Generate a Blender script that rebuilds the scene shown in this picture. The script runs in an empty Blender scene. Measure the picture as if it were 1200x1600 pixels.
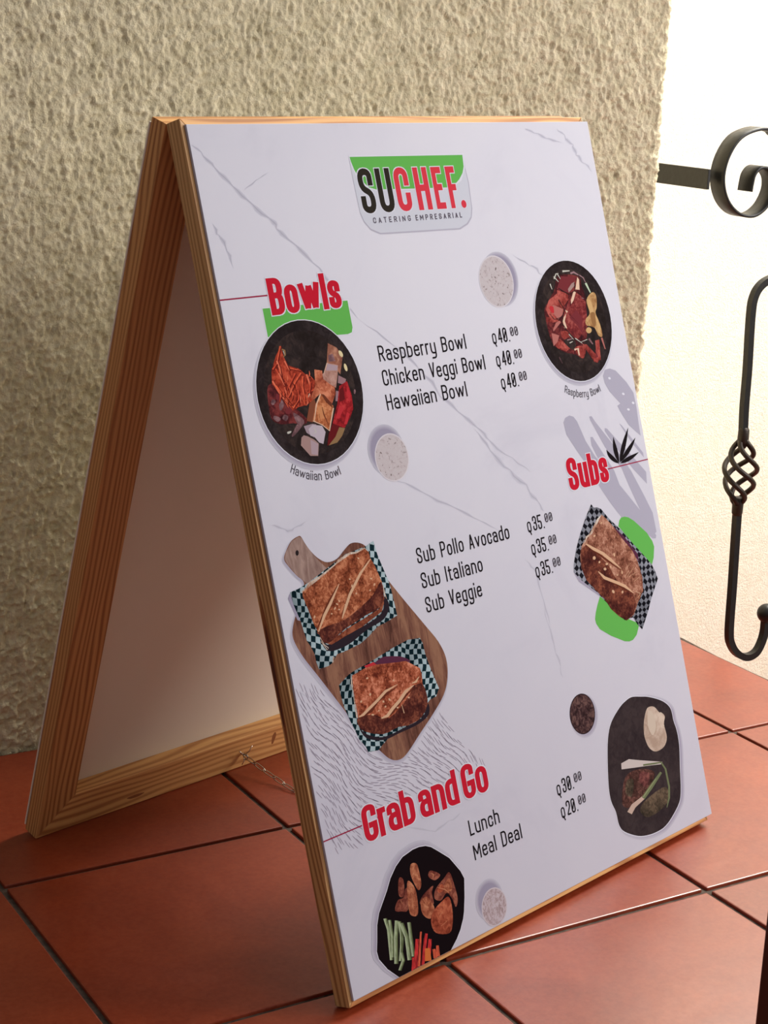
import bpy, bmesh, math, random
import numpy as np
from math import sin, cos, pi, radians
from mathutils import Matrix, Vector

# ---------------------------------------------------------------- camera, world, lights, exposure
SC = bpy.context.scene
COL = SC.collection
SC.view_settings.view_transform = 'Standard'
SC.view_settings.look = 'None'
SC.view_settings.gamma = 1.0
SC.view_settings.use_curve_mapping = False
SC.view_settings.exposure = 0.04

cd = bpy.data.cameras.new('camera')
cam = bpy.data.objects.new('camera', cd); COL.objects.link(cam); SC.camera = cam
cd.sensor_fit = 'VERTICAL'; cd.sensor_height = 24.0; cd.sensor_width = 18.0
cd.lens = 24.0 * 2715.5 / 1600.0
cd.clip_start = 0.02
_r = Vector((0.85915, -0.51011, 0.0407)).normalized()
_f = Vector((0.50194, 0.82455, -0.26111)); _f = (_f - _r * _f.dot(_r)).normalized()
_u = _r.cross(_f)
CAM = Vector((-0.8514, -1.57922, 0.8557))
cam.matrix_world = Matrix(((_r.x, _u.x, -_f.x, CAM.x), (_r.y, _u.y, -_f.y, CAM.y), (_r.z, _u.z, -_f.z, CAM.z), (0, 0, 0, 1)))

W = bpy.data.worlds.new('world'); SC.world = W; W.use_nodes = True
W.node_tree.nodes['Background'].inputs[0].default_value = (0.93, 0.89, 0.90, 1)
W.node_tree.nodes['Background'].inputs[1].default_value = 0.27

def area(name, loc, target, size, power, color, sy=None):
    l = bpy.data.lights.new(name, 'AREA'); l.energy = power; l.color = color
    l.shape = 'RECTANGLE'; l.size = size; l.size_y = sy or size
    o = bpy.data.objects.new(name, l); COL.objects.link(o); o.location = loc
    o.rotation_euler = (Vector(target) - Vector(loc)).to_track_quat('-Z', 'Y').to_euler()
    return o
area('stairwell_skylight', (2.05, 0.50, 2.35), (1.7, 0.85, 0.0), 0.8, 126, (1.0, 0.97, 0.90))
area('courtyard_daylight', (2.5, -1.35, 1.45), (0.1, 0.1, 0.45), 1.0, 60, (1.0, 0.95, 0.9))
area('hall_front_fill', (1.3, -2.3, 2.4), (0.1, -0.1, 0.5), 1.0, 18, (0.98, 0.96, 1.0))  # added fill light out of view, brightens the menu sheet from the front

# ---------------------------------------------------------------- helpers
def lin(c):
    c = c / 255.0
    return c / 12.92 if c <= 0.04045 else ((c + 0.055) / 1.055) ** 2.4
def rgb(r, g, b): return (lin(r), lin(g), lin(b), 1.0)

def tag(o, label=None, cat=None, group=None, kind=None):
    if label: o['label'] = label
    if cat: o['category'] = cat
    if group: o['group'] = group
    if kind: o['kind'] = kind
    return o
def empty(name, loc=(0, 0, 0)):
    o = bpy.data.objects.new(name, None); COL.objects.link(o); o.location = loc
    o.empty_display_size = 0.05
    return o
def link_mesh(name, me, parent=None, mw=None):
    o = bpy.data.objects.new(name, me); COL.objects.link(o)
    if parent is not None: o.parent = parent
    if mw is not None: o.matrix_local = mw
    return o
def bm_obj(name, bm, mats, parent=None, mw=None, smooth=False):
    me = bpy.data.meshes.new(name); bm.normal_update(); bm.to_mesh(me); bm.free()
    for m in (mats if isinstance(mats, (list, tuple)) else [mats]): me.materials.append(m)
    if smooth:
        for p in me.polygons: p.use_smooth = True
    return link_mesh(name, me, parent, mw)
def box(bm, x0, x1, y0, y1, z0, z1, bev=0):
    vs = [bm.verts.new(v) for v in ((x0,y0,z0),(x1,y0,z0),(x1,y1,z0),(x0,y1,z0),(x0,y0,z1),(x1,y0,z1),(x1,y1,z1),(x0,y1,z1))]
    fs = [bm.faces.new([vs[i] for i in f]) for f in ((3,2,1,0),(4,5,6,7),(0,1,5,4),(1,2,6,5),(2,3,7,6),(3,0,4,7))]
    if bev:
        es = list({e for f in fs for e in f.edges})
        bmesh.ops.bevel(bm, geom=es, offset=bev, segments=2, profile=0.6, affect='EDGES')
def prism(bm, pts, y0, y1, bev=0):
    """closed 2-D outline in x,z extruded from y0 to y1"""
    a = [bm.verts.new((p[0], y0, p[1])) for p in pts]; b = [bm.verts.new((p[0], y1, p[1])) for p in pts]
    n = len(pts); fs = [bm.faces.new(a), bm.faces.new(b[::-1])]
    for i in range(n): fs.append(bm.faces.new((a[i], b[i], b[(i+1) % n], a[(i+1) % n])))
    bmesh.ops.recalc_face_normals(bm, faces=fs)
    if bev:
        es = list({e for f in fs for e in f.edges})
        bmesh.ops.bevel(bm, geom=es, offset=bev, segments=2, profile=0.6, affect='EDGES')
def tube(bm, pts, r, seg=10, cap=True, square=False):
    pts = [Vector(p) for p in pts]; n = len(pts); rings = []
    nrm = None
    for i, p in enumerate(pts):
        t = (pts[min(i+1, n-1)] - pts[max(i-1, 0)]).normalized()
        if nrm is None:
            nrm = t.orthogonal().normalized() if not square else (Vector((0,1,0)) - t * t.y).normalized()
        nrm = (nrm - t * nrm.dot(t)).normalized(); bi = t.cross(nrm)
        rr = r[i] if isinstance(r, (list, tuple)) else r
        ring = []
        for k in range(seg):
            a = 2 * pi * k / seg + (pi / 4 if square else 0)
            ring.append(bm.verts.new(p + nrm * cos(a) * rr + bi * sin(a) * rr))
        rings.append(ring)
    for a, b in zip(rings, rings[1:]):
        for k in range(seg): bm.faces.new((a[k], a[(k+1) % seg], b[(k+1) % seg], b[k]))
    if cap: bm.faces.new(rings[0][::-1]); bm.faces.new(rings[-1])

# ---------------------------------------------------------------- materials
def mat(name, col=(0.5, 0.5, 0.5, 1), rough=0.6, metal=0.0, spec=0.5):
    m = bpy.data.materials.new(name); m.use_nodes = True
    b = m.node_tree.nodes['Principled BSDF']
    b.inputs['Base Color'].default_value = col; b.inputs['Roughness'].default_value = rough
    b.inputs['Metallic'].default_value = metal; b.inputs['Specular IOR Level'].default_value = spec
    return m
class N:
    """small node-graph helper"""
    def __init__(s, m): s.m = m; s.t = m.node_tree; s.b = s.t.nodes['Principled BSDF']
    def n(s, typ, **kw):
        x = s.t.nodes.new(typ)
        for k, v in kw.items():
            if k in x.inputs: x.inputs[k].default_value = v
            else: setattr(x, k, v)
        return x
    def l(s, a, b): s.t.links.new(a, b)
    def coord(s, scale=(1, 1, 1), which='Object', rot=(0, 0, 0), loc=(0, 0, 0)):
        c = s.n('ShaderNodeTexCoord'); m = s.n('ShaderNodeMapping')
        m.inputs['Scale'].default_value = scale; m.inputs['Rotation'].default_value = rot; m.inputs['Location'].default_value = loc
        s.l(c.outputs[which], m.inputs['Vector']); return m.outputs[0]
    def noise(s, vec, scale, detail=4, rough=0.5, dist=0.0):
        x = s.n('ShaderNodeTexNoise', Scale=scale, Detail=detail, Roughness=rough, Distortion=dist); s.l(vec, x.inputs['Vector']); return x.outputs['Fac']
    def ramp(s, fac, stops):
        r = s.n('ShaderNodeValToRGB'); e = r.color_ramp.elements
        while len(e) < len(stops): e.new(0.5)
        for i, (p, c) in enumerate(stops): e[i].position = p; e[i].color = c
        s.l(fac, r.inputs[0]); return r.outputs[0]
    def mix(s, fac, a, b, mode='MIX'):
        x = s.n('ShaderNodeMix', data_type='RGBA', blend_type=mode)
        for sock, v in ((x.inputs[0], fac), (x.inputs[6], a), (x.inputs[7], b)):
            if hasattr(v, 'links') or hasattr(v, 'is_linked'): s.l(v, sock)
            else: sock.default_value = v
        return x.outputs[2]
    def bump(s, h, strength=0.3, dist=0.002):
        x = s.n('ShaderNodeBump', Strength=strength, Distance=dist); s.l(h, x.inputs['Height']); s.l(x.outputs[0], s.b.inputs['Normal'])
    def base(s, c): s.l(c, s.b.inputs['Base Color'])

def stucco(name, c1, c2, bump=0.5):
    m = mat(name, rough=0.9, spec=0.2); g = N(m); v = g.coord()
    g.base(g.ramp(g.noise(v, 55, 5, 0.6), [(0.3, c1), (0.7, c2)]))
    g.bump(g.noise(v, 230, 6, 0.7), bump, 0.004)
    return m
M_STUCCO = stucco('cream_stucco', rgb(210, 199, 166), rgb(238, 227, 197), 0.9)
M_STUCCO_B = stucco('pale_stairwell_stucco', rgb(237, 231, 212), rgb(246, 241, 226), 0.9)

def terracotta():
    m = mat('terracotta_glaze', rough=0.34, spec=0.6); g = N(m)
    oi = g.n('ShaderNodeObjectInfo'); v = g.coord()
    add = g.n('ShaderNodeVectorMath', operation='ADD'); g.l(v, add.inputs[0])
    sc = g.n('ShaderNodeVectorMath', operation='SCALE'); sc.inputs[3].default_value = 9.0
    g.l(oi.outputs['Location'], sc.inputs[0]); g.l(sc.outputs[0], add.inputs[1])
    n1 = g.noise(add.outputs[0], 7, 5, 0.6, 0.6); n2 = g.noise(add.outputs[0], 160, 3, 0.7)
    c = g.ramp(n1, [(0.25, rgb(112, 34, 10)), (0.5, rgb(127, 42, 15)), (0.75, rgb(144, 56, 25))])
    c = g.mix(0.12, c, g.ramp(n2, [(0.35, rgb(90, 36, 20)), (0.65, rgb(180, 104, 72))]))
    g.base(c)
    r = g.n('ShaderNodeMapRange'); r.inputs[3].default_value = 0.26; r.inputs[4].default_value = 0.46
    g.l(g.noise(add.outputs[0], 11, 4, 0.6), r.inputs[0]); g.l(r.outputs[0], g.b.inputs['Roughness'])
    g.bump(g.noise(add.outputs[0], 30, 4, 0.6), 0.12, 0.003)
    return m
M_TILE = terracotta()
M_GROUT = mat('dark_grout', rgb(66, 54, 46), 0.95)
g = N(M_GROUT); g.base(g.ramp(g.noise(g.coord(), 120, 4), [(0.3, rgb(52, 42, 36)), (0.7, rgb(92, 76, 64))]))

def pine(name, axis, seed=0.0, light=rgb(212, 158, 98), dark=rgb(138, 76, 34)):
    """pine with growth rings running along one local axis"""
    m = mat(name, rough=0.55, spec=0.35); g = N(m)
    s = [1.0, 1.0, 1.0]; s[axis] = 0.16
    v = g.coord(tuple(s), loc=(seed, seed * 0.7, seed * 1.3))
    s2 = [1.0, 1.0, 1.0]; s2[axis] = 0.02
    v2 = g.coord(tuple(s2), loc=(seed * 2, seed, seed))
    sep = g.n('ShaderNodeSeparateXYZ'); g.l(g.coord(), sep.inputs[0])
    def math_(op, a, b, c=None):
        x = g.n('ShaderNodeMath', operation=op)
        for i, q in enumerate((a, b, c)):
            if q is None: continue
            if hasattr(q, 'is_linked'): g.l(q, x.inputs[i])
            else: x.inputs[i].default_value = q
        return x.outputs[0]
    across = math_('MULTIPLY_ADD', sep.outputs[1], 1.25, sep.outputs[0 if axis == 2 else 2])
    wob = math_('MULTIPLY_ADD', g.noise(v, 16, 2, 0.45), 0.040 if axis == 2 else 0.075, across)          # slow bend of the rings
    wob = math_('MULTIPLY_ADD', g.noise(v2, 70, 2, 0.5), 0.0030, wob)
    sn = math_('SINE', math_('MULTIPLY', wob, 2 * pi / (0.0062 if axis == 2 else 0.0105)), 0.0)
    hl = math_('MULTIPLY_ADD', sn, 0.5, 0.5)
    mid = tuple(light[i] * .72 + dark[i] * .28 for i in range(3)) + (1,)
    c = g.ramp(hl, [(0.0, light), (0.5, mid), (0.86, dark), (1.0, tuple(dark[i] * .75 for i in range(3)) + (1,))])
    c = g.mix(g.ramp(g.noise(v, 9, 2), [(0.35, (.1, .1, .1, 1)), (0.7, (.6, .6, .6, 1))]), c, mid)
    c = g.mix(0.22, c, g.ramp(g.noise(v2, 520, 3, 0.6), [(0.3, dark), (0.65, light)]))
    g.base(c); g.bump(g.noise(v2, 400, 2), 0.12, 0.001)
    return m
M_PINE_V = pine('pine_upright', 2, 0.0); M_PINE_V2 = pine('pine_upright_front', 2, 3.1, rgb(206, 164, 110), rgb(136, 88, 46))
M_PINE_H = pine('pine_rail', 0, 1.7, rgb(226, 176, 112), rgb(166, 98, 48))
M_KNOT = mat('pine_knot', rgb(84, 40, 20), 0.6)
M_SHEET_BACK = mat('white_back_sheet', rgb(228, 222, 206), 0.5)
M_IRON = mat('black_wrought_iron', rgb(17, 17, 19), 0.42, 0.0, 0.35)
g = N(M_IRON); g.bump(g.noise(g.coord(), 90, 4), 0.25, 0.002)
M_IRON_W = mat('worn_iron_basket', rgb(46, 38, 32), 0.45, 0.5)
M_STEEL = mat('bright_zinc', rgb(190, 180, 165), 0.25, 1.0)
M_DARKWOOD = mat('dark_stained_wood', rgb(30, 14, 10), 0.4)
g = N(M_DARKWOOD); g.base(g.ramp(g.noise(g.coord((1, 1, .05)), 60, 4), [(0.3, rgb(20, 8, 6)), (0.7, rgb(44, 20, 13))]))

# ---------------------------------------------------------------- the setting
TS = 0.33                       # tile pitch
XE = 0.838                      # landing edge (top nosing of the stairs)
YW = 0.334                      # plane of the stucco wall
YB = 1.05                       # back wall of the stairwell

# floor: recessed grout bed, tiles as children
bm = bmesh.new(); box(bm, -2.31, XE - 0.004, -2.64, YW + 0.02, -0.06, -0.0035); box(bm, 0.72, XE - 0.004, YW + 0.02, YB, -0.06, -0.0035)
floor = tag(bm_obj('floor', bm, M_GROUT), 'terracotta tile landing floor with dark grout joints', kind='structure')
_tile_mesh = {}
def tile_mesh(w, d):
    k = (round(w, 3), round(d, 3))
    if k not in _tile_mesh:
        bm = bmesh.new(); box(bm, 0.0035, w - 0.0035, 0.0035, d - 0.0035, -0.012, 0.0, 0.0016)
        me = bpy.data.meshes.new('tile'); bm.normal_update(); bm.to_mesh(me); bm.free(); me.materials.append(M_TILE); _tile_mesh[k] = me
    return _tile_mesh[k]
rt = random.Random(4)
for i in range(-7, 3):
    for j in range(-8, 4):
        x0 = i * TS; y0 = j * TS; w = TS; d = TS
        if i == 2: w = XE + 0.004 - x0
        if j >= 1:
            if i != 2: continue
            x0 = max(x0, 0.735); w = XE + 0.004 - x0
            if j == 3: d = YB - y0
            if d < 0.03: continue
        t = link_mesh('tile', tile_mesh(w, d), floor)
        t.location = (x0, y0, rt.uniform(-0.0003, 0.0003))
        t.rotation_euler = (rt.uniform(-.0006, .0006), rt.uniform(-.0006, .0006), 0)

# stucco wall with real relief, wrapped round the corner at the stairwell
def value_noise(u, v, seed):
    r = np.random.RandomState(seed); lat = r.rand(512, 512)
    iu = np.floor(u).astype(int); iv = np.floor(v).astype(int); fu = u - iu; fv = v - iv
    fu = fu * fu * fu * (fu * (fu * 6 - 15) + 10); fv = fv * fv * fv * (fv * (fv * 6 - 15) + 10)
    a = lat[iu % 512, iv % 512]; b = lat[(iu + 1) % 512, iv % 512]; c = lat[iu % 512, (iv + 1) % 512]; d = lat[(iu + 1) % 512, (iv + 1) % 512]
    return (a * (1 - fu) + b * fu) * (1 - fv) + (c * (1 - fu) + d * fu) * fv
def stucco_height(s, z):
    wu = s + 0.006 * (value_noise(s / .02 + 50, z / .02 + 50, 9) - .5); wz = z + 0.008 * (value_noise(s / .02 + 90, z / .02 + 20, 10) - .5)
    h = np.zeros_like(s)
    for sc, amp, sd in ((.020, .6, 1), (.0088, 1.1, 2), (.0048, 1.15, 3), (.0030, .75, 4)):
        a = value_noise((wu * 1.15 + wz * .25) / sc + 100, (wz * .8 - wu * .2) / sc + 100, sd)
        h += amp * (1 - 2 * np.abs(a - .5)) if sd in (2, 3) else amp * a
    return h / 3.65
XC = 0.741; RC = 0.012
def wall_left():
    fine = 0.0021
    s1 = np.arange(-1.9, -0.5, 0.05); s2 = np.arange(-0.5, XC - RC, fine)
    path = [(x, YW, 0, -1) for x in list(s1) + list(s2)]
    for k in range(7):
        a = pi / 2 * k / 6; path.append((XC - RC + RC * sin(a), YW + RC - RC * cos(a), sin(a), -cos(a)))
    for y in list(np.arange(YW + RC + fine, YW + .06, fine)) + list(np.arange(YW + .08, YB + .02, .05)): path.append((XC, y, 1, 0))
    zs = np.array(list(np.arange(-0.02, 1.12, fine)) + list(np.arange(1.13, 2.45, 0.06)))
    P = np.array(path); d = np.r_[0, np.cumsum(np.hypot(np.diff(P[:, 0]), np.diff(P[:, 1])))]
    S, Z = np.meshgrid(d + 5, zs, indexing='ij')
    H = stucco_height(S, Z + 3) * 0.0098 - 0.0066
    H += 0.003 * (value_noise(S / .12, Z / .12, 31) - .5)
    wob = 0.0045 * (value_noise(np.zeros_like(Z) + 7, Z / .045 + 11, 77) - .5) * np.clip((P[:, 0] - (XC - .05)) / .05, 0, 1)[:, None]
    X = P[:, 0][:, None] + P[:, 2][:, None] * H + wob; Y = P[:, 1][:, None] + P[:, 3][:, None] * H
    co = np.stack([X, Y, Z], -1).reshape(-1, 3); ns, nz = len(P), len(zs)
    idx = np.arange(ns * nz).reshape(ns, nz)
    q = np.stack([idx[:-1, :-1], idx[1:, :-1], idx[1:, 1:], idx[:-1, 1:]], -1).reshape(-1, 4)
    me = bpy.data.meshes.new('wall_left'); me.vertices.add(len(co)); me.vertices.foreach_set('co', co.ravel().astype(np.float32))
    me.loops.add(q.size); me.loops.foreach_set('vertex_index', q.ravel().astype(np.int32))
    me.polygons.add(len(q)); me.polygons.foreach_set('loop_start', np.arange(0, q.size, 4, dtype=np.int32))
    me.polygons.foreach_set('use_smooth', np.ones(len(q), dtype=bool))
    me.update(calc_edges=True); me.validate(); me.materials.append(M_STUCCO)
    return tag(link_mesh('wall_left', me), 'rough cream stucco wall behind the sandwich board', kind='structure')
wall_left()
bm = bmesh.new(); box(bm, 0.73, 3.4, YB, YB + .12, -2.2, 2.9)
tag(bm_obj('wall_back', bm, M_STUCCO_B), 'bright sunlit stucco wall of the stairwell', kind='structure')
bm = bmesh.new(); box(bm, 3.4, 3.5, -1.4, YB + .12, -2.2, 2.9)
tag(bm_obj('wall_right', bm, M_STUCCO_B), 'far stucco end wall of the stairwell', kind='structure')
# stairs going down from the landing edge
bm = bmesh.new()
for k in range(1, 8): box(bm, XE - 0.03 + .28 * (k - 1), XE + .28 * k, -0.75, YB, -.17 * k - .17, -.17 * k)
tag(bm_obj('trim_1', bm, M_TILE), 'terracotta stair treads descending from the landing', kind='structure')
# rounded nosing along the landing edge
bm = bmesh.new(); rn = random.Random(8)
n = 46; prof = [(-.004, -.0035), (.004, -.0015), (.0075, -.008), (.0075, -.17), (-.004, -.17)]
rows = []
for i in range(n):
    y = -2.6 + (YB + 2.6) * i / (n - 1); j = rn.uniform(-.0016, .0016)
    rows.append([bm.verts.new((XE + 0.002 + a + (j if a > 0 else 0), y, b + (j * .5 if b > -.1 else 0))) for a, b in prof])
for a, b in zip(rows, rows[1:]):
    for k in range(len(prof) - 1): bm.faces.new((a[k], b[k], b[k+1], a[k+1]))
tag(bm_obj('trim_2', bm, M_GROUT), 'rough mortar edge of the landing', kind='structure')

# ---------------------------------------------------------------- sandwich board
WID = 0.5917
def leaf(T, u, up):
    x = Vector(u).normalized(); z = Vector(up); z = (z - x * z.dot(x)).normalized(); y = z.cross(x)
    return Matrix(((x.x, y.x, z.x, T[0]), (x.y, y.y, z.y, T[1]), (x.z, y.z, z.z, T[2]), (0, 0, 0, 1)))
PHI, PHI2 = 0.28238, 0.27012
AF, AB = 0.310866, 0.267741
LF = 0.81511; HT = LF * cos(AF); LB = HT / cos(AB)
TT = (-0.2046, -0.1140, HT + 0.0006)
def dirs(phi): return Vector((cos(phi), sin(phi), 0)), Vector((sin(phi), -cos(phi), 0))
uF, nF = dirs(PHI); uB, nB = dirs(PHI2)
dF = nF * sin(AF) - Vector((0, 0, cos(AF))); dB = -nB * sin(AB) - Vector((0, 0, cos(AB)))
MF = leaf(TT, uF, -dF); MBK = leaf(TT, uB, -dB)
BASE = Vector((TT[0], TT[1], 0)) + uF * WID / 2
sign = empty('sandwich_board', (BASE.x, BASE.y, 0.0))
tag(sign, 'white A-frame menu board with pine frame standing on the tiles', 'sign')
inv = Matrix.Translation(-Vector((BASE.x, BASE.y, 0)))
MF = inv @ MF; MBK = inv @ MBK

def frame(ML, L, t, y0, y1, w, mv):
    W_ = WID
    o = []
    for side in (0, 1):
        bm = bmesh.new()
        if side == 0: pts = [(0, 0), (w, -w), (w, -L + w), (0, -L)]
        else: pts = [(W_ - w, -w), (W_, 0), (W_, -L), (W_ - w, -L + w)]
        prism(bm, pts, y0, y1, 0.0007); o.append(bm_obj('stile', bm, mv, sign, ML))
    for top in (1, 0):
        bm = bmesh.new()
        pts = [(0.0002, 0), (W_ - .0002, 0), (W_ - w, -w), (w, -w)] if top else [(w, -L + w), (W_ - w, -L + w), (W_ - .0002, -L), (.0002, -L)]
        prism(bm, pts, y0, y1, 0.0007); o.append(bm_obj('rail', bm, M_PINE_H, sign, ML))
    return o
TF, TB = 0.0190, 0.0206
fo = frame(MF, LF, TF, -TF, -0.0004, 0.045, M_PINE_V2)
bo = frame(MBK, LB, TB, 0.0004, TB, 0.045, M_PINE_V)

def blob(pts, y, mats, name, parent, plane='xz'):
    bm = bmesh.new()
    bm.faces.new([bm.verts.new((p[0], y, p[1]) if plane == 'xz' else (y, p[0], p[1])) for p in pts])
    return bm_obj(name, bm, mats, parent)
# dark knots of the pine (flat figure in the wood's surface)
def lens(cx, cz, rx, rz, n=22, skew=0.0): return [(cx + rx * cos(2*pi*i/n) * (1 + .15 * sin(3 * 2*pi*i/n)) + skew * sin(2*pi*i/n) * rx, cz + rz * sin(2*pi*i/n)) for i in range(n)]
M_KNOT2 = mat('pine_knot_halo', rgb(140, 84, 44), 0.55)
blob(lens(-TF * .22, -.500, .0030, .070), -0.00006, M_KNOT2, 'knot', fo[0], 'yz'); blob(lens(-TF * .20, -.505, .0018, .048), -0.00012, M_KNOT, 'knot', fo[0], 'yz')
blob(lens(.135, -LB + .012, .012, .0022), 0.00034, M_KNOT2, 'knot', bo[3]); 
blob(lens(.345, -LB + .028, .003, .009), 0.00034, M_KNOT2, 'knot', bo[3])

# white sheets
M_SHEET = mat('white_printed_sheet', rgb(175, 176, 190), 0.45, 0.0, 0.2)
g = N(M_SHEET); v = g.coord()
g.base(g.mix(0.5, g.ramp(g.noise(v, 5, 5, 0.6, 1.2), [(0.25, rgb(160, 160, 178)), (0.45, rgb(175, 176, 191)), (0.8, rgb(181, 182, 194))]), rgb(175, 176, 190)))
g.bump(g.noise(v, 900, 2), 0.05, 0.0005)
SWD, SHT = 0.5934, 0.8038
bm = bmesh.new(); box(bm, 0, SWD, 0, 0.0028, -SHT, 0, 0.0004)
sheet = bm_obj('menu_sheet', bm, M_SHEET, sign, MF @ Matrix.Translation((0.0041, -TF - 0.0029, -0.0058)))
tag(sheet, 'white marbled menu sheet printed with dishes and prices')
bm = bmesh.new(); box(bm, -0.0008, WID + .003, TB + .0001, TB + .0019, -LB + .006, -.005, 0.0003)
bm2 = bm_obj('back_sheet', bm, M_SHEET_BACK, sign, MBK)
tag(bm2, 'plain white sheet on the rear leaf')

# chain between the two bottom rails, on its eye screws
def P_back(x, v, y=0.0): return MBK @ Vector((x, y, -v))
def P_front(x, v, y=0.0): return MF @ Vector((x, y, -v))
A_ = P_back(0.2946, LB - .0212, -0.006); B_ = P_front(0.305, LF - .030, 0.006)
def small(name, bm, m, lab=None, parent=sign, smooth=True):
    o = bm_obj(name, bm, m, parent, None, smooth)
    if lab: o['label'] = lab
    return o
for Q, ML, s in ((Vector((0.2946, 0, -LB + .0212)), MBK, -1), (Vector((0.305, 0, -LF + .030)), MF, 1)):
    bm = bmesh.new(); c0 = Q + Vector((0, s * .007, 0))
    tube(bm, [Q + Vector((0, -s * .001, 0)), Q + Vector((0, s * .0035, 0))], .0013, 8)
    tube(bm, [c0 + Vector((0, -s * .0035 * cos(a), .0035 * sin(a))) for a in [i * 2 * pi / 14 for i in range(15)]], .0009, 6)
    o = bm_obj('eye_screw', bm, M_STEEL, sign, ML, True)
bm = bmesh.new()
for a0, a1 in (((0, 0, 0), (-.012, -.002, .011)), ((0, 0, 0), (.007, -.003, .014)), ((0, 0, 0), (-.004, -.004, -.010))):
    tube(bm, [Vector(a0), (Vector(a0) + Vector(a1)) / 2 + Vector((0, -.002, 0)), Vector(a1)], .0006, 6)
o = bm_obj('wire_tie', bm, M_STEEL, sign, MBK @ Matrix.Translation((0.2946, -.004, -LB + .0212)), True)
nl = 26; prev = None
for i in range(nl):
    f0 = i / nl; f1 = (i + 1) / nl
    def cat(f): return A_.lerp(B_, f) + Vector((0, 0, -0.030 * 4 * f * (1 - f)))
    p0 = cat(f0); p1 = cat(f1); t = (p1 - p0); ln = t.length * .5 + .0016; t.normalize(); c0 = (p0 + p1) / 2
    s = t.cross(Vector((0, 0, 1))).normalized()
    if i % 2: s = t.cross(s).normalized()
    bm = bmesh.new(); w = .0028
    loop = []
    for k in range(17):
        a = 2 * pi * k / 16; loop.append(c0 + t * (math.copysign(abs(cos(a)) ** .7, cos(a)) * ln) + s * (w * sin(a)))
    tube(bm, loop, .0007, 6, cap=False); small('chain_link', bm, M_STEEL)

# ---------------------------------------------------------------- the print
SEEN = (lin(203), lin(196), lin(206)); ALB = (lin(175), lin(176), lin(190))
_pm = {}
FLAT = {
 'glow': (222, 216, 224), 'green': (104, 178, 84), 'logo_pale': (208, 204, 212), 'ink': (34, 28, 30), 'logo_ink': (52, 46, 40),
 'red': (200, 34, 52), 'logo_red': (216, 62, 74), 'rule_red': (158, 36, 66), 'ink_soft': (84, 76, 82), 'ink_grey': (96, 86, 96),
 'plate': (46, 38, 38), 'plate2': (50, 41, 40), 'plate_black': (26, 18, 20), 'plate_brown': (58, 47, 48), 'hatch': (158, 146, 158),
 'sh1': (193, 186, 197), 'sh2': (186, 178, 190), 'sh3': (177, 168, 182), 'sh4': (168, 158, 174), 'sh5': (158, 148, 166),
 'maroon': (88, 38, 40), 'maroon2': (120, 50, 54), 'mauve': (120, 86, 88), 'mauve_light': (155, 118, 122), 'carrot': (160, 58, 42), 'carrot_dark': (112, 38, 32),
 'carrot_light': (222, 96, 66), 'carrot_light2': (232, 116, 86), 'carrot_mid': (206, 80, 56), 'chick_mid': (160, 104, 84), 'chick_orange': (188, 102, 74), 'chick_light': (184, 138, 124),
 'chick_pale': (166, 132, 126), 'chick_dark': (132, 74, 54), 'pink_pale': (176, 150, 156), 'grill_brown': (184, 106, 68), 'grill_dark': (112, 58, 42), 'grill_light': (206, 134, 90),
 'cream_edge': (226, 186, 160), 'red_pepper': (164, 40, 44), 'red_bright': (192, 52, 58), 'pepper_dark': (104, 32, 34), 'olive': (146, 112, 78), 'white_meat': (192, 174, 182), 'white_meat2': (162, 140, 148),
 'bean': (226, 204, 158), 'white_dull': (196, 188, 176), 'meat_red': (128, 50, 50), 'meat_red2': (150, 62, 56), 'meat_pink': (180, 108, 100), 'ginger': (186, 142, 96), 'ginger_light': (206, 164, 114), 'ginger_dark': (150, 106, 68),
 'scallion': (190, 200, 172), 'cup': (198, 182, 182), 'cup_rim': (216, 204, 208), 'cup2': (188, 166, 168), 'cup2_rim': (204, 188, 192), 'cup_brown': (78, 54, 54), 'cup_brown_rim': (56, 40, 42),
 'board_wood': (122, 80, 66), 'board_pale': (152, 122, 112), 'bread': (158, 84, 56), 'bread2': (164, 84, 58), 'bread3': (156, 98, 78), 'bread_dark': (96, 48, 40), 'bread_side': (128, 66, 48), 'flour': (204, 176, 156), 'slash': (216, 170, 136), 'slash_shadow': (104, 50, 36),
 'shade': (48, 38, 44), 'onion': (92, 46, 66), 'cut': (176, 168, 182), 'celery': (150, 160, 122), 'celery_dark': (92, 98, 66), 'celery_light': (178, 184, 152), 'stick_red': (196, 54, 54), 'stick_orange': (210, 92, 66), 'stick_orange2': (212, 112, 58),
 'wing': (164, 92, 66), 'wing_dark': (124, 64, 52), 'wing_red': (160, 76, 54), 'wing_light': (196, 126, 92), 'cream': (196, 170, 152), 'cream2': (206, 184, 166), 'steak': (84, 54, 48), 'steak2': (80, 66, 54), 'steak_red': (104, 58, 56),
 'onion_white': (202, 186, 180), 'onion_white2': (196, 166, 150), 'scallion_green': (112, 116, 84), 'scallion_light': (150, 150, 110), 'vein': (184, 178, 188), 'vein1': (200, 193, 204), 'vein2': (196, 189, 199),
}
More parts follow.
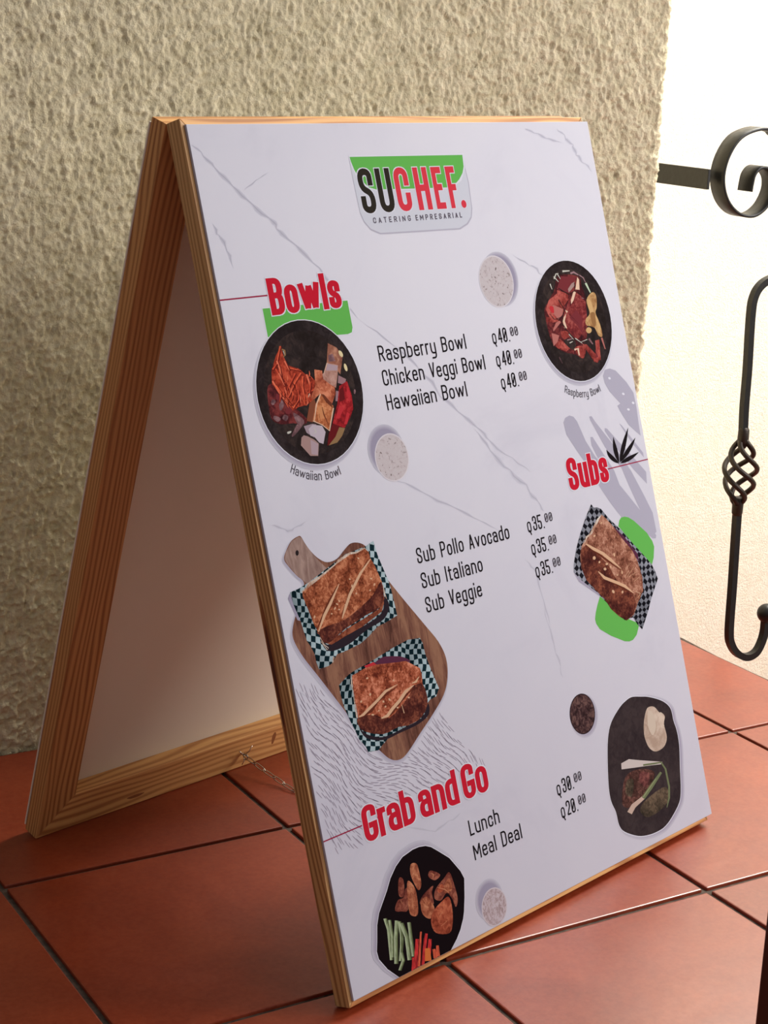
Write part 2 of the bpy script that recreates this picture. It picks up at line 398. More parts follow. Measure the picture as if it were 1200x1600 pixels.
# printed textures: (second colour, third colour, noise scale, stretch, contrast)
MOTTLE = {'bread': ((96, 44, 30), (206, 132, 96), 330), 'bread2': ((98, 40, 30), (220, 138, 108), 300), 'bread3': ((98, 54, 40), (200, 146, 122), 300), 'bread_dark': ((62, 30, 28), (142, 80, 60), 300), 'bread_side': ((90, 44, 32), (160, 92, 66), 240),
 'board_wood': ((84, 52, 44), (150, 106, 84), 60), 'board_pale': ((128, 98, 90), (176, 146, 134), 60), 'cup': ((150, 134, 132), (206, 194, 196), 260), 'cup2': ((164, 140, 140), (198, 180, 184), 260), 'cup_brown': ((52, 36, 36), (112, 82, 76), 160),
 'plate': ((40, 32, 32), (58, 48, 48), 150), 'plate2': ((40, 32, 30), (68, 54, 50), 120), 'plate_brown': ((50, 40, 42), (66, 54, 54), 120), 'grill_brown': ((132, 66, 44), (226, 150, 106), 260), 'wing': ((116, 56, 40), (206, 136, 100), 200), 'wing_dark': ((86, 36, 32), (162, 96, 76), 200), 'wing_red': ((116, 48, 34), (200, 112, 80), 200),
 'chick_orange': ((140, 64, 46), (222, 140, 106), 220), 'chick_light': ((160, 112, 98), (206, 164, 152), 180), 'chick_mid': ((120, 68, 56), (192, 136, 110), 180), 'meat_red': ((84, 32, 36), (168, 84, 78), 200), 'meat_red2': ((104, 40, 38), (190, 96, 86), 200), 'maroon': ((52, 28, 30), (130, 58, 56), 180),
 'ginger': ((152, 104, 66), (212, 170, 118), 160), 'red_pepper': ((112, 28, 32), (206, 66, 66), 170), 'steak': ((56, 38, 34), (128, 84, 74), 220), 'steak2': ((54, 46, 38), (114, 94, 76), 220), 'steak_red': ((74, 44, 42), (140, 86, 78), 220), 'carrot': ((110, 38, 30), (200, 84, 60), 260), 'cream': ((176, 148, 130), (214, 190, 172), 140),
 'flour': ((170, 120, 96), (226, 210, 196), 400), 'mauve': ((90, 62, 66), (150, 112, 114), 200)}
def pc(c): return tuple(min(0.93, lin(v) / SEEN[i] * ALB[i]) for i, v in enumerate(c)) + (1.0,)
def checked(key, c1, c2):
    m = mat('printed_' + key, rough=0.6, spec=0.0); g = N(m)
    rot = {'paper': radians(-18), 'paper_grey': radians(38)}[key]
    v = g.coord((1, 1, 1), rot=(0, rot, 0), loc=(0.0003, 0.5, 0.0002))
    nz = g.n('ShaderNodeTexNoise', Scale=26.0, Detail=2.0); g.l(v, nz.inputs['Vector'])
    sub = g.n('ShaderNodeVectorMath', operation='SUBTRACT'); sub.inputs[1].default_value = (.5, .5, .5); g.l(nz.outputs['Color'], sub.inputs[0])
    sc = g.n('ShaderNodeVectorMath', operation='MULTIPLY'); sc.inputs[1].default_value = (0.014, 0, 0.014); g.l(sub.outputs[0], sc.inputs[0])
    ad = g.n('ShaderNodeVectorMath', operation='ADD'); g.l(v, ad.inputs[0]); g.l(sc.outputs[0], ad.inputs[1])
    ck = g.n('ShaderNodeTexChecker', Scale=1 / 0.0054); g.l(ad.outputs[0], ck.inputs['Vector'])
    ck.inputs['Color1'].default_value = pc(c1); ck.inputs['Color2'].default_value = pc(c2)
    dk = g.ramp(g.noise(v, 22, 2), [(0.35, (.45, .45, .45, 1)), (0.62, (1, 1, 1, 1))])
    g.base(g.mix(1.0, ck.outputs[0], dk, 'MULTIPLY')); return m
def pmat(key):
    if key in _pm: return _pm[key]
    if key == 'paper': m = checked(key, (24, 44, 50), (176, 192, 196))
    elif key == 'paper_grey': m = checked(key, (34, 32, 38), (156, 154, 164))
    else:
        m = mat('printed_' + key, pc(FLAT[key]), 0.6, 0.0, 0.0)
        if key in MOTTLE:
            a, b, sc = MOTTLE[key]; g = N(m)
            st = (1, 1, 1)
            v = g.coord(st, rot=(0, radians(0), 0))
            if key.startswith('board'): v = g.coord((1, 1, .18), rot=(0, radians(32), 0)); sc *= 3
            f1 = g.noise(v, sc, 4, 0.65, 0.8); f2 = g.noise(v, sc * .22, 2, 0.5)
            ad = g.n('ShaderNodeMath', operation='ADD'); g.l(f1, ad.inputs[0]); g.l(f2, ad.inputs[1])
            hf = g.n('ShaderNodeMath', operation='MULTIPLY'); hf.inputs[1].default_value = .5; g.l(ad.outputs[0], hf.inputs[0]); f = hf.outputs[0]
            stops = [(0.39, pc(a)), (0.5, pc(FLAT[key])), (0.60, pc(b))]
            if key.startswith('cup'): f = f1
            if key == 'cup': stops = [(0.33, pc((110, 94, 90))), (0.41, pc(FLAT[key])), (0.8, pc(b))]
            g.base(g.ramp(f, stops))
        elif key in ('celery', 'stick_red', 'stick_orange', 'carrot_light', 'carrot_mid'):
            g = N(m); c = FLAT[key]; g.base(g.ramp(g.noise(g.coord((1, 1, .3)), 500, 3), [(0.3, pc([v * .78 for v in c])), (0.7, pc([min(255, v * 1.14) for v in c]))]))
    _pm[key] = m; return m

def smooth_closed(pts, k=4):
    out = []; n = len(pts)
    for i in range(n):
        p0, p1, p2, p3 = (np.array(pts[(i + j - 1) % n], float) for j in range(4))
        for s in range(k):
            t = s / k; out.append(tuple(.5 * ((2*p1) + (-p0+p2)*t + (2*p0-5*p1+4*p2-p3)*t*t + (-p0+3*p1-3*p2+p3)*t**3)))
    return out
class Print:
    def __init__(s, name, label=None, y0=0.00005, dy=0.0000025):
        s.name, s.label, s.bm, s.mats, s.y, s.dy = name, label, bmesh.new(), [], y0, dy
    def poly(s, key, pts, layer=True):
        m = pmat(key)
        if m not in s.mats: s.mats.append(m)
        # shoelace: keep the faces turned to the reader
        a = sum(pts[i][0] * pts[i-1][1] - pts[i-1][0] * pts[i][1] for i in range(len(pts)))
        if a < 0: pts = pts[::-1]
        vs = [s.bm.verts.new((p[0] * .001, -s.y, -p[1] * .001)) for p in pts]
        try: f = s.bm.faces.new(vs); f.material_index = s.mats.index(m)
        except ValueError: pass
        if layer: s.y += s.dy
    def done(s):
        for f in s.bm.faces:
            f.normal_update()
            if f.normal.y > 0: f.normal_flip()
        bmesh.ops.triangulate(s.bm, faces=s.bm.faces[:], quad_method='BEAUTY', ngon_method='BEAUTY')
        o = bm_obj(s.name, s.bm, s.mats, sheet)
        if s.label: o['label'] = s.label
        return o

# stroke lettering: x 0..1 across the letter, y 0..1 = baseline..cap height, 10+f = fraction of the x-height, third value 1 = rounded corner
O_ = lambda h: ([(0, 0, 1), (0, h, 1), (1, h, 1), (1, 0, 1)], True)
G = {
 'A': (1, [([(0,0),(.5,1),(1,0)],0), ([(.16,.27),(.84,.27)],0)]), 'B': (1, [([(0,0),(0,1),(1,1,1),(1,.53,1),(.2,.53)],0), ([(.2,.53),(1,.53,1),(1,0,1),(0,0)],0)]),
 'C': (1, [([(1,.68),(1,1,1),(0,1,1),(0,0,1),(1,0,1),(1,.32)],0)]), 'D': (1, [([(0,0),(0,1),(1,1,1),(1,0,1)],1)]), 'E': (.88, [([(1,1),(0,1),(0,0),(1,0)],0), ([(0,.52),(.85,.52)],0)]),
 'F': (.86, [([(1,1),(0,1),(0,0)],0), ([(0,.5),(.85,.5)],0)]), 'G': (1, [([(1,.78),(1,1,1),(0,1,1),(0,0,1),(1,0,1),(1,.42),(.62,.42)],0)]), 'H': (1, [([(0,0),(0,1)],0), ([(1,0),(1,1)],0), ([(0,.52),(1,.52)],0)]),
 'I': (.01, [([(0,0),(0,1)],0)]), 'L': (.82, [([(0,1),(0,0),(1,0)],0)]), 'M': (1.35, [([(0,0),(0,1),(.5,.3),(1,1),(1,0)],0)]), 'N': (1.05, [([(0,0),(0,1),(1,0),(1,1)],0)]), 'P': (1, [([(0,0),(0,1),(1,1,1),(1,.45,1),(0,.45)],0)]),
 'Q': (1, [O_(1), ([(.45,.12),(.8,-.18)],0)]), 'R': (1, [([(0,0),(0,1),(1,1,1),(1,.47,1),(0,.47)],0), ([(.5,.47),(1,0)],0)]), 'S': (1, [([(1,.72),(1,1,1),(0,1,1),(0,.56,1),(1,.44,1),(1,0,1),(0,0,1),(0,.28)],0)]),
 'T': (.95, [([(0,1),(1,1)],0), ([(.5,0),(.5,1)],0)]), 'U': (1, [([(0,1),(0,0,1),(1,0,1),(1,1)],0)]), 'V': (1, [([(0,1),(.5,0),(1,1)],0)]),
 'a': (.95, [([(0,10.78),(0,11,1),(1,11,1),(1,0)],0), ([(1,10.58),(0,10.58,1),(0,0,1),(1,0)],0)]), 'b': (.95, [([(0,1),(0,0)],0), ([(0,0),(1,0,1),(1,11,1),(0,11)],0)]), 'c': (.9, [([(1,10.7),(1,11,1),(0,11,1),(0,0,1),(1,0,1),(1,10.3)],0)]),
 'd': (.95, [([(1,1),(1,0)],0), ([(1,0),(0,0,1),(0,11,1),(1,11)],0)]), 'e': (.93, [([(.1,10.55),(1,10.55),(1,11,1),(0,11,1),(0,0,1),(1,0,1),(1,10.2)],0)]), 'g': (.95, [([(1,0),(0,0,1),(0,11,1),(1,11)],0), ([(1,11),(1,-.26,1),(0,-.26,1),(0,-.16)],0)]),
 'h': (.95, [([(0,0),(0,1)],0), ([(0,11),(1,11,1),(1,0)],0)]), 'i': (.01, [([(0,0),(0,11)],0), ([(0,.95),(0,1.0)],0)]), 'k': (.95, [([(0,0),(0,1)],0), ([(1,11),(.05,10.48),(1,0)],0)]), 'l': (.01, [([(0,0),(0,1)],0)]),
 'm': (1.6, [([(0,0),(0,11)],0), ([(0,11),(.5,11,1),(.5,0)],0), ([(.5,11),(1,11,1),(1,0)],0)]), 'n': (.95, [([(0,0),(0,11)],0), ([(0,11),(1,11,1),(1,0)],0)]), 'o': (.95, [O_(11)]), 'p': (.95, [([(0,-.28),(0,11)],0), ([(0,0),(1,0,1),(1,11,1),(0,11)],0)]),
 'r': (.6, [([(0,0),(0,11)],0), ([(0,10.82),(.3,11),(1,11)],0)]), 's': (.9, [([(1,10.74),(1,11,1),(0,11,1),(0,10.56,1),(1,10.44,1),(1,0,1),(0,0,1),(0,10.26)],0)]), 't': (.7, [([(.35,.92),(.35,0,1),(1,0)],0), ([(0,11),(1,11)],0)]),
 'u': (.95, [([(0,11),(0,0,1),(1,0,1)],0), ([(1,11),(1,0)],0)]), 'v': (.95, [([(0,11),(.5,0),(1,11)],0)]), 'w': (1.5, [([(0,11),(.25,0),(.5,11),(.75,0),(1,11)],0)]), 'y': (.95, [([(0,11),(0,0,1),(1,0)],0), ([(1,11),(1,-.26,1),(.1,-.26)],0)]),
 '0': (1, [O_(1), ([(.25,.3),(.75,.7)],0)]), '2': (1, [([(0,.72),(0,1,1),(1,1,1),(1,.58),(0,0),(1,0)],0)]), '3': (1, [([(0,.76),(0,1,1),(1,1,1),(1,.53,1),(.4,.53)],0), ([(.4,.53),(1,.53,1),(1,0,1),(0,0,1),(0,.26)],0)]),
 '4': (1, [([(.78,0),(.78,1),(.7,1),(0,.25),(1,.25)],0)]), '5': (1, [([(1,1),(0,1),(0,.55),(1,.55,1),(1,0,1),(0,0,1),(0,.26)],0)]), '.': (.01, [([(0,0),(0,.01)],0)]), ' ': (.55, []),
}
def stroke(pts, closed, px, py):
    """constant-width pen along a polyline; the pen is px wide and py tall. Sharp corners are cut into separate bars."""
    q = [np.array([x / px, y / py]) for x, y in pts]
    k = [q[0]]
    for p in q[1:]:
        if np.linalg.norm(p - k[-1]) > 0.02: k.append(p)
    if closed and np.linalg.norm(k[0] - k[-1]) < 0.02: k.pop()
    if not closed and len(k) > 1:
        ext = []
        for a, b in ((0, 1), (-1, -2)):
            d = k[a] - k[b]; ext.append(k[a] + d / (np.linalg.norm(d) + 1e-9) * .5)
        k[0], k[-1] = ext
    if len(k) < 2: return [[(x * px, y * py) for x, y in ((k[0][0]-.5, k[0][1]-.5), (k[0][0]+.5, k[0][1]-.5), (k[0][0]+.5, k[0][1]+.5), (k[0][0]-.5, k[0][1]+.5))]]
    n = len(k); segs = n if closed else n - 1; out = []
    def nrm(i):
        d = k[(i + 1) % n] - k[i % n]; d = d / (np.linalg.norm(d) + 1e-9); return np.array([-d[1], d[0]])
    def joint(i, own):
        """offset at vertex i for the segment with normal own; mitred unless the corner is sharp or the path ends"""
        if not closed and (i == 0 or i == n - 1): return own * .5
        m = nrm((i - 1) % n) + nrm(i % n); ml = m @ m
        return m / ml if ml > 1.1 else own * .5
    for i in range(segs):
        o = nrm(i); a, b = k[i], k[(i + 1) % n]; oa, ob = joint(i, o), joint((i + 1) % n if closed else i + 1, o)
        out.append([tuple(p * (px, py)) for p in (a + oa, b + ob, b - ob, a - oa)])
    return out
def glyph(ch, w, cap, xh, px, py):
    """polygons of one letter in mm, origin at its lower left, y up"""
    wf, strokes = G[ch]; w = w * wf if wf > .02 else px
    def my(y):
        if y >= 9.5: return py / 2 + (y - 10) * (xh * cap - py)
        if y < 0: return y * cap
        return py / 2 + y * (cap - py)
    out = []
    for pts, closed in strokes:
        P = [(px / 2 + p[0] * max(0, (w - px)), my(p[1]), len(p) > 2) for p in pts]
        n = len(P); res = []
        for i, (x, y, r) in enumerate(P):
            if r and (closed or 0 < i < n - 1):
                a = np.array(P[i-1][:2]); b = np.array((x, y)); c = np.array(P[(i+1) % n][:2])
                la, lc = np.linalg.norm(a - b), np.linalg.norm(c - b)
                ra = min(la * .5, max(w - px, px) * .55); rc = min(lc * .5, max(w - px, px) * .55)
                s0 = b + (a - b) / la * ra; s1 = b + (c - b) / lc * rc
                for k in range(6):
                    t = k / 5; res.append(tuple((1-t)**2 * s0 + 2*t*(1-t) * (b * .92 + (s0 + s1) * .04) + t*t * s1))
            else: res.append((x, y))
        out += stroke(res, bool(closed), px, py)
    return out, w
def lay(text, x0, x1, cap, xh, px, py, gap):
    sw = sum((G[c][0] if G[c][0] > .02 else 0) for c in text) - text.count(' ') * (.33 if px > 4 else 0); fixed = sum(px for c in text if G[c][0] <= .02)
    spc = .55 if px < 4 else .22
    gp = gap * (len(text) - 1); w = (x1 - x0 - gp - fixed) / max(sw, 1e-6)
    x = x0; res = []
    for c in text:
        polys, ww = glyph(c, w, cap, xh, px, py)
        if c == ' ': ww = w * spc
        res.append((x, ww, polys)); x += ww + gap
    return res
def text(pr, key, s, x0, x1, base, cap, px, py=None, gap=2.0, xh=.72, grow=0.0):
    py = py or px
    for x, ww, polys in lay(s, x0, x1, cap, xh, px, py, gap):
        for p in polys:
            if grow:
                cx = sum(a for a, b in p) / 4; cy = sum(b for a, b in p) / 4
                p = [(a + math.copysign(grow, a - cx), b + math.copysign(grow, b - cy)) for a, b in p]
            pr.poly(key, [(x + a, base - b) for a, b in p], False)
            pr.y += 0.0000004
    pr.y += pr.dy
def arc_text(pr, key, s, cx, cy, r, a0, a1, cap, px, gap, xh=.72):
    total = r * (a1 - a0)
    for x, ww, polys in lay(s, 0, total, cap, xh, px, px, gap):
        am = a0 + (x + ww / 2) / r
        for p in polys:
            q = []
            for a, b in p:
                lx = a - ww / 2; rr = r - b
                q.append((cx + rr * sin(am) + lx * cos(am), cy + rr * cos(am) - lx * sin(am)))
            pr.poly(key, q, False); pr.y += 0.0000004

PRINT = [["logo","green and pale logo badge with black and red lettering",[["sh2",[[198.2,32.4],[198.0,50.3],[198.6,70.8],[199.4,88.2],[202.4,97.0],[209.6,105.0],[222.4,110.0],[235.0,110.2],[342.2,110.9],[355.7,106.3],[363.6,99.7],[367.0,90.5],[369.2,63.9],[367.8,46.6],[368.7,33.9]],0],
["logo_pale",[[198.5,31.9],[198.3,49.6],[199.0,69.9],[199.8,87.1],[202.8,95.8],[210.0,103.7],[222.7,108.6],[235.3,108.7],[340.9,109.5],[354.3,105.0],[362.2,98.5],[365.6,89.4],[367.8,63.1],[366.5,45.9],[367.4,33.3]],0],
["glow",[[197.7,31.8],[369.3,32.7],[367.1,48.2],[358.0,60.6],[346.2,65.7],[333.6,68.0],[278.7,67.4],[227.7,66.8],[213.2,62.9],[204.0,54.0],[199.6,42.1]],0],
["green",[[199.1,33.0],[366.8,34.0],[365.6,45.9],[362.0,52.7],[354.9,59.3],[346.6,64.2],[333.8,67.1],[278.9,66.6],[228.0,65.8],[217.7,63.2],[207.7,54.6],[202.4,45.9],[199.9,37.8]],0]]],
["printed_ribbon","bright green ribbon shape",[["glow",[[48.2,168.9],[161.2,170.0],[160.3,200.0],[155.4,203.3],[137.8,202.6],[47.9,196.5]],0],
["green",[[49.0,169.7],[159.7,170.8],[159.8,196.9],[157.7,201.4],[151.9,202.7],[137.9,202.2],[49.0,196.1]],0]]],
["printed_bowl","dark round bowl with shredded carrot, grilled chicken and red pepper",[["sh1",[[157.5,254.9],[156.9,264.0],[155.1,273.0],[152.2,281.6],[148.1,289.8],[143.1,297.4],[137.1,304.3],[130.2,310.3],[122.6,315.3],[114.4,319.4],[105.8,322.3],[96.8,324.1],[87.7,324.7],[78.6,324.1],[69.6,322.3],[61.0,319.4],[52.8,315.3],[45.2,310.3],[38.3,304.3],[32.3,297.4],[27.3,289.8],[23.2,281.6],[20.3,273.0],[18.5,264.0],[17.9,254.9],[18.5,245.8],[20.3,236.8],[23.2,228.2],[27.3,220.0],[32.3,212.4],[38.3,205.5],[45.2,199.5],[52.8,194.5],[61.0,190.4],[69.6,187.5],[78.6,185.7],[87.7,185.1],[96.8,185.7],[105.8,187.5],[114.4,190.4],[122.6,194.5],[130.2,199.5],[137.1,205.5],[143.1,212.4],[148.1,220.0],[152.2,228.2],[155.1,236.8],[156.9,245.8]],0],
["sh2",[[156.4,254.7],[155.8,263.7],[154.1,272.5],[151.2,281.0],[147.2,289.0],[142.2,296.5],[136.3,303.3],[129.5,309.2],[122.1,314.2],[114.0,318.2],[105.5,321.1],[96.7,322.8],[87.7,323.4],[78.7,322.8],[69.9,321.1],[61.4,318.2],[53.4,314.2],[45.9,309.2],[39.1,303.3],[33.2,296.5],[28.2,289.0],[24.2,281.0],[21.3,272.5],[19.6,263.7],[19.0,254.7],[19.6,245.7],[21.3,236.9],[24.2,228.4],[28.2,220.4],[33.2,212.9],[39.1,206.1],[45.9,200.2],[53.3,195.2],[61.4,191.2],[69.9,188.3],[78.7,186.6],[87.7,186.0],[96.7,186.6],[105.5,188.3],[114.0,191.2],[122.1,195.2],[129.5,200.2],[136.3,206.1],[142.2,212.9],[147.2,220.3],[151.2,228.4],[154.1,236.9],[155.8,245.7]],0],
["sh3",[[155.3,254.5],[154.7,263.3],[153.0,272.0],[150.2,280.4],[146.2,288.3],[141.3,295.7],[135.5,302.3],[128.9,308.1],[121.5,313.0],[113.6,317.0],[105.2,319.8],[96.5,321.5],[87.7,322.1],[78.9,321.5],[70.2,319.8],[61.8,317.0],[53.9,313.0],[46.5,308.1],[39.9,302.3],[34.1,295.7],[29.2,288.3],[25.2,280.4],[22.4,272.0],[20.7,263.3],[20.1,254.5],[20.7,245.7],[22.4,237.0],[25.2,228.6],[29.2,220.7],[34.1,213.3],[39.9,206.7],[46.5,200.9],[53.9,196.0],[61.8,192.0],[70.2,189.2],[78.9,187.5],[87.7,186.9],[96.5,187.5],[105.2,189.2],[113.6,192.0],[121.5,196.0],[128.9,200.9],[135.5,206.7],[141.3,213.3],[146.2,220.7],[150.2,228.6],[153.0,237.0],[154.7,245.7]],0],
["sh4",[[154.2,254.3],[153.6,263.0],[151.9,271.5],[149.1,279.7],[145.3,287.5],[140.5,294.8],[134.7,301.3],[128.2,307.1],[121.0,311.9],[113.1,315.7],[104.9,318.5],[96.4,320.2],[87.7,320.8],[79.0,320.2],[70.5,318.5],[62.3,315.7],[54.5,311.9],[47.2,307.1],[40.7,301.3],[34.9,294.8],[30.1,287.5],[26.3,279.7],[23.5,271.5],[21.8,263.0],[21.2,254.3],[21.8,245.6],[23.5,237.1],[26.3,228.9],[30.1,221.1],[34.9,213.8],[40.7,207.3],[47.2,201.5],[54.4,196.7],[62.3,192.9],[70.5,190.1],[79.0,188.4],[87.7,187.8],[96.4,188.4],[104.9,190.1],[113.1,192.9],[121.0,196.7],[128.2,201.5],[134.7,207.3],[140.5,213.8],[145.3,221.0],[149.1,228.9],[151.9,237.1],[153.6,245.6]],0],
["glow",[[158.3,251.7],[157.7,260.6],[156.0,269.4],[153.1,277.9],[149.1,285.9],[144.2,293.3],[138.3,300.1],[131.5,306.0],[124.1,310.9],[116.1,314.9],[107.6,317.8],[98.8,319.5],[89.9,320.1],[81.0,319.5],[72.2,317.8],[63.7,314.9],[55.7,310.9],[48.3,306.0],[41.5,300.1],[35.6,293.3],[30.7,285.9],[26.7,277.9],[23.8,269.4],[22.1,260.6],[21.5,251.7],[22.1,242.8],[23.8,234.0],[26.7,225.5],[30.7,217.5],[35.6,210.1],[41.5,203.3],[48.3,197.4],[55.7,192.5],[63.7,188.5],[72.2,185.6],[81.0,183.9],[89.9,183.3],[98.8,183.9],[107.6,185.6],[116.1,188.5],[124.1,192.5],[131.5,197.4],[138.3,203.3],[144.2,210.1],[149.1,217.5],[153.1,225.5],[156.0,234.0],[157.7,242.8]],0],
["plate",[[157.5,251.7],[156.9,260.5],[155.2,269.2],[152.4,277.6],[148.4,285.5],[143.5,292.9],[137.7,299.5],[131.1,305.3],[123.7,310.2],[115.8,314.2],[107.4,317.0],[98.7,318.7],[89.9,319.3],[81.1,318.7],[72.4,317.0],[64.0,314.2],[56.1,310.2],[48.7,305.3],[42.1,299.5],[36.3,292.9],[31.4,285.5],[27.4,277.6],[24.6,269.2],[22.9,260.5],[22.3,251.7],[22.9,242.9],[24.6,234.2],[27.4,225.8],[31.4,217.9],[36.3,210.5],[42.1,203.9],[48.7,198.1],[56.1,193.2],[64.0,189.2],[72.4,186.4],[81.1,184.7],[89.9,184.1],[98.7,184.7],[107.4,186.4],[115.8,189.2],[123.7,193.2],[131.1,198.1],[137.7,203.9],[143.5,210.5],[148.4,217.9],[152.4,225.8],[155.2,234.2],[156.9,242.9]],0],
["plate2",[[148.0,251.7],[147.5,259.3],[146.1,266.7],[143.6,273.9],[140.2,280.8],[136.0,287.1],[131.0,292.8],[125.3,297.8],[119.0,302.0],[112.1,305.4],[104.9,307.9],[97.5,309.3],[89.9,309.8],[82.3,309.3],[74.9,307.9],[67.7,305.4],[60.8,302.0],[54.5,297.8],[48.8,292.8],[43.8,287.1],[39.6,280.8],[36.2,273.9],[33.7,266.7],[32.3,259.3],[31.8,251.7],[32.3,244.1],[33.7,236.7],[36.2,229.5],[39.6,222.6],[43.8,216.3],[48.8,210.6],[54.5,205.6],[60.8,201.4],[67.7,198.0],[74.9,195.5],[82.3,194.1],[89.9,193.6],[97.5,194.1],[104.9,195.5],[112.1,198.0],[119.0,201.4],[125.3,205.6],[131.0,210.6],[136.0,216.3],[140.2,222.6],[143.6,229.5],[146.1,236.7],[147.5,244.1]],0],
["maroon",[[38.0,239.9],[54.3,241.8],[64.0,260.8],[77.6,275.1],[73.8,280.1],[59.8,277.3],[45.4,276.4],[35.8,271.6],[33.8,260.7]],1],
["mauve",[[40.1,252.6],[37.5,255.8],[39.9,257.9],[43.7,254.8]],1],
["mauve",[[51.2,253.9],[46.9,258.7],[47.3,264.1],[52.8,259.5]],1],
["mauve",[[39.2,267.6],[36.8,269.9],[41.3,273.6],[45.6,271.0]],1],
["mauve",[[51.1,268.2],[47.9,271.3],[52.0,274.1],[55.4,270.5]],1],
["maroon2",[[56.7,260.8],[52.8,266.6],[58.4,268.2],[61.6,263.2]],1],
["mauve",[[62.2,267.8],[72.8,274.5],[73.0,279.5],[65.5,279.0]],1],
["mauve",[[65.7,278.1],[72.0,279.8],[59.4,288.1],[55.1,288.4]],1],
["white_dull",[[50.7,284.2],[55.6,284.0],[54.5,285.6],[50.8,286.0]],1],
["maroon2",[[46.7,248.0],[44.4,252.2],[48.4,255.4],[51.6,252.2]],1],
["carrot",[[62.6,205.1],[64.0,216.0],[66.3,223.9],[79.8,228.5],[83.9,232.0],[92.1,238.8],[96.5,241.1],[104.6,239.3],[105.9,244.0],[96.6,250.3],[91.9,258.8],[80.8,262.9],[70.7,263.4],[62.7,266.0],[51.6,252.2],[43.1,238.7],[45.6,226.6],[54.2,214.1]],0],
["carrot_dark",[[61.7,205.9],[51.1,225.7],[53.3,226.3],[63.9,206.4]],0],
["carrot_light",[[60.9,205.3],[51.0,225.3],[51.6,225.5],[62.8,205.8]],0],
["carrot_dark",[[49.9,225.4],[60.0,243.5],[62.3,242.7],[52.1,224.7]],0],
["carrot_mid",[[49.2,224.7],[60.0,242.5],[60.5,242.4],[51.1,224.1]],0],
["carrot_dark",[[44.1,237.2],[51.7,252.4],[63.5,263.8],[65.5,262.7],[53.9,251.5],[46.3,236.5]],0],
["carrot_light2",[[43.4,236.5],[51.0,251.7],[63.3,262.7],[63.8,262.4],[52.8,250.9],[45.3,235.9]],0],
["carrot_dark",[[81.3,232.7],[71.8,240.3],[59.8,253.3],[61.8,254.3],[73.8,241.3],[83.1,233.9]],0],
["carrot_light",[[80.5,232.2],[71.0,239.7],[59.7,253.0],[60.2,253.3],[72.7,240.6],[82.0,233.2]],0],
["carrot_dark",[[73.9,232.5],[60.5,246.2],[62.4,247.2],[75.8,233.5]],0],
["carrot_mid",[[73.1,231.9],[60.3,245.9],[60.8,246.2],[74.7,232.7]],0],
["carrot_dark",[[87.9,235.6],[90.0,246.5],[87.0,256.9],[89.4,257.2],[92.4,246.5],[90.3,235.3]],0],
["carrot_light2",[[87.1,234.9],[89.2,245.9],[86.9,256.4],[87.5,256.5],[91.3,245.9],[89.2,234.6]],0],
["carrot_dark",[[82.6,236.5],[79.7,245.3],[80.1,258.1],[82.5,258.0],[82.1,245.4],[85.0,236.8]],0],
["carrot_light",[[81.8,235.9],[78.9,244.7],[80.1,257.4],[80.7,257.4],[81.0,244.7],[83.9,236.2]],0],
["carrot_dark",[[73.4,248.2],[70.9,262.3],[73.3,262.5],[75.8,248.3]],0],
["carrot_mid",[[72.6,247.5],[70.9,261.7],[71.5,261.7],[74.7,247.7]],0],
["carrot_dark",[[54.0,219.4],[55.7,226.7],[56.1,234.7],[58.5,234.6],[58.1,226.4],[56.4,219.0]],0],
["carrot_light2",[[53.3,218.7],[55.0,226.0],[56.0,234.0],[56.6,234.0],[57.0,225.8],[55.3,218.4]],0],
["carrot_dark",[[66.2,227.5],[82.3,231.9],[83.2,230.3],[67.1,225.9]],0],
["carrot_light",[[65.3,226.7],[81.7,230.7],[81.9,230.3],[66.1,225.3]],0],
["carrot_dark",[[96.2,249.0],[84.1,252.2],[84.9,253.8],[97.0,250.7]],0],
["carrot_mid",[[95.3,248.5],[83.5,252.1],[83.7,252.6],[96.0,249.9]],0],
["carrot_dark",[[99.6,235.5],[107.1,240.9],[108.9,239.6],[101.5,234.2]],0],
["carrot_light2",[[98.8,234.8],[106.8,239.7],[107.3,239.4],[100.4,233.7]],0],
["carrot_dark",[[65.2,264.7],[74.4,257.7],[72.6,256.5],[63.4,263.5]],0],
["carrot_light",[[64.1,264.0],[72.8,256.6],[72.3,256.3],[62.6,262.9]],0],
["carrot_dark",[[58.5,239.3],[57.0,249.8],[59.4,250.0],[60.9,239.4]],0],
["carrot_mid",[[57.7,238.7],[57.0,249.3],[57.6,249.3],[59.8,238.8]],0],
["carrot_dark",[[53.5,231.0],[57.6,243.1],[60.0,242.6],[55.8,230.5]],0],
["carrot_light2",[[52.7,230.3],[57.6,242.2],[58.2,242.1],[54.7,229.9]],0],
["carrot_dark",[[47.1,242.1],[61.5,261.6],[63.7,260.8],[49.3,241.2]],0],
["carrot_light",[[46.4,241.3],[61.4,260.6],[61.9,260.4],[48.2,240.6]],0],
["carrot_dark",[[90.9,242.8],[87.0,253.2],[89.3,253.7],[93.3,243.2]],0],
["carrot_mid",[[90.2,242.2],[86.9,252.7],[87.5,252.8],[92.2,242.5]],0],
["carrot_dark",[[63.5,220.5],[67.2,229.8],[69.5,229.3],[65.8,219.9]],0],
["carrot_light2",[[62.7,219.8],[67.1,229.0],[67.7,228.8],[64.7,219.3]],0],
["carrot_dark",[[94.2,251.2],[100.4,256.5],[102.3,255.3],[96.1,250.0]],0],
["carrot_light",[[93.4,250.5],[100.1,255.4],[100.6,255.1],[95.0,249.5]],0],
["carrot_dark",[[48.7,227.1],[55.3,222.4],[53.7,221.2],[47.1,225.8]],0],
["carrot_mid",[[47.7,226.4],[53.8,221.3],[53.4,221.0],[46.3,225.3]],0],
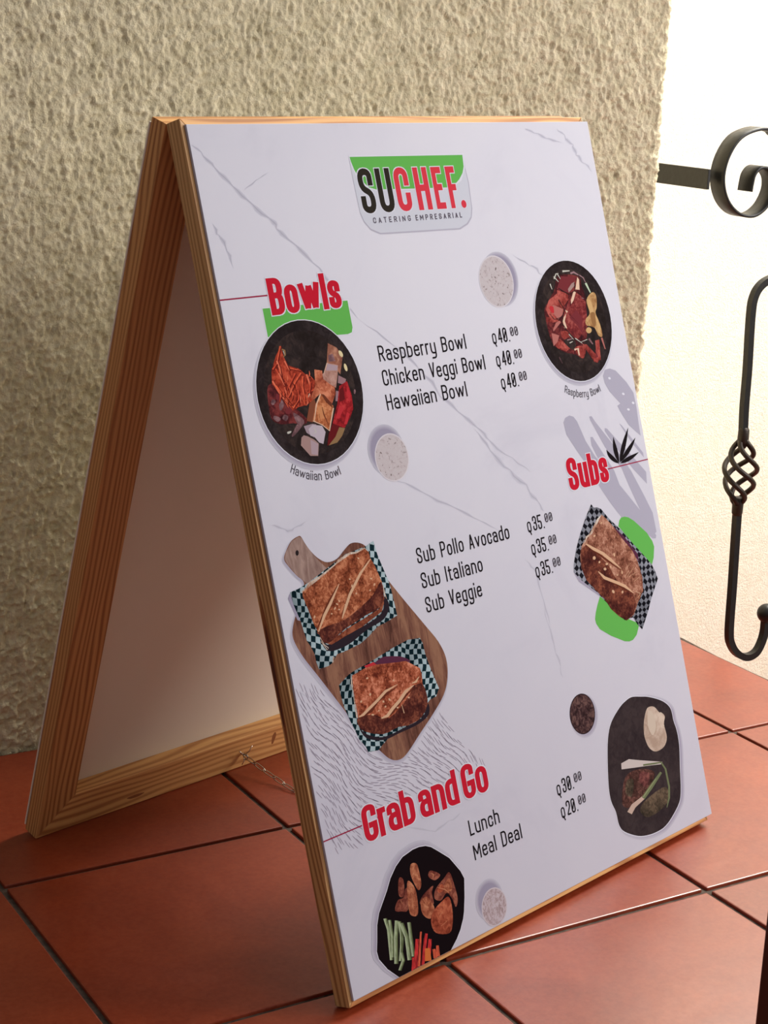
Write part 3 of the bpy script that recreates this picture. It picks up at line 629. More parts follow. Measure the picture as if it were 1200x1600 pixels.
["carrot_light",[[81.4,252.4],[81.8,255.7],[81.9,258.8],[82.3,258.8],[83.3,255.6],[81.7,252.3]],0],
["carrot_dark",[[50.3,251.2],[49.3,254.3],[47.9,257.4],[48.2,257.5],[50.7,254.6],[50.7,251.3]],0],
["carrot_mid",[[84.9,258.3],[86.7,261.2],[88.1,263.5],[88.5,263.4],[88.1,260.7],[85.2,258.2]],0],
["carrot_light2",[[56.9,243.4],[57.6,247.4],[58.1,251.2],[58.4,251.2],[59.1,247.3],[57.2,243.3]],0],
["carrot_light",[[60.0,231.1],[60.5,234.2],[60.7,237.0],[61.0,237.0],[61.9,234.1],[60.3,231.0]],0],
["carrot_dark",[[71.9,250.8],[70.1,255.3],[67.9,259.8],[68.3,259.9],[71.5,255.6],[72.3,250.8]],0],
["carrot_mid",[[78.7,253.9],[78.9,257.2],[78.7,260.4],[79.0,260.4],[80.3,257.2],[79.1,253.9]],0],
["carrot_light2",[[63.3,232.8],[62.9,235.6],[62.1,238.3],[62.4,238.4],[64.3,235.7],[63.7,232.8]],0],
["carrot_light",[[53.4,255.0],[55.6,259.1],[57.4,262.7],[57.7,262.6],[56.9,258.7],[53.7,254.8]],0],
["carrot_dark",[[67.7,239.8],[70.0,244.2],[72.0,248.2],[72.3,248.1],[71.4,243.8],[68.1,239.6]],0],
["carrot_mid",[[72.0,241.8],[71.7,244.9],[71.2,247.9],[71.5,248.0],[73.2,245.0],[72.3,241.8]],0],
["carrot_light2",[[65.9,244.8],[64.0,248.1],[61.6,251.5],[61.9,251.6],[65.3,248.5],[66.3,244.9]],0],
["carrot_light",[[66.1,247.7],[65.6,250.6],[64.7,253.5],[65.0,253.6],[67.0,250.8],[66.5,247.7]],0],
["carrot_dark",[[56.7,247.4],[55.7,251.8],[54.3,256.2],[54.6,256.3],[57.1,252.0],[57.1,247.4]],0],
["carrot_mid",[[50.2,247.1],[49.3,251.8],[48.0,256.3],[48.4,256.4],[50.7,251.9],[50.5,247.1]],0],
["carrot_light2",[[92.1,231.9],[91.3,234.9],[90.1,237.8],[90.4,237.9],[92.7,235.1],[92.5,231.9]],0],
["carrot_light",[[62.6,242.2],[63.1,245.9],[63.2,249.4],[63.6,249.4],[64.5,245.8],[62.9,242.2]],0],
["carrot_dark",[[67.1,252.0],[65.3,254.9],[63.0,257.9],[63.3,258.1],[66.6,255.3],[67.5,252.1]],0],
["carrot_mid",[[53.6,246.4],[54.4,249.5],[54.9,252.4],[55.2,252.4],[55.8,249.3],[54.0,246.3]],0],
["carrot_light2",[[73.9,252.3],[73.9,256.1],[73.6,259.8],[73.9,259.9],[75.4,256.1],[74.3,252.2]],0],
["carrot_light",[[84.6,250.6],[83.0,255.1],[81.0,259.6],[81.3,259.7],[84.4,255.4],[84.9,250.7]],0],
["carrot_dark",[[52.7,247.0],[52.1,250.7],[51.2,254.3],[51.5,254.4],[53.6,250.8],[53.1,247.0]],0],
["carrot_mid",[[90.9,235.6],[94.2,240.2],[97.0,244.2],[97.3,244.1],[95.5,239.7],[91.2,235.5]],0],
["carrot_light2",[[83.5,258.1],[82.1,260.6],[80.4,263.3],[80.7,263.5],[83.5,261.1],[83.8,258.1]],0],
["carrot_light",[[75.1,254.0],[77.3,258.8],[79.0,263.2],[79.4,263.2],[78.7,258.5],[75.4,253.9]],0],
["carrot_dark",[[60.0,254.7],[58.7,257.5],[57.0,260.5],[57.4,260.6],[60.1,257.9],[60.4,254.7]],0],
["chick_mid",[[122.8,208.7],[133.1,213.8],[139.1,222.8],[131.5,239.5],[128.6,235.5],[129.8,231.0],[116.7,226.9]],0],
["mauve",[[120.5,220.0],[126.5,219.2],[128.5,226.3],[119.5,226.3]],0],
["chick_orange",[[99.1,231.4],[108.7,233.4],[108.4,241.6],[121.1,249.4],[120.7,256.7],[112.6,266.8],[100.6,254.4],[91.9,258.8],[87.3,257.3],[96.3,246.6]],0],
["chick_light",[[116.7,226.9],[130.9,230.7],[127.7,240.0],[122.5,251.4],[115.3,246.9],[108.4,241.6],[108.0,236.9],[111.3,235.5]],0],
["pink_pale",[[117.2,227.7],[130.1,231.1],[128.4,235.5],[113.9,233.9]],0],
["mauve_light",[[128.7,240.1],[137.8,244.8],[135.2,250.1],[126.2,247.2]],0],
["mauve_light",[[121.8,254.1],[127.8,255.7],[124.2,264.5],[118.6,263.8]],0],
["chick_dark",[[92.1,257.9],[92.9,264.4],[84.5,279.6],[77.0,277.3],[84.9,261.6]],0],
["grill_brown",[[100.6,254.4],[104.6,258.5],[114.9,268.0],[103.9,290.4],[95.4,283.8],[84.8,278.8],[91.7,264.2]],0],
["grill_dark",[[101.7,254.9],[105.3,255.8],[113.1,265.0],[113.2,269.6],[105.9,263.2]],0],
["grill_light",[[93.2,268.0],[97.8,265.0],[104.3,269.4],[99.5,277.9],[93.4,277.2]],0],
["red_pepper",[[127.3,250.1],[138.6,246.8],[141.4,261.0],[140.0,273.8],[133.1,282.2],[124.7,289.5],[120.5,290.7],[110.7,288.5],[109.4,283.8],[120.6,265.9]],0],
["pepper_dark",[[109.4,283.8],[124.5,290.4],[113.9,300.9],[100.6,302.7],[97.2,303.6],[101.9,292.9]],0],
["olive",[[117.2,288.5],[124.5,290.4],[118.8,297.0],[111.0,302.3],[99.1,303.5],[109.9,296.7]],0],
["red_bright",[[138.1,251.3],[140.1,260.9],[137.0,267.9],[134.9,258.4]],0],
["red_bright",[[122.6,268.0],[128.2,271.4],[119.3,280.5],[114.3,279.8]],0],
["red_bright",[[131.0,275.5],[134.3,277.8],[127.9,287.1],[124.2,286.6]],0],
["pepper_dark",[[132.4,250.7],[131.6,263.5],[123.3,265.3],[126.4,253.7]],0],
["white_meat2",[[72.2,281.7],[83.6,280.9],[88.3,282.0],[82.7,293.9],[74.2,288.2]],0],
["white_meat",[[77.5,285.1],[83.4,281.8],[95.3,284.2],[98.3,290.6],[92.7,301.2],[87.6,299.1],[82.9,293.0],[78.3,291.5]],0],
["chick_pale",[[66.5,291.7],[70.0,289.9],[74.6,291.5],[82.2,295.7],[86.9,299.9],[83.2,311.2],[73.5,309.8],[64.1,298.6]],0],
["pink_pale",[[77.4,295.0],[86.1,300.3],[82.9,310.3],[75.2,308.3]],0],
["cream_edge",[[100.2,254.6],[92.3,264.2],[86.4,278.5],[87.1,278.6],[93.6,264.6],[101.5,255.1]],0],
["cream_edge",[[113.5,269.5],[107.6,280.7],[103.0,290.2],[104.0,290.5],[109.0,281.1],[114.9,269.9]],0],
["cream_edge",[[84.6,278.6],[95.2,283.6],[103.1,290.0],[103.6,289.7],[95.9,283.1],[85.2,278.0]],0],
["grill_dark",[[99.6,267.0],[99.7,274.5],[103.0,283.0],[103.5,282.9],[101.2,274.3],[100.1,267.0]],0],
["grill_dark",[[94.3,272.7],[93.9,279.1],[94.4,279.1],[94.8,272.8]],0],
["cream_edge",[[116.5,226.8],[109.4,237.0],[109.8,237.2],[117.5,227.1]],0],
["white_dull",[[84.4,285.3],[85.9,288.8],[82.3,290.1],[82.5,290.4],[87.1,289.1],[85.6,285.0]],0],
["cream_edge",[[86.7,252.6],[84.2,256.0],[84.7,256.2],[87.7,253.0]],0],
["bean",[[139.4,219.7],[139.9,221.4],[139.6,222.8],[138.7,223.5],[137.4,223.3],[136.0,222.4],[135.0,220.8],[134.5,219.1],[134.8,217.7],[135.7,217.0],[137.0,217.2],[138.4,218.1]],0],
["bean",[[142.3,233.6],[142.3,235.5],[141.8,237.0],[140.9,237.6],[139.8,237.2],[138.8,235.9],[138.2,234.0],[138.2,232.1],[138.7,230.6],[139.6,230.0],[140.7,230.4],[141.7,231.7]],0],
["mauve",[[147.5,258.0],[147.0,259.1],[146.3,259.9],[145.6,260.1],[145.0,259.7],[144.8,258.8],[144.9,257.7],[145.4,256.6],[146.1,255.8],[146.8,255.6],[147.4,256.0],[147.6,256.9]],0],
["olive",[[62.4,209.4],[65.3,210.2],[64.8,214.2],[62.6,215.6],[63.1,216.2],[66.6,214.6],[67.1,209.7],[63.3,208.1]],0],
["white_dull",[[63.8,210.3],[64.7,213.9],[65.2,213.8],[64.8,210.2]],0]]],
["printed_bowl","dark round bowl with sliced red meat and ginger",[["sh1",[[571.0,223.2],[570.4,232.2],[568.7,241.0],[565.8,249.6],[561.8,257.7],[556.8,265.1],[550.8,271.9],[544.0,277.9],[536.5,282.9],[528.5,286.9],[519.9,289.8],[511.1,291.5],[502.1,292.1],[493.1,291.5],[484.3,289.8],[475.7,286.9],[467.6,282.9],[460.2,277.9],[453.4,271.9],[447.4,265.1],[442.4,257.7],[438.4,249.6],[435.5,241.0],[433.8,232.2],[433.2,223.2],[433.8,214.2],[435.5,205.4],[438.4,196.8],[442.4,188.8],[447.4,181.3],[453.4,174.5],[460.2,168.5],[467.6,163.5],[475.7,159.5],[484.3,156.6],[493.1,154.9],[502.1,154.3],[511.1,154.9],[519.9,156.6],[528.5,159.5],[536.5,163.5],[544.0,168.5],[550.8,174.5],[556.8,181.3],[561.8,188.8],[565.8,196.8],[568.7,205.4],[570.4,214.2]],0],
["sh2",[[570.0,223.0],[569.4,231.9],[567.7,240.6],[564.8,249.0],[560.9,257.0],[556.0,264.3],[550.1,271.0],[543.4,276.9],[536.0,281.8],[528.1,285.7],[519.7,288.6],[511.0,290.3],[502.1,290.9],[493.2,290.3],[484.5,288.6],[476.1,285.7],[468.1,281.8],[460.8,276.9],[454.1,271.0],[448.2,264.3],[443.3,257.0],[439.4,249.0],[436.5,240.6],[434.8,231.9],[434.2,223.0],[434.8,214.1],[436.5,205.4],[439.4,197.0],[443.3,189.1],[448.2,181.7],[454.1,175.0],[460.8,169.1],[468.1,164.2],[476.1,160.3],[484.5,157.4],[493.2,155.7],[502.1,155.1],[511.0,155.7],[519.7,157.4],[528.1,160.3],[536.0,164.2],[543.4,169.1],[550.1,175.0],[556.0,181.7],[560.9,189.1],[564.8,197.0],[567.7,205.4],[569.4,214.1]],0],
["sh3",[[569.0,222.8],[568.4,231.5],[566.7,240.1],[563.9,248.4],[560.0,256.2],[555.2,263.5],[549.4,270.1],[542.8,275.9],[535.5,280.7],[527.7,284.6],[519.4,287.4],[510.8,289.1],[502.1,289.7],[493.4,289.1],[484.8,287.4],[476.5,284.6],[468.6,280.7],[461.4,275.9],[454.8,270.1],[449.0,263.5],[444.2,256.2],[440.3,248.4],[437.5,240.1],[435.8,231.5],[435.2,222.8],[435.8,214.1],[437.5,205.5],[440.3,197.2],[444.2,189.4],[449.0,182.1],[454.8,175.5],[461.4,169.7],[468.6,164.9],[476.5,161.0],[484.8,158.2],[493.4,156.5],[502.1,155.9],[510.8,156.5],[519.4,158.2],[527.7,161.0],[535.5,164.9],[542.8,169.7],[549.4,175.5],[555.2,182.1],[560.0,189.3],[563.9,197.2],[566.7,205.5],[568.4,214.1]],0],
["glow",[[571.6,220.4],[571.0,229.2],[569.3,237.9],[566.4,246.3],[562.5,254.2],[557.6,261.6],[551.8,268.3],[545.1,274.1],[537.8,279.0],[529.8,282.9],[521.4,285.8],[512.7,287.5],[503.9,288.1],[495.1,287.5],[486.4,285.8],[478.0,282.9],[470.1,279.0],[462.7,274.1],[456.0,268.3],[450.2,261.6],[445.3,254.2],[441.4,246.3],[438.5,237.9],[436.8,229.2],[436.2,220.4],[436.8,211.6],[438.5,202.9],[441.4,194.5],[445.3,186.6],[450.2,179.2],[456.0,172.5],[462.7,166.7],[470.0,161.8],[478.0,157.9],[486.4,155.0],[495.1,153.3],[503.9,152.7],[512.7,153.3],[521.4,155.0],[529.8,157.9],[537.8,161.8],[545.1,166.7],[551.8,172.5],[557.6,179.2],[562.5,186.5],[566.4,194.5],[569.3,202.9],[571.0,211.6]],0],
["plate",[[570.8,220.4],[570.2,229.1],[568.5,237.7],[565.7,246.0],[561.8,253.8],[557.0,261.1],[551.2,267.7],[544.6,273.5],[537.4,278.3],[529.5,282.2],[521.2,285.0],[512.6,286.7],[503.9,287.3],[495.2,286.7],[486.6,285.0],[478.3,282.2],[470.4,278.3],[463.2,273.5],[456.6,267.7],[450.8,261.1],[446.0,253.8],[442.1,246.0],[439.3,237.7],[437.6,229.1],[437.0,220.4],[437.6,211.7],[439.3,203.1],[442.1,194.8],[446.0,187.0],[450.8,179.7],[456.6,173.1],[463.2,167.3],[470.4,162.5],[478.3,158.6],[486.6,155.8],[495.2,154.1],[503.9,153.5],[512.6,154.1],[521.2,155.8],[529.5,158.6],[537.4,162.5],[544.6,167.3],[551.2,173.1],[557.0,179.7],[561.8,186.9],[565.7,194.8],[568.5,203.1],[570.2,211.7]],0],
["plate2",[[561.4,220.4],[560.9,227.9],[559.5,235.3],[557.1,242.4],[553.7,249.2],[549.5,255.4],[544.6,261.1],[538.9,266.0],[532.7,270.2],[525.9,273.6],[518.8,276.0],[511.4,277.4],[503.9,277.9],[496.4,277.4],[489.0,276.0],[481.9,273.6],[475.1,270.2],[468.9,266.0],[463.2,261.1],[458.3,255.4],[454.1,249.2],[450.7,242.4],[448.3,235.3],[446.9,227.9],[446.4,220.4],[446.9,212.9],[448.3,205.5],[450.7,198.4],[454.1,191.6],[458.3,185.4],[463.2,179.7],[468.9,174.8],[475.1,170.6],[481.9,167.2],[489.0,164.8],[496.4,163.4],[503.9,162.9],[511.4,163.4],[518.8,164.8],[525.9,167.2],[532.7,170.6],[538.9,174.8],[544.6,179.7],[549.5,185.4],[553.7,191.6],[557.1,198.4],[559.5,205.5],[560.9,212.9]],0],
["maroon",[[494.7,168.4],[525.5,172.3],[528.1,183.2],[531.5,196.9],[525.2,227.9],[519.9,240.9],[510.1,248.9],[506.2,261.9],[495.9,257.3],[477.1,252.7],[462.3,245.1],[456.8,234.9],[454.7,218.1],[455.3,204.2],[465.8,194.5],[478.7,184.0],[484.6,173.9]],1],
["meat_red",[[494.1,204.7],[504.3,194.8],[515.6,190.8],[525.7,196.5],[529.0,210.2],[522.8,225.9],[507.0,239.6],[498.5,238.8],[489.5,230.0],[482.3,220.5]],1],
["meat_red2",[[465.8,194.5],[484.9,187.2],[488.8,203.4],[488.1,210.4],[475.0,216.3],[461.9,212.6],[457.3,204.3]],0],
["meat_pink",[[466.5,201.6],[472.6,200.3],[488.0,206.0],[485.1,211.9],[476.3,216.5],[469.8,209.7]],0],
["red_bright",[[465.2,201.5],[471.4,202.0],[470.7,208.9],[465.7,206.8]],1],
["meat_red2",[[482.9,184.4],[501.3,190.2],[500.9,196.3],[488.8,203.4],[482.4,195.8]],0],
["maroon2",[[494.2,170.1],[522.4,172.9],[513.2,179.4],[503.0,189.4],[483.2,183.5]],0],
["meat_red2",[[456.4,212.1],[468.5,214.0],[477.2,218.3],[465.7,219.1],[454.9,217.2]],0],
["meat_pink",[[478.7,218.0],[479.5,220.3],[464.3,228.6],[463.7,226.8],[471.2,219.5]],0],
["meat_pink",[[460.3,230.0],[472.7,233.8],[467.9,240.4],[459.7,244.4]],0],
["meat_red2",[[476.7,229.7],[489.5,230.0],[490.6,236.3],[481.2,239.0],[476.3,235.9]],0],
["meat_red2",[[473.1,237.3],[482.2,245.3],[488.1,249.4],[480.1,252.2],[465.9,247.2],[462.8,243.4]],0],
["plate2",[[479.5,239.7],[496.8,239.6],[499.0,246.9],[493.3,251.7],[484.5,247.3]],1],
["meat_red2",[[494.9,251.0],[504.4,248.3],[515.3,251.2],[509.1,262.2],[501.1,259.6]],1],
["chick_pale",[[511.0,179.3],[516.5,177.9],[515.2,182.3],[503.1,189.0],[502.8,184.9]],0],
["cream_edge",[[523.1,173.0],[525.6,175.9],[523.2,187.3],[515.8,186.3]],0],
["cream_edge",[[512.1,187.9],[515.7,189.5],[509.2,197.9],[503.6,201.9],[504.2,197.5]],0],
["cream_edge",[[483.3,217.1],[492.3,210.8],[487.0,219.2],[488.9,227.3],[484.0,226.9]],0],
["cream_edge",[[491.3,207.1],[495.7,209.3],[492.3,210.8]],0],
["maroon2",[[510.3,208.7],[519.2,218.4],[514.0,235.8],[508.0,226.3],[496.4,216.4]],0],
["meat_red",[[524.2,196.4],[530.1,201.3],[528.5,212.0],[522.8,206.1]],0],
["ginger",[[532.1,199.7],[544.9,191.7],[551.2,195.7],[548.9,208.2],[544.6,215.1],[549.0,228.2],[549.4,241.8],[542.4,240.3],[538.2,231.7],[530.8,228.8],[524.0,226.9],[524.4,220.6],[533.7,214.2]],1],
["ginger_light",[[533.0,201.6],[539.4,200.3],[541.5,213.1],[535.2,214.3]],1],
["ginger_dark",[[534.9,215.2],[542.4,214.9],[541.7,227.5],[535.3,228.8]],1],
["ginger_light",[[545.2,220.6],[548.4,229.9],[547.3,238.9],[541.9,236.6]],0],
["meat_red2",[[510.6,247.1],[517.8,247.8],[537.6,266.0],[532.0,270.0],[526.4,268.5]],0],
["meat_red2",[[534.8,245.4],[542.5,244.8],[538.6,267.9],[531.8,265.4]],0],
["maroon2",[[532.1,254.6],[535.2,264.0],[530.6,264.4]],0],
["ginger_light",[[531.9,233.4],[530.7,235.0],[528.4,236.1],[525.7,236.3],[523.2,235.6],[521.7,234.2],[521.5,232.5],[522.7,230.9],[524.9,229.8],[527.6,229.6],[530.1,230.3],[531.6,231.7]],0],
["white_dull",[[498.4,166.0],[511.4,165.8],[511.6,164.7],[498.8,163.9]],0],
["mauve_light",[[512.4,169.3],[517.6,168.3],[525.3,171.4],[526.5,170.5],[518.8,166.3],[511.8,167.2]],0],
["white_dull",[[482.3,172.6],[487.2,167.4],[490.9,167.1],[490.9,166.5],[485.9,166.5],[480.6,172.1]],0],
["white_dull",[[487.9,167.3],[492.2,173.2],[493.0,173.0],[489.5,166.9]],0],
["white_dull",[[480.7,170.1],[487.8,176.1],[488.7,175.7],[482.4,169.3]],0],
["white_dull",[[472.0,177.2],[474.2,183.4],[475.2,183.2],[474.0,176.9]],0],
["mauve_light",[[526.7,171.4],[532.9,174.9],[536.0,180.3],[536.9,180.1],[534.4,174.3],[528.0,170.6]],0],
["scallion",[[534.5,181.0],[540.9,192.1],[542.8,191.7],[538.1,180.3]],0],
["white_dull",[[489.2,234.3],[496.3,240.6],[496.9,240.3],[490.4,233.8]],0],
["white_dull",[[499.2,239.8],[510.6,246.5],[511.2,246.1],[500.4,239.0]],0],
["white_dull",[[520.6,242.3],[507.6,244.4],[507.8,244.8],[520.9,243.2]],0],
["mauve_light",[[485.2,240.8],[495.5,239.7],[495.4,239.1],[485.0,239.6]],0],
["white_dull",[[488.7,244.3],[494.7,242.8],[494.4,242.1],[488.1,243.0]],0],
["mauve",[[522.2,242.7],[528.4,249.2],[530.2,248.7],[525.6,241.6]],0],
["meat_pink",[[545.8,243.6],[549.5,256.5],[551.1,256.4],[549.0,243.3]],0],
["cream_edge",[[494.9,252.9],[499.8,251.7],[500.4,258.7],[502.3,258.7],[503.0,250.6],[494.4,250.7]],0],
["maroon2",[[489.6,203.4],[488.1,210.4],[488.7,210.4],[490.7,203.5]],0],
["mauve_light",[[523.9,196.8],[528.1,197.8],[528.5,197.4],[524.6,196.0]],0],
["mauve",[[465.1,257.0],[469.0,264.4],[469.8,264.2],[466.7,256.7]],0],
["plate",[[485.8,183.1],[502.2,191.5],[514.4,188.0],[521.3,191.0],[521.7,190.6],[514.4,187.2],[502.7,190.8],[486.6,182.5]],0],
["plate2",[[482.1,195.1],[489.3,207.0],[483.8,214.2],[469.7,215.5],[463.2,209.1],[462.7,209.3],[469.2,216.2],[484.4,214.8],[490.4,207.0],[483.2,194.8]],0],
["plate",[[515.7,178.8],[514.1,187.6],[514.7,187.6],[516.8,178.8]],0],
["plate2",[[484.7,215.3],[481.0,220.5],[486.5,229.1],[505.0,245.8],[505.4,245.6],[487.5,228.7],[482.2,220.4],[485.7,215.6]],0],
["maroon",[[497.1,213.1],[511.2,224.9],[511.6,224.8],[497.8,212.8]],0]]],
["printed_sauce_cup","speckled white sauce cup with shadow to its right",[["sh1",[[420.6,166.2],[420.2,171.3],[418.8,176.2],[416.7,180.8],[413.8,185.0],[410.2,188.6],[406.0,191.5],[401.4,193.6],[396.5,195.0],[391.4,195.4],[386.3,195.0],[381.4,193.6],[376.8,191.5],[372.6,188.6],[369.0,185.0],[366.1,180.8],[364.0,176.2],[362.6,171.3],[362.2,166.2],[362.6,161.1],[364.0,156.2],[366.1,151.6],[369.0,147.4],[372.6,143.8],[376.8,140.9],[381.4,138.8],[386.3,137.4],[391.4,137.0],[396.5,137.4],[401.4,138.8],[406.0,140.9],[410.2,143.8],[413.8,147.4],[416.7,151.6],[418.8,156.2],[420.2,161.1]],0],
["sh2",[[419.5,166.2],[419.1,171.1],[417.8,175.8],[415.7,180.2],[412.9,184.3],[409.5,187.7],[405.4,190.5],[401.0,192.6],[396.3,193.9],[391.4,194.3],[386.5,193.9],[381.8,192.6],[377.3,190.5],[373.3,187.7],[369.9,184.3],[367.1,180.2],[365.0,175.8],[363.7,171.1],[363.3,166.2],[363.7,161.3],[365.0,156.6],[367.1,152.1],[369.9,148.1],[373.3,144.7],[377.3,141.9],[381.8,139.8],[386.5,138.5],[391.4,138.1],[396.3,138.5],[401.0,139.8],[405.4,141.9],[409.5,144.7],[412.9,148.1],[415.7,152.2],[417.8,156.6],[419.1,161.3]],0],
["sh3",[[418.4,166.2],[418.0,170.9],[416.8,175.4],[414.8,179.7],[412.1,183.6],[408.8,186.9],[404.9,189.6],[400.6,191.6],[396.1,192.8],[391.4,193.2],[386.7,192.8],[382.2,191.6],[377.9,189.6],[374.0,186.9],[370.7,183.6],[368.0,179.7],[366.0,175.4],[364.8,170.9],[364.4,166.2],[364.8,161.5],[366.0,157.0],[368.0,152.7],[370.7,148.8],[374.0,145.5],[377.9,142.8],[382.2,140.8],[386.7,139.6],[391.4,139.2],[396.1,139.6],[400.6,140.8],[404.9,142.8],[408.8,145.5],[412.1,148.8],[414.8,152.7],[416.8,157.0],[418.0,161.5]],0],
["sh4",[[417.3,166.2],[416.9,170.7],[415.7,175.1],[413.8,179.1],[411.2,182.8],[408.0,186.0],[404.3,188.6],[400.3,190.5],[395.9,191.7],[391.4,192.1],[386.9,191.7],[382.5,190.5],[378.4,188.6],[374.8,186.0],[371.6,182.8],[369.0,179.2],[367.1,175.1],[365.9,170.7],[365.5,166.2],[365.9,161.7],[367.1,157.3],[369.0,153.2],[371.6,149.6],[374.8,146.4],[378.4,143.8],[382.5,141.9],[386.9,140.7],[391.4,140.3],[395.9,140.7],[400.3,141.9],[404.3,143.8],[408.0,146.4],[411.2,149.6],[413.8,153.2],[415.7,157.3],[416.9,161.7]],0],
["sh5",[[416.2,166.2],[415.8,170.5],[414.7,174.7],[412.9,178.6],[410.4,182.1],[407.3,185.2],[403.8,187.7],[399.9,189.5],[395.7,190.6],[391.4,191.0],[387.1,190.6],[382.9,189.5],[379.0,187.7],[375.5,185.2],[372.4,182.1],[369.9,178.6],[368.1,174.7],[367.0,170.5],[366.6,166.2],[367.0,161.9],[368.1,157.7],[369.9,153.8],[372.4,150.3],[375.5,147.2],[379.0,144.7],[382.9,142.9],[387.1,141.8],[391.4,141.4],[395.7,141.8],[399.9,142.9],[403.8,144.7],[407.3,147.2],[410.4,150.3],[412.9,153.8],[414.7,157.7],[415.8,161.9]],0],
["cup_rim",[[412.0,168.2],[411.6,173.0],[410.3,177.6],[408.3,182.0],[405.5,185.9],[402.1,189.3],[398.2,192.1],[393.8,194.1],[389.2,195.4],[384.4,195.8],[379.6,195.4],[375.0,194.1],[370.6,192.1],[366.7,189.3],[363.3,185.9],[360.5,182.0],[358.5,177.6],[357.2,173.0],[356.8,168.2],[357.2,163.4],[358.5,158.8],[360.5,154.4],[363.3,150.5],[366.7,147.1],[370.6,144.3],[375.0,142.3],[379.6,141.0],[384.4,140.6],[389.2,141.0],[393.8,142.3],[398.2,144.3],[402.1,147.1],[405.5,150.5],[408.3,154.4],[410.3,158.8],[411.6,163.4]],0],
["cup",[[410.7,168.2],[410.3,172.8],[409.1,177.2],[407.2,181.3],[404.5,185.1],[401.3,188.3],[397.5,191.0],[393.4,192.9],[389.0,194.1],[384.4,194.5],[379.8,194.1],[375.4,192.9],[371.2,191.0],[367.5,188.3],[364.3,185.1],[361.6,181.3],[359.7,177.2],[358.5,172.8],[358.1,168.2],[358.5,163.6],[359.7,159.2],[361.6,155.0],[364.3,151.3],[367.5,148.1],[371.2,145.4],[375.4,143.5],[379.8,142.3],[384.4,141.9],[389.0,142.3],[393.4,143.5],[397.5,145.4],[401.3,148.1],[404.5,151.3],[407.2,155.1],[409.1,159.2],[410.3,163.6]],0]]],
["printed_sauce_cup","speckled white sauce cup",[["sh1",[[199.5,318.5],[199.1,322.9],[198.0,327.1],[196.1,331.1],[193.6,334.7],[190.5,337.8],[186.9,340.3],[182.9,342.2],[178.7,343.3],[174.3,343.7],[169.9,343.3],[165.7,342.2],[161.7,340.3],[158.1,337.8],[155.0,334.7],[152.5,331.1],[150.6,327.1],[149.5,322.9],[149.1,318.5],[149.5,314.1],[150.6,309.9],[152.5,305.9],[155.0,302.3],[158.1,299.2],[161.7,296.7],[165.7,294.8],[169.9,293.7],[174.3,293.3],[178.7,293.7],[182.9,294.8],[186.9,296.7],[190.5,299.2],[193.6,302.3],[196.1,305.9],[198.0,309.9],[199.1,314.1]],0],
["sh2",[[198.4,318.5],[198.0,322.7],[196.9,326.7],[195.2,330.6],[192.8,334.0],[189.8,337.0],[186.4,339.4],[182.5,341.1],[178.5,342.2],[174.3,342.6],[170.1,342.2],[166.1,341.1],[162.3,339.4],[158.8,337.0],[155.8,334.0],[153.4,330.6],[151.7,326.7],[150.6,322.7],[150.2,318.5],[150.6,314.3],[151.7,310.3],[153.4,306.4],[155.8,303.0],[158.8,300.0],[162.2,297.6],[166.1,295.9],[170.1,294.8],[174.3,294.4],[178.5,294.8],[182.5,295.9],[186.3,297.6],[189.8,300.0],[192.8,303.0],[195.2,306.4],[196.9,310.3],[198.0,314.3]],0],
["sh3",[[197.3,318.5],[197.0,322.5],[195.9,326.4],[194.2,330.0],[191.9,333.3],[189.1,336.1],[185.8,338.4],[182.2,340.1],[178.3,341.2],[174.3,341.5],[170.3,341.2],[166.4,340.1],[162.8,338.4],[159.5,336.1],[156.7,333.3],[154.4,330.0],[152.7,326.4],[151.6,322.5],[151.3,318.5],[151.6,314.5],[152.7,310.6],[154.4,307.0],[156.7,303.7],[159.5,300.9],[162.8,298.6],[166.4,296.9],[170.3,295.8],[174.3,295.5],[178.3,295.8],[182.2,296.9],[185.8,298.6],[189.1,300.9],[191.9,303.7],[194.2,307.0],[195.9,310.6],[197.0,314.5]],0],
["sh4",[[196.2,318.5],[195.9,322.3],[194.9,326.0],[193.3,329.4],[191.1,332.6],[188.4,335.3],[185.2,337.5],[181.8,339.1],[178.1,340.1],[174.3,340.4],[170.5,340.1],[166.8,339.1],[163.4,337.5],[160.2,335.3],[157.5,332.6],[155.3,329.4],[153.7,326.0],[152.7,322.3],[152.4,318.5],[152.7,314.7],[153.7,311.0],[155.3,307.6],[157.5,304.4],[160.2,301.7],[163.3,299.5],[166.8,297.9],[170.5,296.9],[174.3,296.6],[178.1,296.9],[181.8,297.9],[185.2,299.5],[188.4,301.7],[191.1,304.4],[193.3,307.6],[194.9,311.0],[195.9,314.7]],0],
["sh5",[[195.1,318.5],[194.8,322.1],[193.8,325.6],[192.3,328.9],[190.2,331.9],[187.7,334.4],[184.7,336.5],[181.4,338.0],[177.9,339.0],[174.3,339.3],[170.7,339.0],[167.2,338.0],[163.9,336.5],[160.9,334.4],[158.4,331.9],[156.3,328.9],[154.8,325.6],[153.8,322.1],[153.5,318.5],[153.8,314.9],[154.8,311.4],[156.3,308.1],[158.4,305.1],[160.9,302.6],[163.9,300.5],[167.2,299.0],[170.7,298.0],[174.3,297.7],[177.9,298.0],[181.4,299.0],[184.7,300.5],[187.7,302.6],[190.2,305.1],[192.3,308.1],[193.8,311.4],[194.8,314.9]],0],
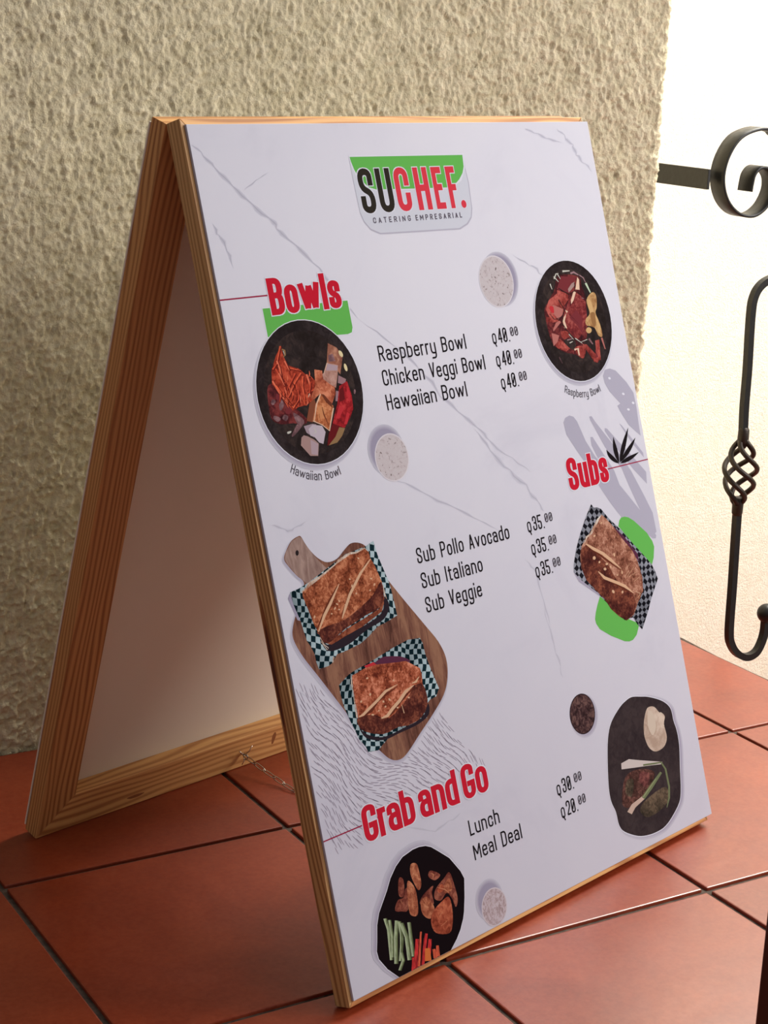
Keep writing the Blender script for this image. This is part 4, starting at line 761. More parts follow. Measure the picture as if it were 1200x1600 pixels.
["cup_rim",[[203.9,326.5],[203.5,330.6],[202.5,334.6],[200.7,338.3],[198.4,341.7],[195.5,344.6],[192.1,346.9],[188.4,348.7],[184.4,349.7],[180.3,350.1],[176.2,349.7],[172.2,348.7],[168.5,346.9],[165.1,344.6],[162.2,341.7],[159.9,338.3],[158.1,334.6],[157.1,330.6],[156.7,326.5],[157.1,322.4],[158.1,318.4],[159.9,314.7],[162.2,311.3],[165.1,308.4],[168.5,306.1],[172.2,304.3],[176.2,303.3],[180.3,302.9],[184.4,303.3],[188.4,304.3],[192.1,306.1],[195.5,308.4],[198.4,311.3],[200.7,314.7],[202.5,318.4],[203.5,322.4]],0],
["cup",[[202.6,326.5],[202.3,330.4],[201.3,334.1],[199.6,337.6],[197.4,340.8],[194.6,343.6],[191.5,345.8],[187.9,347.5],[184.2,348.5],[180.3,348.8],[176.4,348.5],[172.7,347.5],[169.2,345.8],[166.0,343.6],[163.2,340.8],[161.0,337.7],[159.3,334.1],[158.3,330.4],[158.0,326.5],[158.3,322.6],[159.3,318.9],[161.0,315.4],[163.2,312.2],[166.0,309.4],[169.2,307.2],[172.7,305.5],[176.4,304.5],[180.3,304.2],[184.2,304.5],[187.9,305.5],[191.4,307.2],[194.6,309.4],[197.4,312.2],[199.6,315.4],[201.3,318.9],[202.3,322.6]],0]]],
["printed_sauce_cup","dark brown sauce cup",[["sh1",[[421.3,638.3],[420.9,642.4],[419.9,646.3],[418.2,650.0],[415.8,653.3],[412.9,656.2],[409.6,658.6],[405.9,660.3],[402.0,661.3],[397.9,661.7],[393.8,661.3],[389.9,660.3],[386.2,658.6],[382.9,656.2],[380.0,653.3],[377.6,650.0],[375.9,646.3],[374.9,642.4],[374.5,638.3],[374.9,634.2],[375.9,630.3],[377.6,626.6],[380.0,623.3],[382.9,620.4],[386.2,618.0],[389.9,616.3],[393.8,615.3],[397.9,614.9],[402.0,615.3],[405.9,616.3],[409.6,618.0],[412.9,620.4],[415.8,623.3],[418.2,626.6],[419.9,630.3],[420.9,634.2]],0],
["sh2",[[420.3,638.3],[420.0,642.2],[418.9,646.0],[417.3,649.5],[415.1,652.7],[412.3,655.5],[409.1,657.7],[405.6,659.3],[401.8,660.4],[397.9,660.7],[394.0,660.4],[390.2,659.3],[386.7,657.7],[383.5,655.5],[380.7,652.7],[378.5,649.5],[376.9,646.0],[375.8,642.2],[375.5,638.3],[375.8,634.4],[376.9,630.6],[378.5,627.1],[380.7,623.9],[383.5,621.1],[386.7,618.9],[390.2,617.3],[394.0,616.2],[397.9,615.9],[401.8,616.2],[405.6,617.3],[409.1,618.9],[412.3,621.1],[415.1,623.9],[417.3,627.1],[418.9,630.6],[420.0,634.4]],0],
["sh3",[[419.3,638.3],[419.0,642.0],[418.0,645.6],[416.4,649.0],[414.3,652.1],[411.7,654.7],[408.6,656.8],[405.2,658.4],[401.6,659.4],[397.9,659.7],[394.2,659.4],[390.6,658.4],[387.2,656.8],[384.1,654.7],[381.5,652.1],[379.4,649.0],[377.8,645.6],[376.8,642.0],[376.5,638.3],[376.8,634.6],[377.8,631.0],[379.4,627.6],[381.5,624.5],[384.1,621.9],[387.2,619.8],[390.6,618.2],[394.2,617.2],[397.9,616.9],[401.6,617.2],[405.2,618.2],[408.6,619.8],[411.7,621.9],[414.3,624.5],[416.4,627.6],[418.0,631.0],[419.0,634.6]],0],
["cup_brown_rim",[[417.0,635.8],[416.7,639.6],[415.7,643.2],[414.1,646.6],[411.9,649.7],[409.3,652.3],[406.2,654.5],[402.8,656.1],[399.2,657.1],[395.4,657.4],[391.6,657.1],[388.0,656.1],[384.6,654.5],[381.5,652.3],[378.9,649.7],[376.7,646.6],[375.1,643.2],[374.1,639.6],[373.8,635.8],[374.1,632.0],[375.1,628.4],[376.7,625.0],[378.9,621.9],[381.5,619.3],[384.6,617.1],[388.0,615.5],[391.6,614.5],[395.4,614.2],[399.2,614.5],[402.8,615.5],[406.2,617.1],[409.3,619.3],[411.9,621.9],[414.1,625.0],[415.7,628.4],[416.7,632.0]],0],
["cup_brown",[[415.7,635.8],[415.4,639.3],[414.5,642.7],[413.0,645.9],[411.0,648.8],[408.4,651.4],[405.5,653.4],[402.3,654.9],[398.9,655.8],[395.4,656.1],[391.9,655.8],[388.5,654.9],[385.2,653.4],[382.4,651.4],[379.8,648.8],[377.8,645.9],[376.3,642.7],[375.4,639.3],[375.1,635.8],[375.4,632.3],[376.3,628.9],[377.8,625.6],[379.8,622.8],[382.4,620.2],[385.2,618.2],[388.5,616.7],[391.9,615.8],[395.4,615.5],[398.9,615.8],[402.3,616.7],[405.5,618.2],[408.4,620.2],[411.0,622.8],[413.0,625.6],[414.5,628.9],[415.4,632.3]],0]]],
["printed_sauce_cup","pale sauce cup",[["sh1",[[221.5,775.3],[221.2,778.9],[220.3,782.3],[218.7,785.6],[216.7,788.5],[214.1,791.1],[211.2,793.1],[207.9,794.7],[204.5,795.6],[200.9,795.9],[197.3,795.6],[193.9,794.7],[190.6,793.1],[187.7,791.1],[185.1,788.5],[183.1,785.6],[181.5,782.3],[180.6,778.9],[180.3,775.3],[180.6,771.7],[181.5,768.3],[183.1,765.0],[185.1,762.1],[187.7,759.5],[190.6,757.5],[193.9,755.9],[197.3,755.0],[200.9,754.7],[204.5,755.0],[207.9,755.9],[211.2,757.5],[214.1,759.5],[216.7,762.1],[218.7,765.0],[220.3,768.3],[221.2,771.7]],0],
["sh2",[[220.4,775.3],[220.1,778.7],[219.2,782.0],[217.8,785.0],[215.8,787.8],[213.4,790.2],[210.7,792.2],[207.6,793.6],[204.3,794.5],[200.9,794.8],[197.5,794.5],[194.2,793.6],[191.2,792.2],[188.4,790.2],[186.0,787.8],[184.0,785.0],[182.6,782.0],[181.7,778.7],[181.4,775.3],[181.7,771.9],[182.6,768.6],[184.0,765.5],[186.0,762.8],[188.4,760.4],[191.2,758.4],[194.2,757.0],[197.5,756.1],[200.9,755.8],[204.3,756.1],[207.6,757.0],[210.7,758.4],[213.4,760.4],[215.8,762.8],[217.8,765.5],[219.2,768.6],[220.1,771.9]],0],
["sh3",[[219.3,775.3],[219.0,778.5],[218.2,781.6],[216.8,784.5],[215.0,787.1],[212.7,789.4],[210.1,791.2],[207.2,792.6],[204.1,793.4],[200.9,793.7],[197.7,793.4],[194.6,792.6],[191.7,791.2],[189.1,789.4],[186.8,787.1],[185.0,784.5],[183.6,781.6],[182.8,778.5],[182.5,775.3],[182.8,772.1],[183.6,769.0],[185.0,766.1],[186.8,763.5],[189.1,761.2],[191.7,759.4],[194.6,758.0],[197.7,757.2],[200.9,756.9],[204.1,757.2],[207.2,758.0],[210.1,759.4],[212.7,761.2],[215.0,763.5],[216.8,766.1],[218.2,769.0],[219.0,772.1]],0],
["sh4",[[218.2,775.3],[217.9,778.3],[217.2,781.2],[215.9,783.9],[214.2,786.4],[212.0,788.6],[209.6,790.3],[206.8,791.6],[203.9,792.3],[200.9,792.6],[197.9,792.3],[195.0,791.6],[192.2,790.3],[189.8,788.6],[187.6,786.4],[185.9,783.9],[184.6,781.2],[183.9,778.3],[183.6,775.3],[183.9,772.3],[184.6,769.4],[185.9,766.6],[187.6,764.2],[189.8,762.0],[192.2,760.3],[195.0,759.0],[197.9,758.3],[200.9,758.0],[203.9,758.3],[206.8,759.0],[209.5,760.3],[212.0,762.0],[214.2,764.2],[215.9,766.6],[217.2,769.4],[217.9,772.3]],0],
["sh5",[[217.1,775.3],[216.9,778.1],[216.1,780.8],[214.9,783.4],[213.3,785.7],[211.3,787.7],[209.0,789.3],[206.4,790.5],[203.7,791.3],[200.9,791.5],[198.1,791.3],[195.4,790.5],[192.8,789.3],[190.5,787.7],[188.5,785.7],[186.9,783.4],[185.7,780.8],[184.9,778.1],[184.7,775.3],[184.9,772.5],[185.7,769.8],[186.9,767.2],[188.5,764.9],[190.5,762.9],[192.8,761.3],[195.4,760.1],[198.1,759.3],[200.9,759.1],[203.7,759.3],[206.4,760.1],[209.0,761.3],[211.3,762.9],[213.3,764.9],[214.9,767.2],[216.1,769.8],[216.9,772.5]],0],
["cup2_rim",[[224.9,784.3],[224.6,787.6],[223.8,790.8],[222.4,793.8],[220.5,796.5],[218.1,798.9],[215.4,800.8],[212.4,802.2],[209.2,803.0],[205.9,803.3],[202.6,803.0],[199.4,802.2],[196.4,800.8],[193.7,798.9],[191.3,796.5],[189.4,793.8],[188.0,790.8],[187.2,787.6],[186.9,784.3],[187.2,781.0],[188.0,777.8],[189.4,774.8],[191.3,772.1],[193.7,769.7],[196.4,767.8],[199.4,766.4],[202.6,765.6],[205.9,765.3],[209.2,765.6],[212.4,766.4],[215.4,767.8],[218.1,769.7],[220.5,772.1],[222.4,774.8],[223.8,777.8],[224.6,781.0]],0],
["cup2",[[223.6,784.3],[223.3,787.4],[222.5,790.4],[221.2,793.1],[219.5,795.7],[217.3,797.9],[214.8,799.6],[212.0,800.9],[209.0,801.7],[205.9,802.0],[202.8,801.7],[199.8,800.9],[197.1,799.6],[194.5,797.9],[192.3,795.7],[190.6,793.1],[189.3,790.4],[188.5,787.4],[188.2,784.3],[188.5,781.2],[189.3,778.2],[190.6,775.4],[192.3,772.9],[194.5,770.7],[197.1,769.0],[199.8,767.7],[202.8,766.9],[205.9,766.6],[209.0,766.9],[212.0,767.7],[214.8,769.0],[217.3,770.7],[219.5,772.9],[221.2,775.4],[222.5,778.2],[223.3,781.2]],0]]],
["printed_cutting_board","brown wooden cutting board with a pale handle",[["sh1",[[37.3,380.2],[27.4,383.2],[18.4,391.5],[14.6,397.8],[17.7,404.3],[25.7,414.9],[33.0,423.3],[27.1,435.3],[18.8,445.9],[9.4,460.1],[7.0,471.6],[14.4,489.6],[28.2,511.2],[48.6,542.6],[69.1,574.3],[91.5,600.6],[102.2,610.3],[113.5,613.3],[125.8,609.6],[147.4,596.3],[170.0,582.7],[190.0,568.2],[200.0,553.3],[203.3,534.5],[196.8,515.7],[182.0,495.1],[159.5,464.5],[141.7,439.2],[130.9,422.3],[123.1,406.1],[114.3,399.9],[102.8,398.3],[92.8,402.5],[80.9,408.9],[67.6,409.9],[57.6,404.8],[49.9,397.1],[44.0,388.0],[40.8,381.4]],1],
["sh2",[[37.7,380.7],[28.0,383.6],[19.1,391.9],[15.3,398.1],[18.4,404.6],[26.4,415.2],[33.7,423.6],[27.9,435.4],[19.7,445.8],[10.4,459.8],[8.0,471.2],[15.3,488.9],[29.0,510.3],[49.0,541.3],[69.3,572.9],[91.4,599.2],[102.1,608.9],[113.4,611.9],[125.5,608.3],[147.0,595.0],[169.4,581.5],[189.3,567.1],[199.1,552.3],[202.4,533.6],[195.8,514.9],[181.1,494.5],[158.5,464.1],[140.8,439.3],[130.3,422.6],[122.6,406.6],[113.9,400.5],[102.6,398.8],[92.7,403.1],[80.9,409.5],[67.9,410.4],[58.0,405.4],[50.4,397.6],[44.4,388.5],[41.2,381.9]],1],
["sh3",[[38.2,381.2],[28.5,384.1],[19.7,392.3],[16.0,398.4],[19.1,404.9],[27.1,415.4],[34.4,423.8],[28.8,435.5],[20.7,445.8],[11.4,459.5],[9.0,470.8],[16.3,488.2],[29.9,509.3],[49.5,540.0],[69.4,571.5],[91.4,597.8],[102.0,607.5],[113.2,610.5],[125.2,606.9],[146.5,593.7],[168.8,580.3],[188.6,566.1],[198.3,551.3],[201.5,532.7],[194.9,514.1],[180.1,493.9],[157.5,463.8],[139.9,439.4],[129.6,422.9],[122.1,407.1],[113.5,401.0],[102.4,399.4],[92.6,403.7],[81.0,410.1],[68.2,411.0],[58.4,405.9],[50.8,398.1],[44.9,389.0],[41.7,382.4]],1],
["board_wood",[[39.7,379.6],[30.0,382.5],[21.2,390.7],[17.5,396.9],[20.6,403.4],[28.6,413.9],[35.9,422.3],[30.2,434.0],[22.1,444.3],[12.8,458.1],[10.4,469.4],[17.7,486.9],[31.3,508.0],[51.0,538.8],[71.0,570.3],[93.0,596.6],[103.6,606.3],[114.8,609.3],[126.9,605.7],[148.2,592.5],[170.5,579.1],[190.3,564.8],[200.1,550.0],[203.3,531.4],[196.7,512.8],[181.9,492.5],[159.3,462.4],[141.7,437.9],[131.3,421.4],[123.8,405.5],[115.2,399.4],[104.0,397.8],[94.2,402.1],[82.6,408.5],[69.7,409.4],[59.9,404.3],[52.3,396.5],[46.4,387.4],[43.2,380.8]],1],
["board_pale",[[39.6,380.0],[30.2,382.9],[21.7,390.8],[18.0,397.0],[21.1,403.5],[29.1,414.0],[39.6,424.0],[54.4,419.9],[68.1,415.5],[59.4,406.2],[52.2,396.8],[46.3,387.8],[43.1,381.2]],0],
["plate",[[36.6,394.6],[36.0,395.8],[35.0,396.5],[33.9,396.7],[33.0,396.1],[32.5,395.1],[32.5,393.8],[33.1,392.6],[34.1,391.9],[35.2,391.7],[36.2,392.2],[36.7,393.3]],0]]],
["printed_sub","sliced brown roll on green checked paper, at the top of the cutting board",[["sh5",[[16.3,428.3],[13.0,432.5],[19.6,453.7],[24.5,455.7]],0],
["paper",[[17.0,427.4],[28.1,426.2],[41.1,423.3],[94.6,406.3],[121.9,404.1],[133.9,400.6],[136.0,415.0],[140.7,430.4],[143.8,441.4],[145.6,451.2],[146.4,465.0],[147.2,476.1],[130.5,479.4],[118.2,480.9],[104.8,487.2],[92.0,491.6],[71.3,494.1],[59.9,494.5],[52.6,500.9],[46.6,502.5],[34.1,502.6],[32.6,495.3],[32.4,488.2],[29.6,480.6],[26.3,474.9],[24.6,465.6],[23.2,455.4],[20.3,445.9],[18.2,438.5]],0],
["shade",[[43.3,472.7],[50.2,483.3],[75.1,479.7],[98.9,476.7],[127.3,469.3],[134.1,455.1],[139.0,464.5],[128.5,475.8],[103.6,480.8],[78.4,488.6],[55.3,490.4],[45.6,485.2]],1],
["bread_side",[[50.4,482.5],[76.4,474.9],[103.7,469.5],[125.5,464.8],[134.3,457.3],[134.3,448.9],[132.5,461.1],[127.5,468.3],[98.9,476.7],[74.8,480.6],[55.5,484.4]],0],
["flour",[[30.6,429.7],[37.5,426.6],[41.1,423.3],[57.2,419.9],[79.4,412.6],[83.0,409.7],[100.5,405.6],[108.8,406.9],[120.4,404.6],[125.5,409.9],[99.0,411.2],[56.0,424.2],[34.8,432.0]],0],
["bread",[[31.8,430.4],[56.5,422.3],[81.4,413.0],[99.9,407.8],[108.4,408.3],[120.7,406.0],[124.8,409.8],[125.5,415.6],[130.2,425.3],[135.0,440.8],[134.3,453.1],[125.8,463.8],[104.2,467.6],[76.6,473.9],[50.5,482.3],[42.7,472.6],[38.2,460.6],[34.2,444.8],[31.4,434.3]],0],
["bread_dark",[[133.6,440.5],[134.3,453.1],[125.8,463.8],[104.2,467.6],[76.6,473.9],[50.5,482.3],[42.7,472.6],[40.8,469.2],[53.2,466.8],[78.9,465.3],[104.1,457.3],[120.6,450.3]],1],
["slash_shadow",[[75.7,433.0],[58.1,447.2],[40.3,466.9],[41.0,467.3],[60.9,448.9],[76.4,433.4]],0],
["slash",[[78.9,431.6],[62.6,446.1],[51.6,455.9],[41.9,469.3],[42.8,469.7],[54.5,457.6],[65.4,447.8],[79.6,432.0]],0],
["slash_shadow",[[121.9,416.4],[91.2,439.7],[74.0,461.1],[74.7,461.4],[94.1,441.5],[122.6,416.8]],0],
["slash",[[125.5,416.4],[107.9,426.6],[88.9,443.4],[80.3,454.0],[74.3,463.7],[75.2,464.1],[83.2,455.4],[91.6,445.0],[110.4,428.3],[126.3,417.0]],0],
["flour",[[42.4,474.7],[46.0,482.5],[50.4,486.5],[49.3,487.9],[43.5,478.6],[42.8,478.8],[48.7,488.2],[51.2,486.3],[46.7,482.3],[43.2,474.5]],0],
["flour",[[135.6,443.0],[134.7,452.3],[136.8,457.9],[137.4,457.8],[136.4,452.3],[136.1,443.0]],0],
["slash",[[95.2,430.4],[94.9,430.7],[94.4,430.9],[93.8,430.8],[93.2,430.6],[92.8,430.3],[92.7,429.9],[93.0,429.6],[93.5,429.4],[94.2,429.5],[94.7,429.7],[95.1,430.0]],0],
["slash",[[75.8,448.4],[75.3,448.3],[74.7,448.0],[74.3,447.4],[74.1,446.8],[74.2,446.3],[74.6,446.1],[75.1,446.1],[75.6,446.5],[76.1,447.0],[76.3,447.6],[76.2,448.1]],0],
["slash",[[66.9,454.0],[66.7,453.6],[66.8,453.0],[67.3,452.4],[68.0,451.9],[68.7,451.6],[69.2,451.7],[69.5,452.1],[69.3,452.7],[68.8,453.3],[68.1,453.8],[67.4,454.1]],0],
["slash",[[61.6,456.7],[61.8,456.3],[62.2,456.1],[62.8,456.1],[63.4,456.3],[63.9,456.6],[64.0,456.9],[63.8,457.3],[63.4,457.5],[62.8,457.5],[62.2,457.3],[61.7,457.0]],0],
["slash",[[81.4,451.7],[81.9,451.7],[82.6,451.9],[83.1,452.5],[83.4,453.0],[83.4,453.6],[83.1,453.8],[82.5,453.8],[81.9,453.6],[81.4,453.0],[81.1,452.5],[81.1,451.9]],0],
["slash",[[125.4,440.0],[125.8,440.4],[125.7,441.0],[125.4,441.7],[124.7,442.3],[124.1,442.6],[123.5,442.6],[123.2,442.2],[123.2,441.6],[123.6,440.9],[124.2,440.3],[124.9,440.0]],0],
["slash",[[118.7,445.6],[118.6,445.9],[118.1,446.2],[117.5,446.3],[116.9,446.2],[116.4,445.9],[116.2,445.6],[116.3,445.2],[116.7,445.0],[117.3,444.9],[118.0,444.9],[118.5,445.2]],0],
["slash",[[111.1,414.3],[110.5,414.3],[109.9,414.1],[109.2,413.6],[108.8,413.1],[108.7,412.6],[109.0,412.2],[109.5,412.2],[110.2,412.4],[110.8,412.9],[111.2,413.4],[111.3,413.9]],0],
["slash",[[40.4,456.6],[40.0,456.2],[39.9,455.6],[40.1,454.9],[40.6,454.3],[41.1,453.9],[41.7,453.9],[42.0,454.2],[42.1,454.8],[41.9,455.5],[41.4,456.1],[40.9,456.5]],0],
["slash",[[72.0,455.0],[72.0,454.7],[72.4,454.4],[72.9,454.2],[73.6,454.3],[74.1,454.5],[74.3,454.8],[74.3,455.2],[73.9,455.5],[73.4,455.6],[72.8,455.6],[72.2,455.4]],0],
["slash",[[70.6,448.7],[71.1,448.6],[71.7,448.7],[72.4,449.1],[72.9,449.6],[73.1,450.1],[72.9,450.5],[72.4,450.6],[71.8,450.4],[71.1,450.0],[70.6,449.5],[70.4,449.0]],0],
["slash",[[95.4,435.5],[95.8,435.8],[96.0,436.4],[96.0,437.2],[95.7,437.9],[95.2,438.3],[94.6,438.4],[94.2,438.2],[94.0,437.5],[94.1,436.8],[94.4,436.1],[94.9,435.6]],0],
["slash",[[99.8,444.6],[99.9,445.0],[99.6,445.3],[99.0,445.6],[98.4,445.6],[97.9,445.4],[97.5,445.1],[97.5,444.8],[97.8,444.4],[98.3,444.2],[99.0,444.2],[99.5,444.3]],0],
["slash",[[123.1,435.8],[122.6,436.0],[121.9,435.9],[121.1,435.6],[120.5,435.1],[120.2,434.6],[120.3,434.3],[120.8,434.1],[121.5,434.2],[122.3,434.5],[122.9,435.0],[123.2,435.5]],0],
["flour",[[54.4,495.6],[52.0,500.7],[52.6,501.0],[56.1,496.3]],0]]],
["printed_sub","sliced brown roll on green checked paper, at the foot of the cutting board",[["paper",[[54.8,522.7],[68.6,516.4],[74.4,514.8],[104.5,510.2],[134.2,504.6],[155.1,501.8],[172.1,503.6],[174.8,510.2],[175.2,519.4],[178.5,534.3],[182.4,547.3],[185.6,557.2],[179.3,563.8],[170.2,564.6],[159.8,570.1],[161.3,580.5],[127.2,582.8],[106.6,585.3],[97.0,589.6],[89.1,593.4],[75.7,591.7],[74.3,586.5],[67.3,576.9],[64.4,567.4],[61.1,559.8],[56.1,543.2],[54.9,532.3]],0],
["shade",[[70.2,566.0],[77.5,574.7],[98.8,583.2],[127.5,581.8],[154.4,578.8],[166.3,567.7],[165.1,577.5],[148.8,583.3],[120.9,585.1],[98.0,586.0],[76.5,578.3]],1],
["onion",[[104.9,513.7],[112.6,511.1],[121.2,510.6],[140.0,514.8],[150.2,519.7],[152.2,523.1],[137.0,520.6],[107.1,516.1]],1],
["red_bright",[[91.3,513.0],[104.0,512.0],[107.3,515.2],[93.4,515.4]],0],
["bread2",[[73.5,518.0],[82.1,516.6],[92.1,515.1],[107.3,515.2],[137.2,519.7],[147.0,520.9],[154.4,525.6],[164.4,532.0],[165.3,539.2],[163.9,547.0],[166.7,555.7],[165.6,567.5],[154.7,577.8],[136.3,581.1],[121.1,579.2],[99.5,580.5],[78.0,572.9],[70.2,566.0],[71.2,554.7],[71.3,544.1],[71.7,532.6]],0],
["bread_dark",[[71.1,557.6],[91.2,559.7],[111.4,567.8],[140.5,555.3],[150.1,546.6],[163.0,547.7],[166.7,555.7],[165.6,567.5],[154.7,577.8],[136.3,581.1],[121.1,579.2],[99.5,580.5],[78.0,572.9],[70.5,566.1]],1],
["flour",[[73.0,517.4],[71.4,528.6],[70.7,543.9],[70.5,557.4],[68.9,557.0],[69.6,545.6],[70.8,532.3],[70.4,524.5]],0],
["slash_shadow",[[129.6,541.5],[98.6,546.7],[88.3,553.9],[72.0,558.5],[72.3,559.1],[90.8,556.9],[101.0,549.7],[130.0,542.0]],0],
["slash",[[130.2,539.7],[111.8,541.3],[98.8,547.1],[89.6,550.6],[77.4,555.3],[72.4,556.8],[72.8,557.7],[79.1,557.6],[91.5,552.9],[100.8,549.3],[113.4,543.7],[130.4,540.1]],0],
["slash_shadow",[[151.0,547.6],[127.2,554.8],[113.8,562.3],[101.5,567.0],[101.9,567.6],[116.7,565.4],[130.2,557.9],[151.4,548.2]],0],
["slash",[[151.5,545.5],[138.1,547.7],[127.6,554.2],[116.3,559.2],[108.2,563.9],[100.6,565.0],[100.9,566.2],[110.2,566.7],[118.9,561.8],[130.3,556.7],[140.5,550.3],[152.0,546.2]],0],
["slash",[[160.5,539.4],[154.5,542.4],[149.4,543.2],[149.6,543.8],[156.2,544.4],[161.1,539.9]],0],
["slash",[[130.3,559.8],[131.3,568.5],[132.4,568.6],[130.9,559.8]],0],
["slash",[[92.3,560.0],[92.0,560.4],[91.2,560.5],[90.3,560.4],[89.4,560.0],[88.8,559.6],[88.7,559.1],[89.1,558.8],[89.8,558.6],[90.7,558.7],[91.6,559.1],[92.2,559.6]],0],
["slash",[[108.0,552.2],[107.4,552.2],[106.8,551.8],[106.3,551.3],[106.2,550.7],[106.4,550.2],[106.8,549.9],[107.5,550.0],[108.1,550.3],[108.6,550.9],[108.7,551.5],[108.5,552.0]],0],
["slash",[[108.1,557.0],[107.7,556.6],[107.6,556.2],[107.9,555.7],[108.4,555.5],[109.0,555.4],[109.6,555.6],[110.0,556.0],[110.1,556.5],[109.8,557.0],[109.3,557.2],[108.7,557.3]],0],
["slash",[[98.3,557.7],[98.4,557.3],[98.8,557.1],[99.4,557.0],[99.9,557.2],[100.3,557.6],[100.4,558.0],[100.2,558.4],[99.8,558.7],[99.3,558.7],[98.7,558.5],[98.4,558.2]],0],
["slash",[[114.9,549.9],[115.6,549.9],[116.3,550.3],[116.9,550.9],[117.3,551.6],[117.2,552.1],[116.8,552.5],[116.2,552.5],[115.4,552.1],[114.8,551.5],[114.5,550.8],[114.5,550.2]],0],
["slash",[[79.6,543.1],[80.0,543.4],[80.1,544.0],[79.9,544.5],[79.4,544.9],[78.8,545.1],[78.1,544.9],[77.7,544.6],[77.6,544.0],[77.8,543.5],[78.3,543.1],[79.0,542.9]],0],
["slash",[[125.9,561.3],[125.7,561.7],[125.3,562.0],[124.6,562.1],[123.9,562.0],[123.4,561.6],[123.2,561.2],[123.3,560.7],[123.7,560.4],[124.4,560.4],[125.1,560.5],[125.6,560.9]],0],
["slash",[[126.6,535.6],[126.1,535.7],[125.5,535.6],[125.0,535.3],[124.8,534.9],[124.9,534.5],[125.3,534.2],[125.9,534.1],[126.5,534.2],[126.9,534.4],[127.1,534.8],[127.0,535.2]],0],
["slash",[[91.6,541.7],[91.1,541.3],[90.9,540.7],[91.1,540.1],[91.5,539.5],[92.1,539.2],[92.8,539.3],[93.3,539.6],[93.5,540.2],[93.3,540.9],[92.9,541.4],[92.2,541.7]],0],
["slash",[[90.7,525.0],[90.7,524.5],[91.2,524.2],[91.9,524.0],[92.7,524.1],[93.4,524.3],[93.8,524.8],[93.7,525.2],[93.2,525.6],[92.5,525.7],[91.7,525.7],[91.0,525.4]],0],
["slash",[[140.8,554.8],[141.4,554.7],[142.1,554.7],[142.7,555.1],[143.1,555.5],[143.1,556.0],[142.8,556.4],[142.3,556.6],[141.6,556.5],[141.0,556.2],[140.6,555.7],[140.6,555.2]],0]]],
["printed_leaf_shape","two bright green rounded shapes",[["green",[[519.4,447.0],[523.8,444.1],[530.8,444.2],[537.3,446.2],[546.2,451.6],[566.1,468.8],[573.6,479.7],[575.2,486.4],[570.6,498.3],[564.7,505.7],[554.4,495.3],[538.3,477.5],[516.0,452.7]],0],
["green",[[461.2,520.9],[454.6,528.7],[448.8,536.7],[445.7,543.2],[446.2,548.4],[450.8,555.5],[467.8,566.4],[490.3,577.6],[498.4,579.6],[505.5,579.4],[513.7,575.5],[522.3,564.7],[498.0,552.2],[474.5,532.8]],0]]],
["printed_sub","sliced brown roll on grey checked paper beside green shapes",[["sh4",[[423.9,487.1],[429.6,498.3],[461.2,520.9],[462.0,518.0],[440.5,500.4]],0],
["paper_grey",[[475.0,421.0],[478.3,425.3],[484.5,426.1],[490.5,428.7],[501.9,441.9],[519.8,457.5],[538.3,477.5],[556.1,495.6],[564.2,504.5],[568.6,513.9],[571.2,522.9],[563.3,530.9],[552.7,541.6],[544.0,552.5],[535.9,561.3],[525.5,571.7],[518.7,565.0],[512.8,555.4],[497.1,555.2],[476.9,536.4],[457.5,516.0],[439.9,502.3],[432.0,495.7],[423.9,487.1],[426.2,479.4],[434.6,464.8],[441.3,455.9],[447.8,448.0],[455.1,440.1],[462.5,432.2]],0],
["onion",[[507.7,451.2],[524.0,466.6],[542.0,488.7],[542.6,498.3],[527.0,479.7],[508.0,461.7]],0],
["bread3",[[490.2,435.3],[497.0,441.1],[507.4,452.2],[517.4,465.4],[533.1,482.9],[539.6,496.7],[542.8,515.3],[539.9,530.5],[525.6,542.3],[515.3,552.8],[500.2,556.4],[488.5,549.2],[476.3,538.4],[468.3,525.4],[453.9,511.2],[442.6,498.8],[438.2,485.8],[439.9,471.9],[445.1,462.7],[455.8,454.5],[467.1,450.3],[480.2,440.3]],0],
["bread_dark",[[442.4,466.3],[453.5,462.2],[469.7,475.4],[485.5,490.7],[496.5,511.4],[520.6,529.8],[523.6,543.0],[513.7,552.4],[500.2,556.4],[488.5,549.2],[476.3,538.4],[468.3,525.4],[453.9,511.2],[442.6,498.8],[438.2,485.8]],0],
["flour",[[490.4,434.8],[480.8,438.3],[466.6,449.2],[462.4,452.1],[456.1,453.5],[449.0,460.9],[451.5,460.8],[458.2,454.9],[467.3,452.4],[481.5,441.6]],0],
["slash_shadow",[[452.9,463.4],[474.3,479.2],[504.7,500.3],[505.5,499.9],[476.8,477.8],[453.6,463.0]],0],
["slash",[[452.7,461.8],[463.3,470.0],[477.7,477.7],[488.5,486.3],[506.9,499.3],[507.4,499.0],[492.6,484.5],[481.3,475.6],[466.6,467.7],[454.2,460.9]],0],
["slash_shadow",[[467.3,499.7],[494.3,515.6],[518.4,530.6],[518.9,530.3],[496.6,514.1],[467.7,499.4]],0],
["slash",[[465.4,494.3],[473.2,504.2],[494.6,514.1],[506.3,520.0],[521.2,529.6],[522.0,529.3],[509.9,517.9],[497.4,511.6],[476.7,502.0],[466.2,494.0]],0],
["slash",[[465.9,479.3],[465.2,480.2],[464.1,480.7],[462.7,480.7],[461.5,480.2],[460.8,479.4],[460.8,478.3],[461.4,477.4],[462.5,476.9],[463.9,476.9],[465.1,477.4],[465.8,478.2]],0],
["slash",[[484.2,490.5],[483.0,490.6],[481.8,490.2],[481.1,489.7],[481.0,489.0],[481.5,488.3],[482.6,488.0],[483.8,487.9],[485.0,488.3],[485.7,488.8],[485.8,489.5],[485.2,490.2]],0],
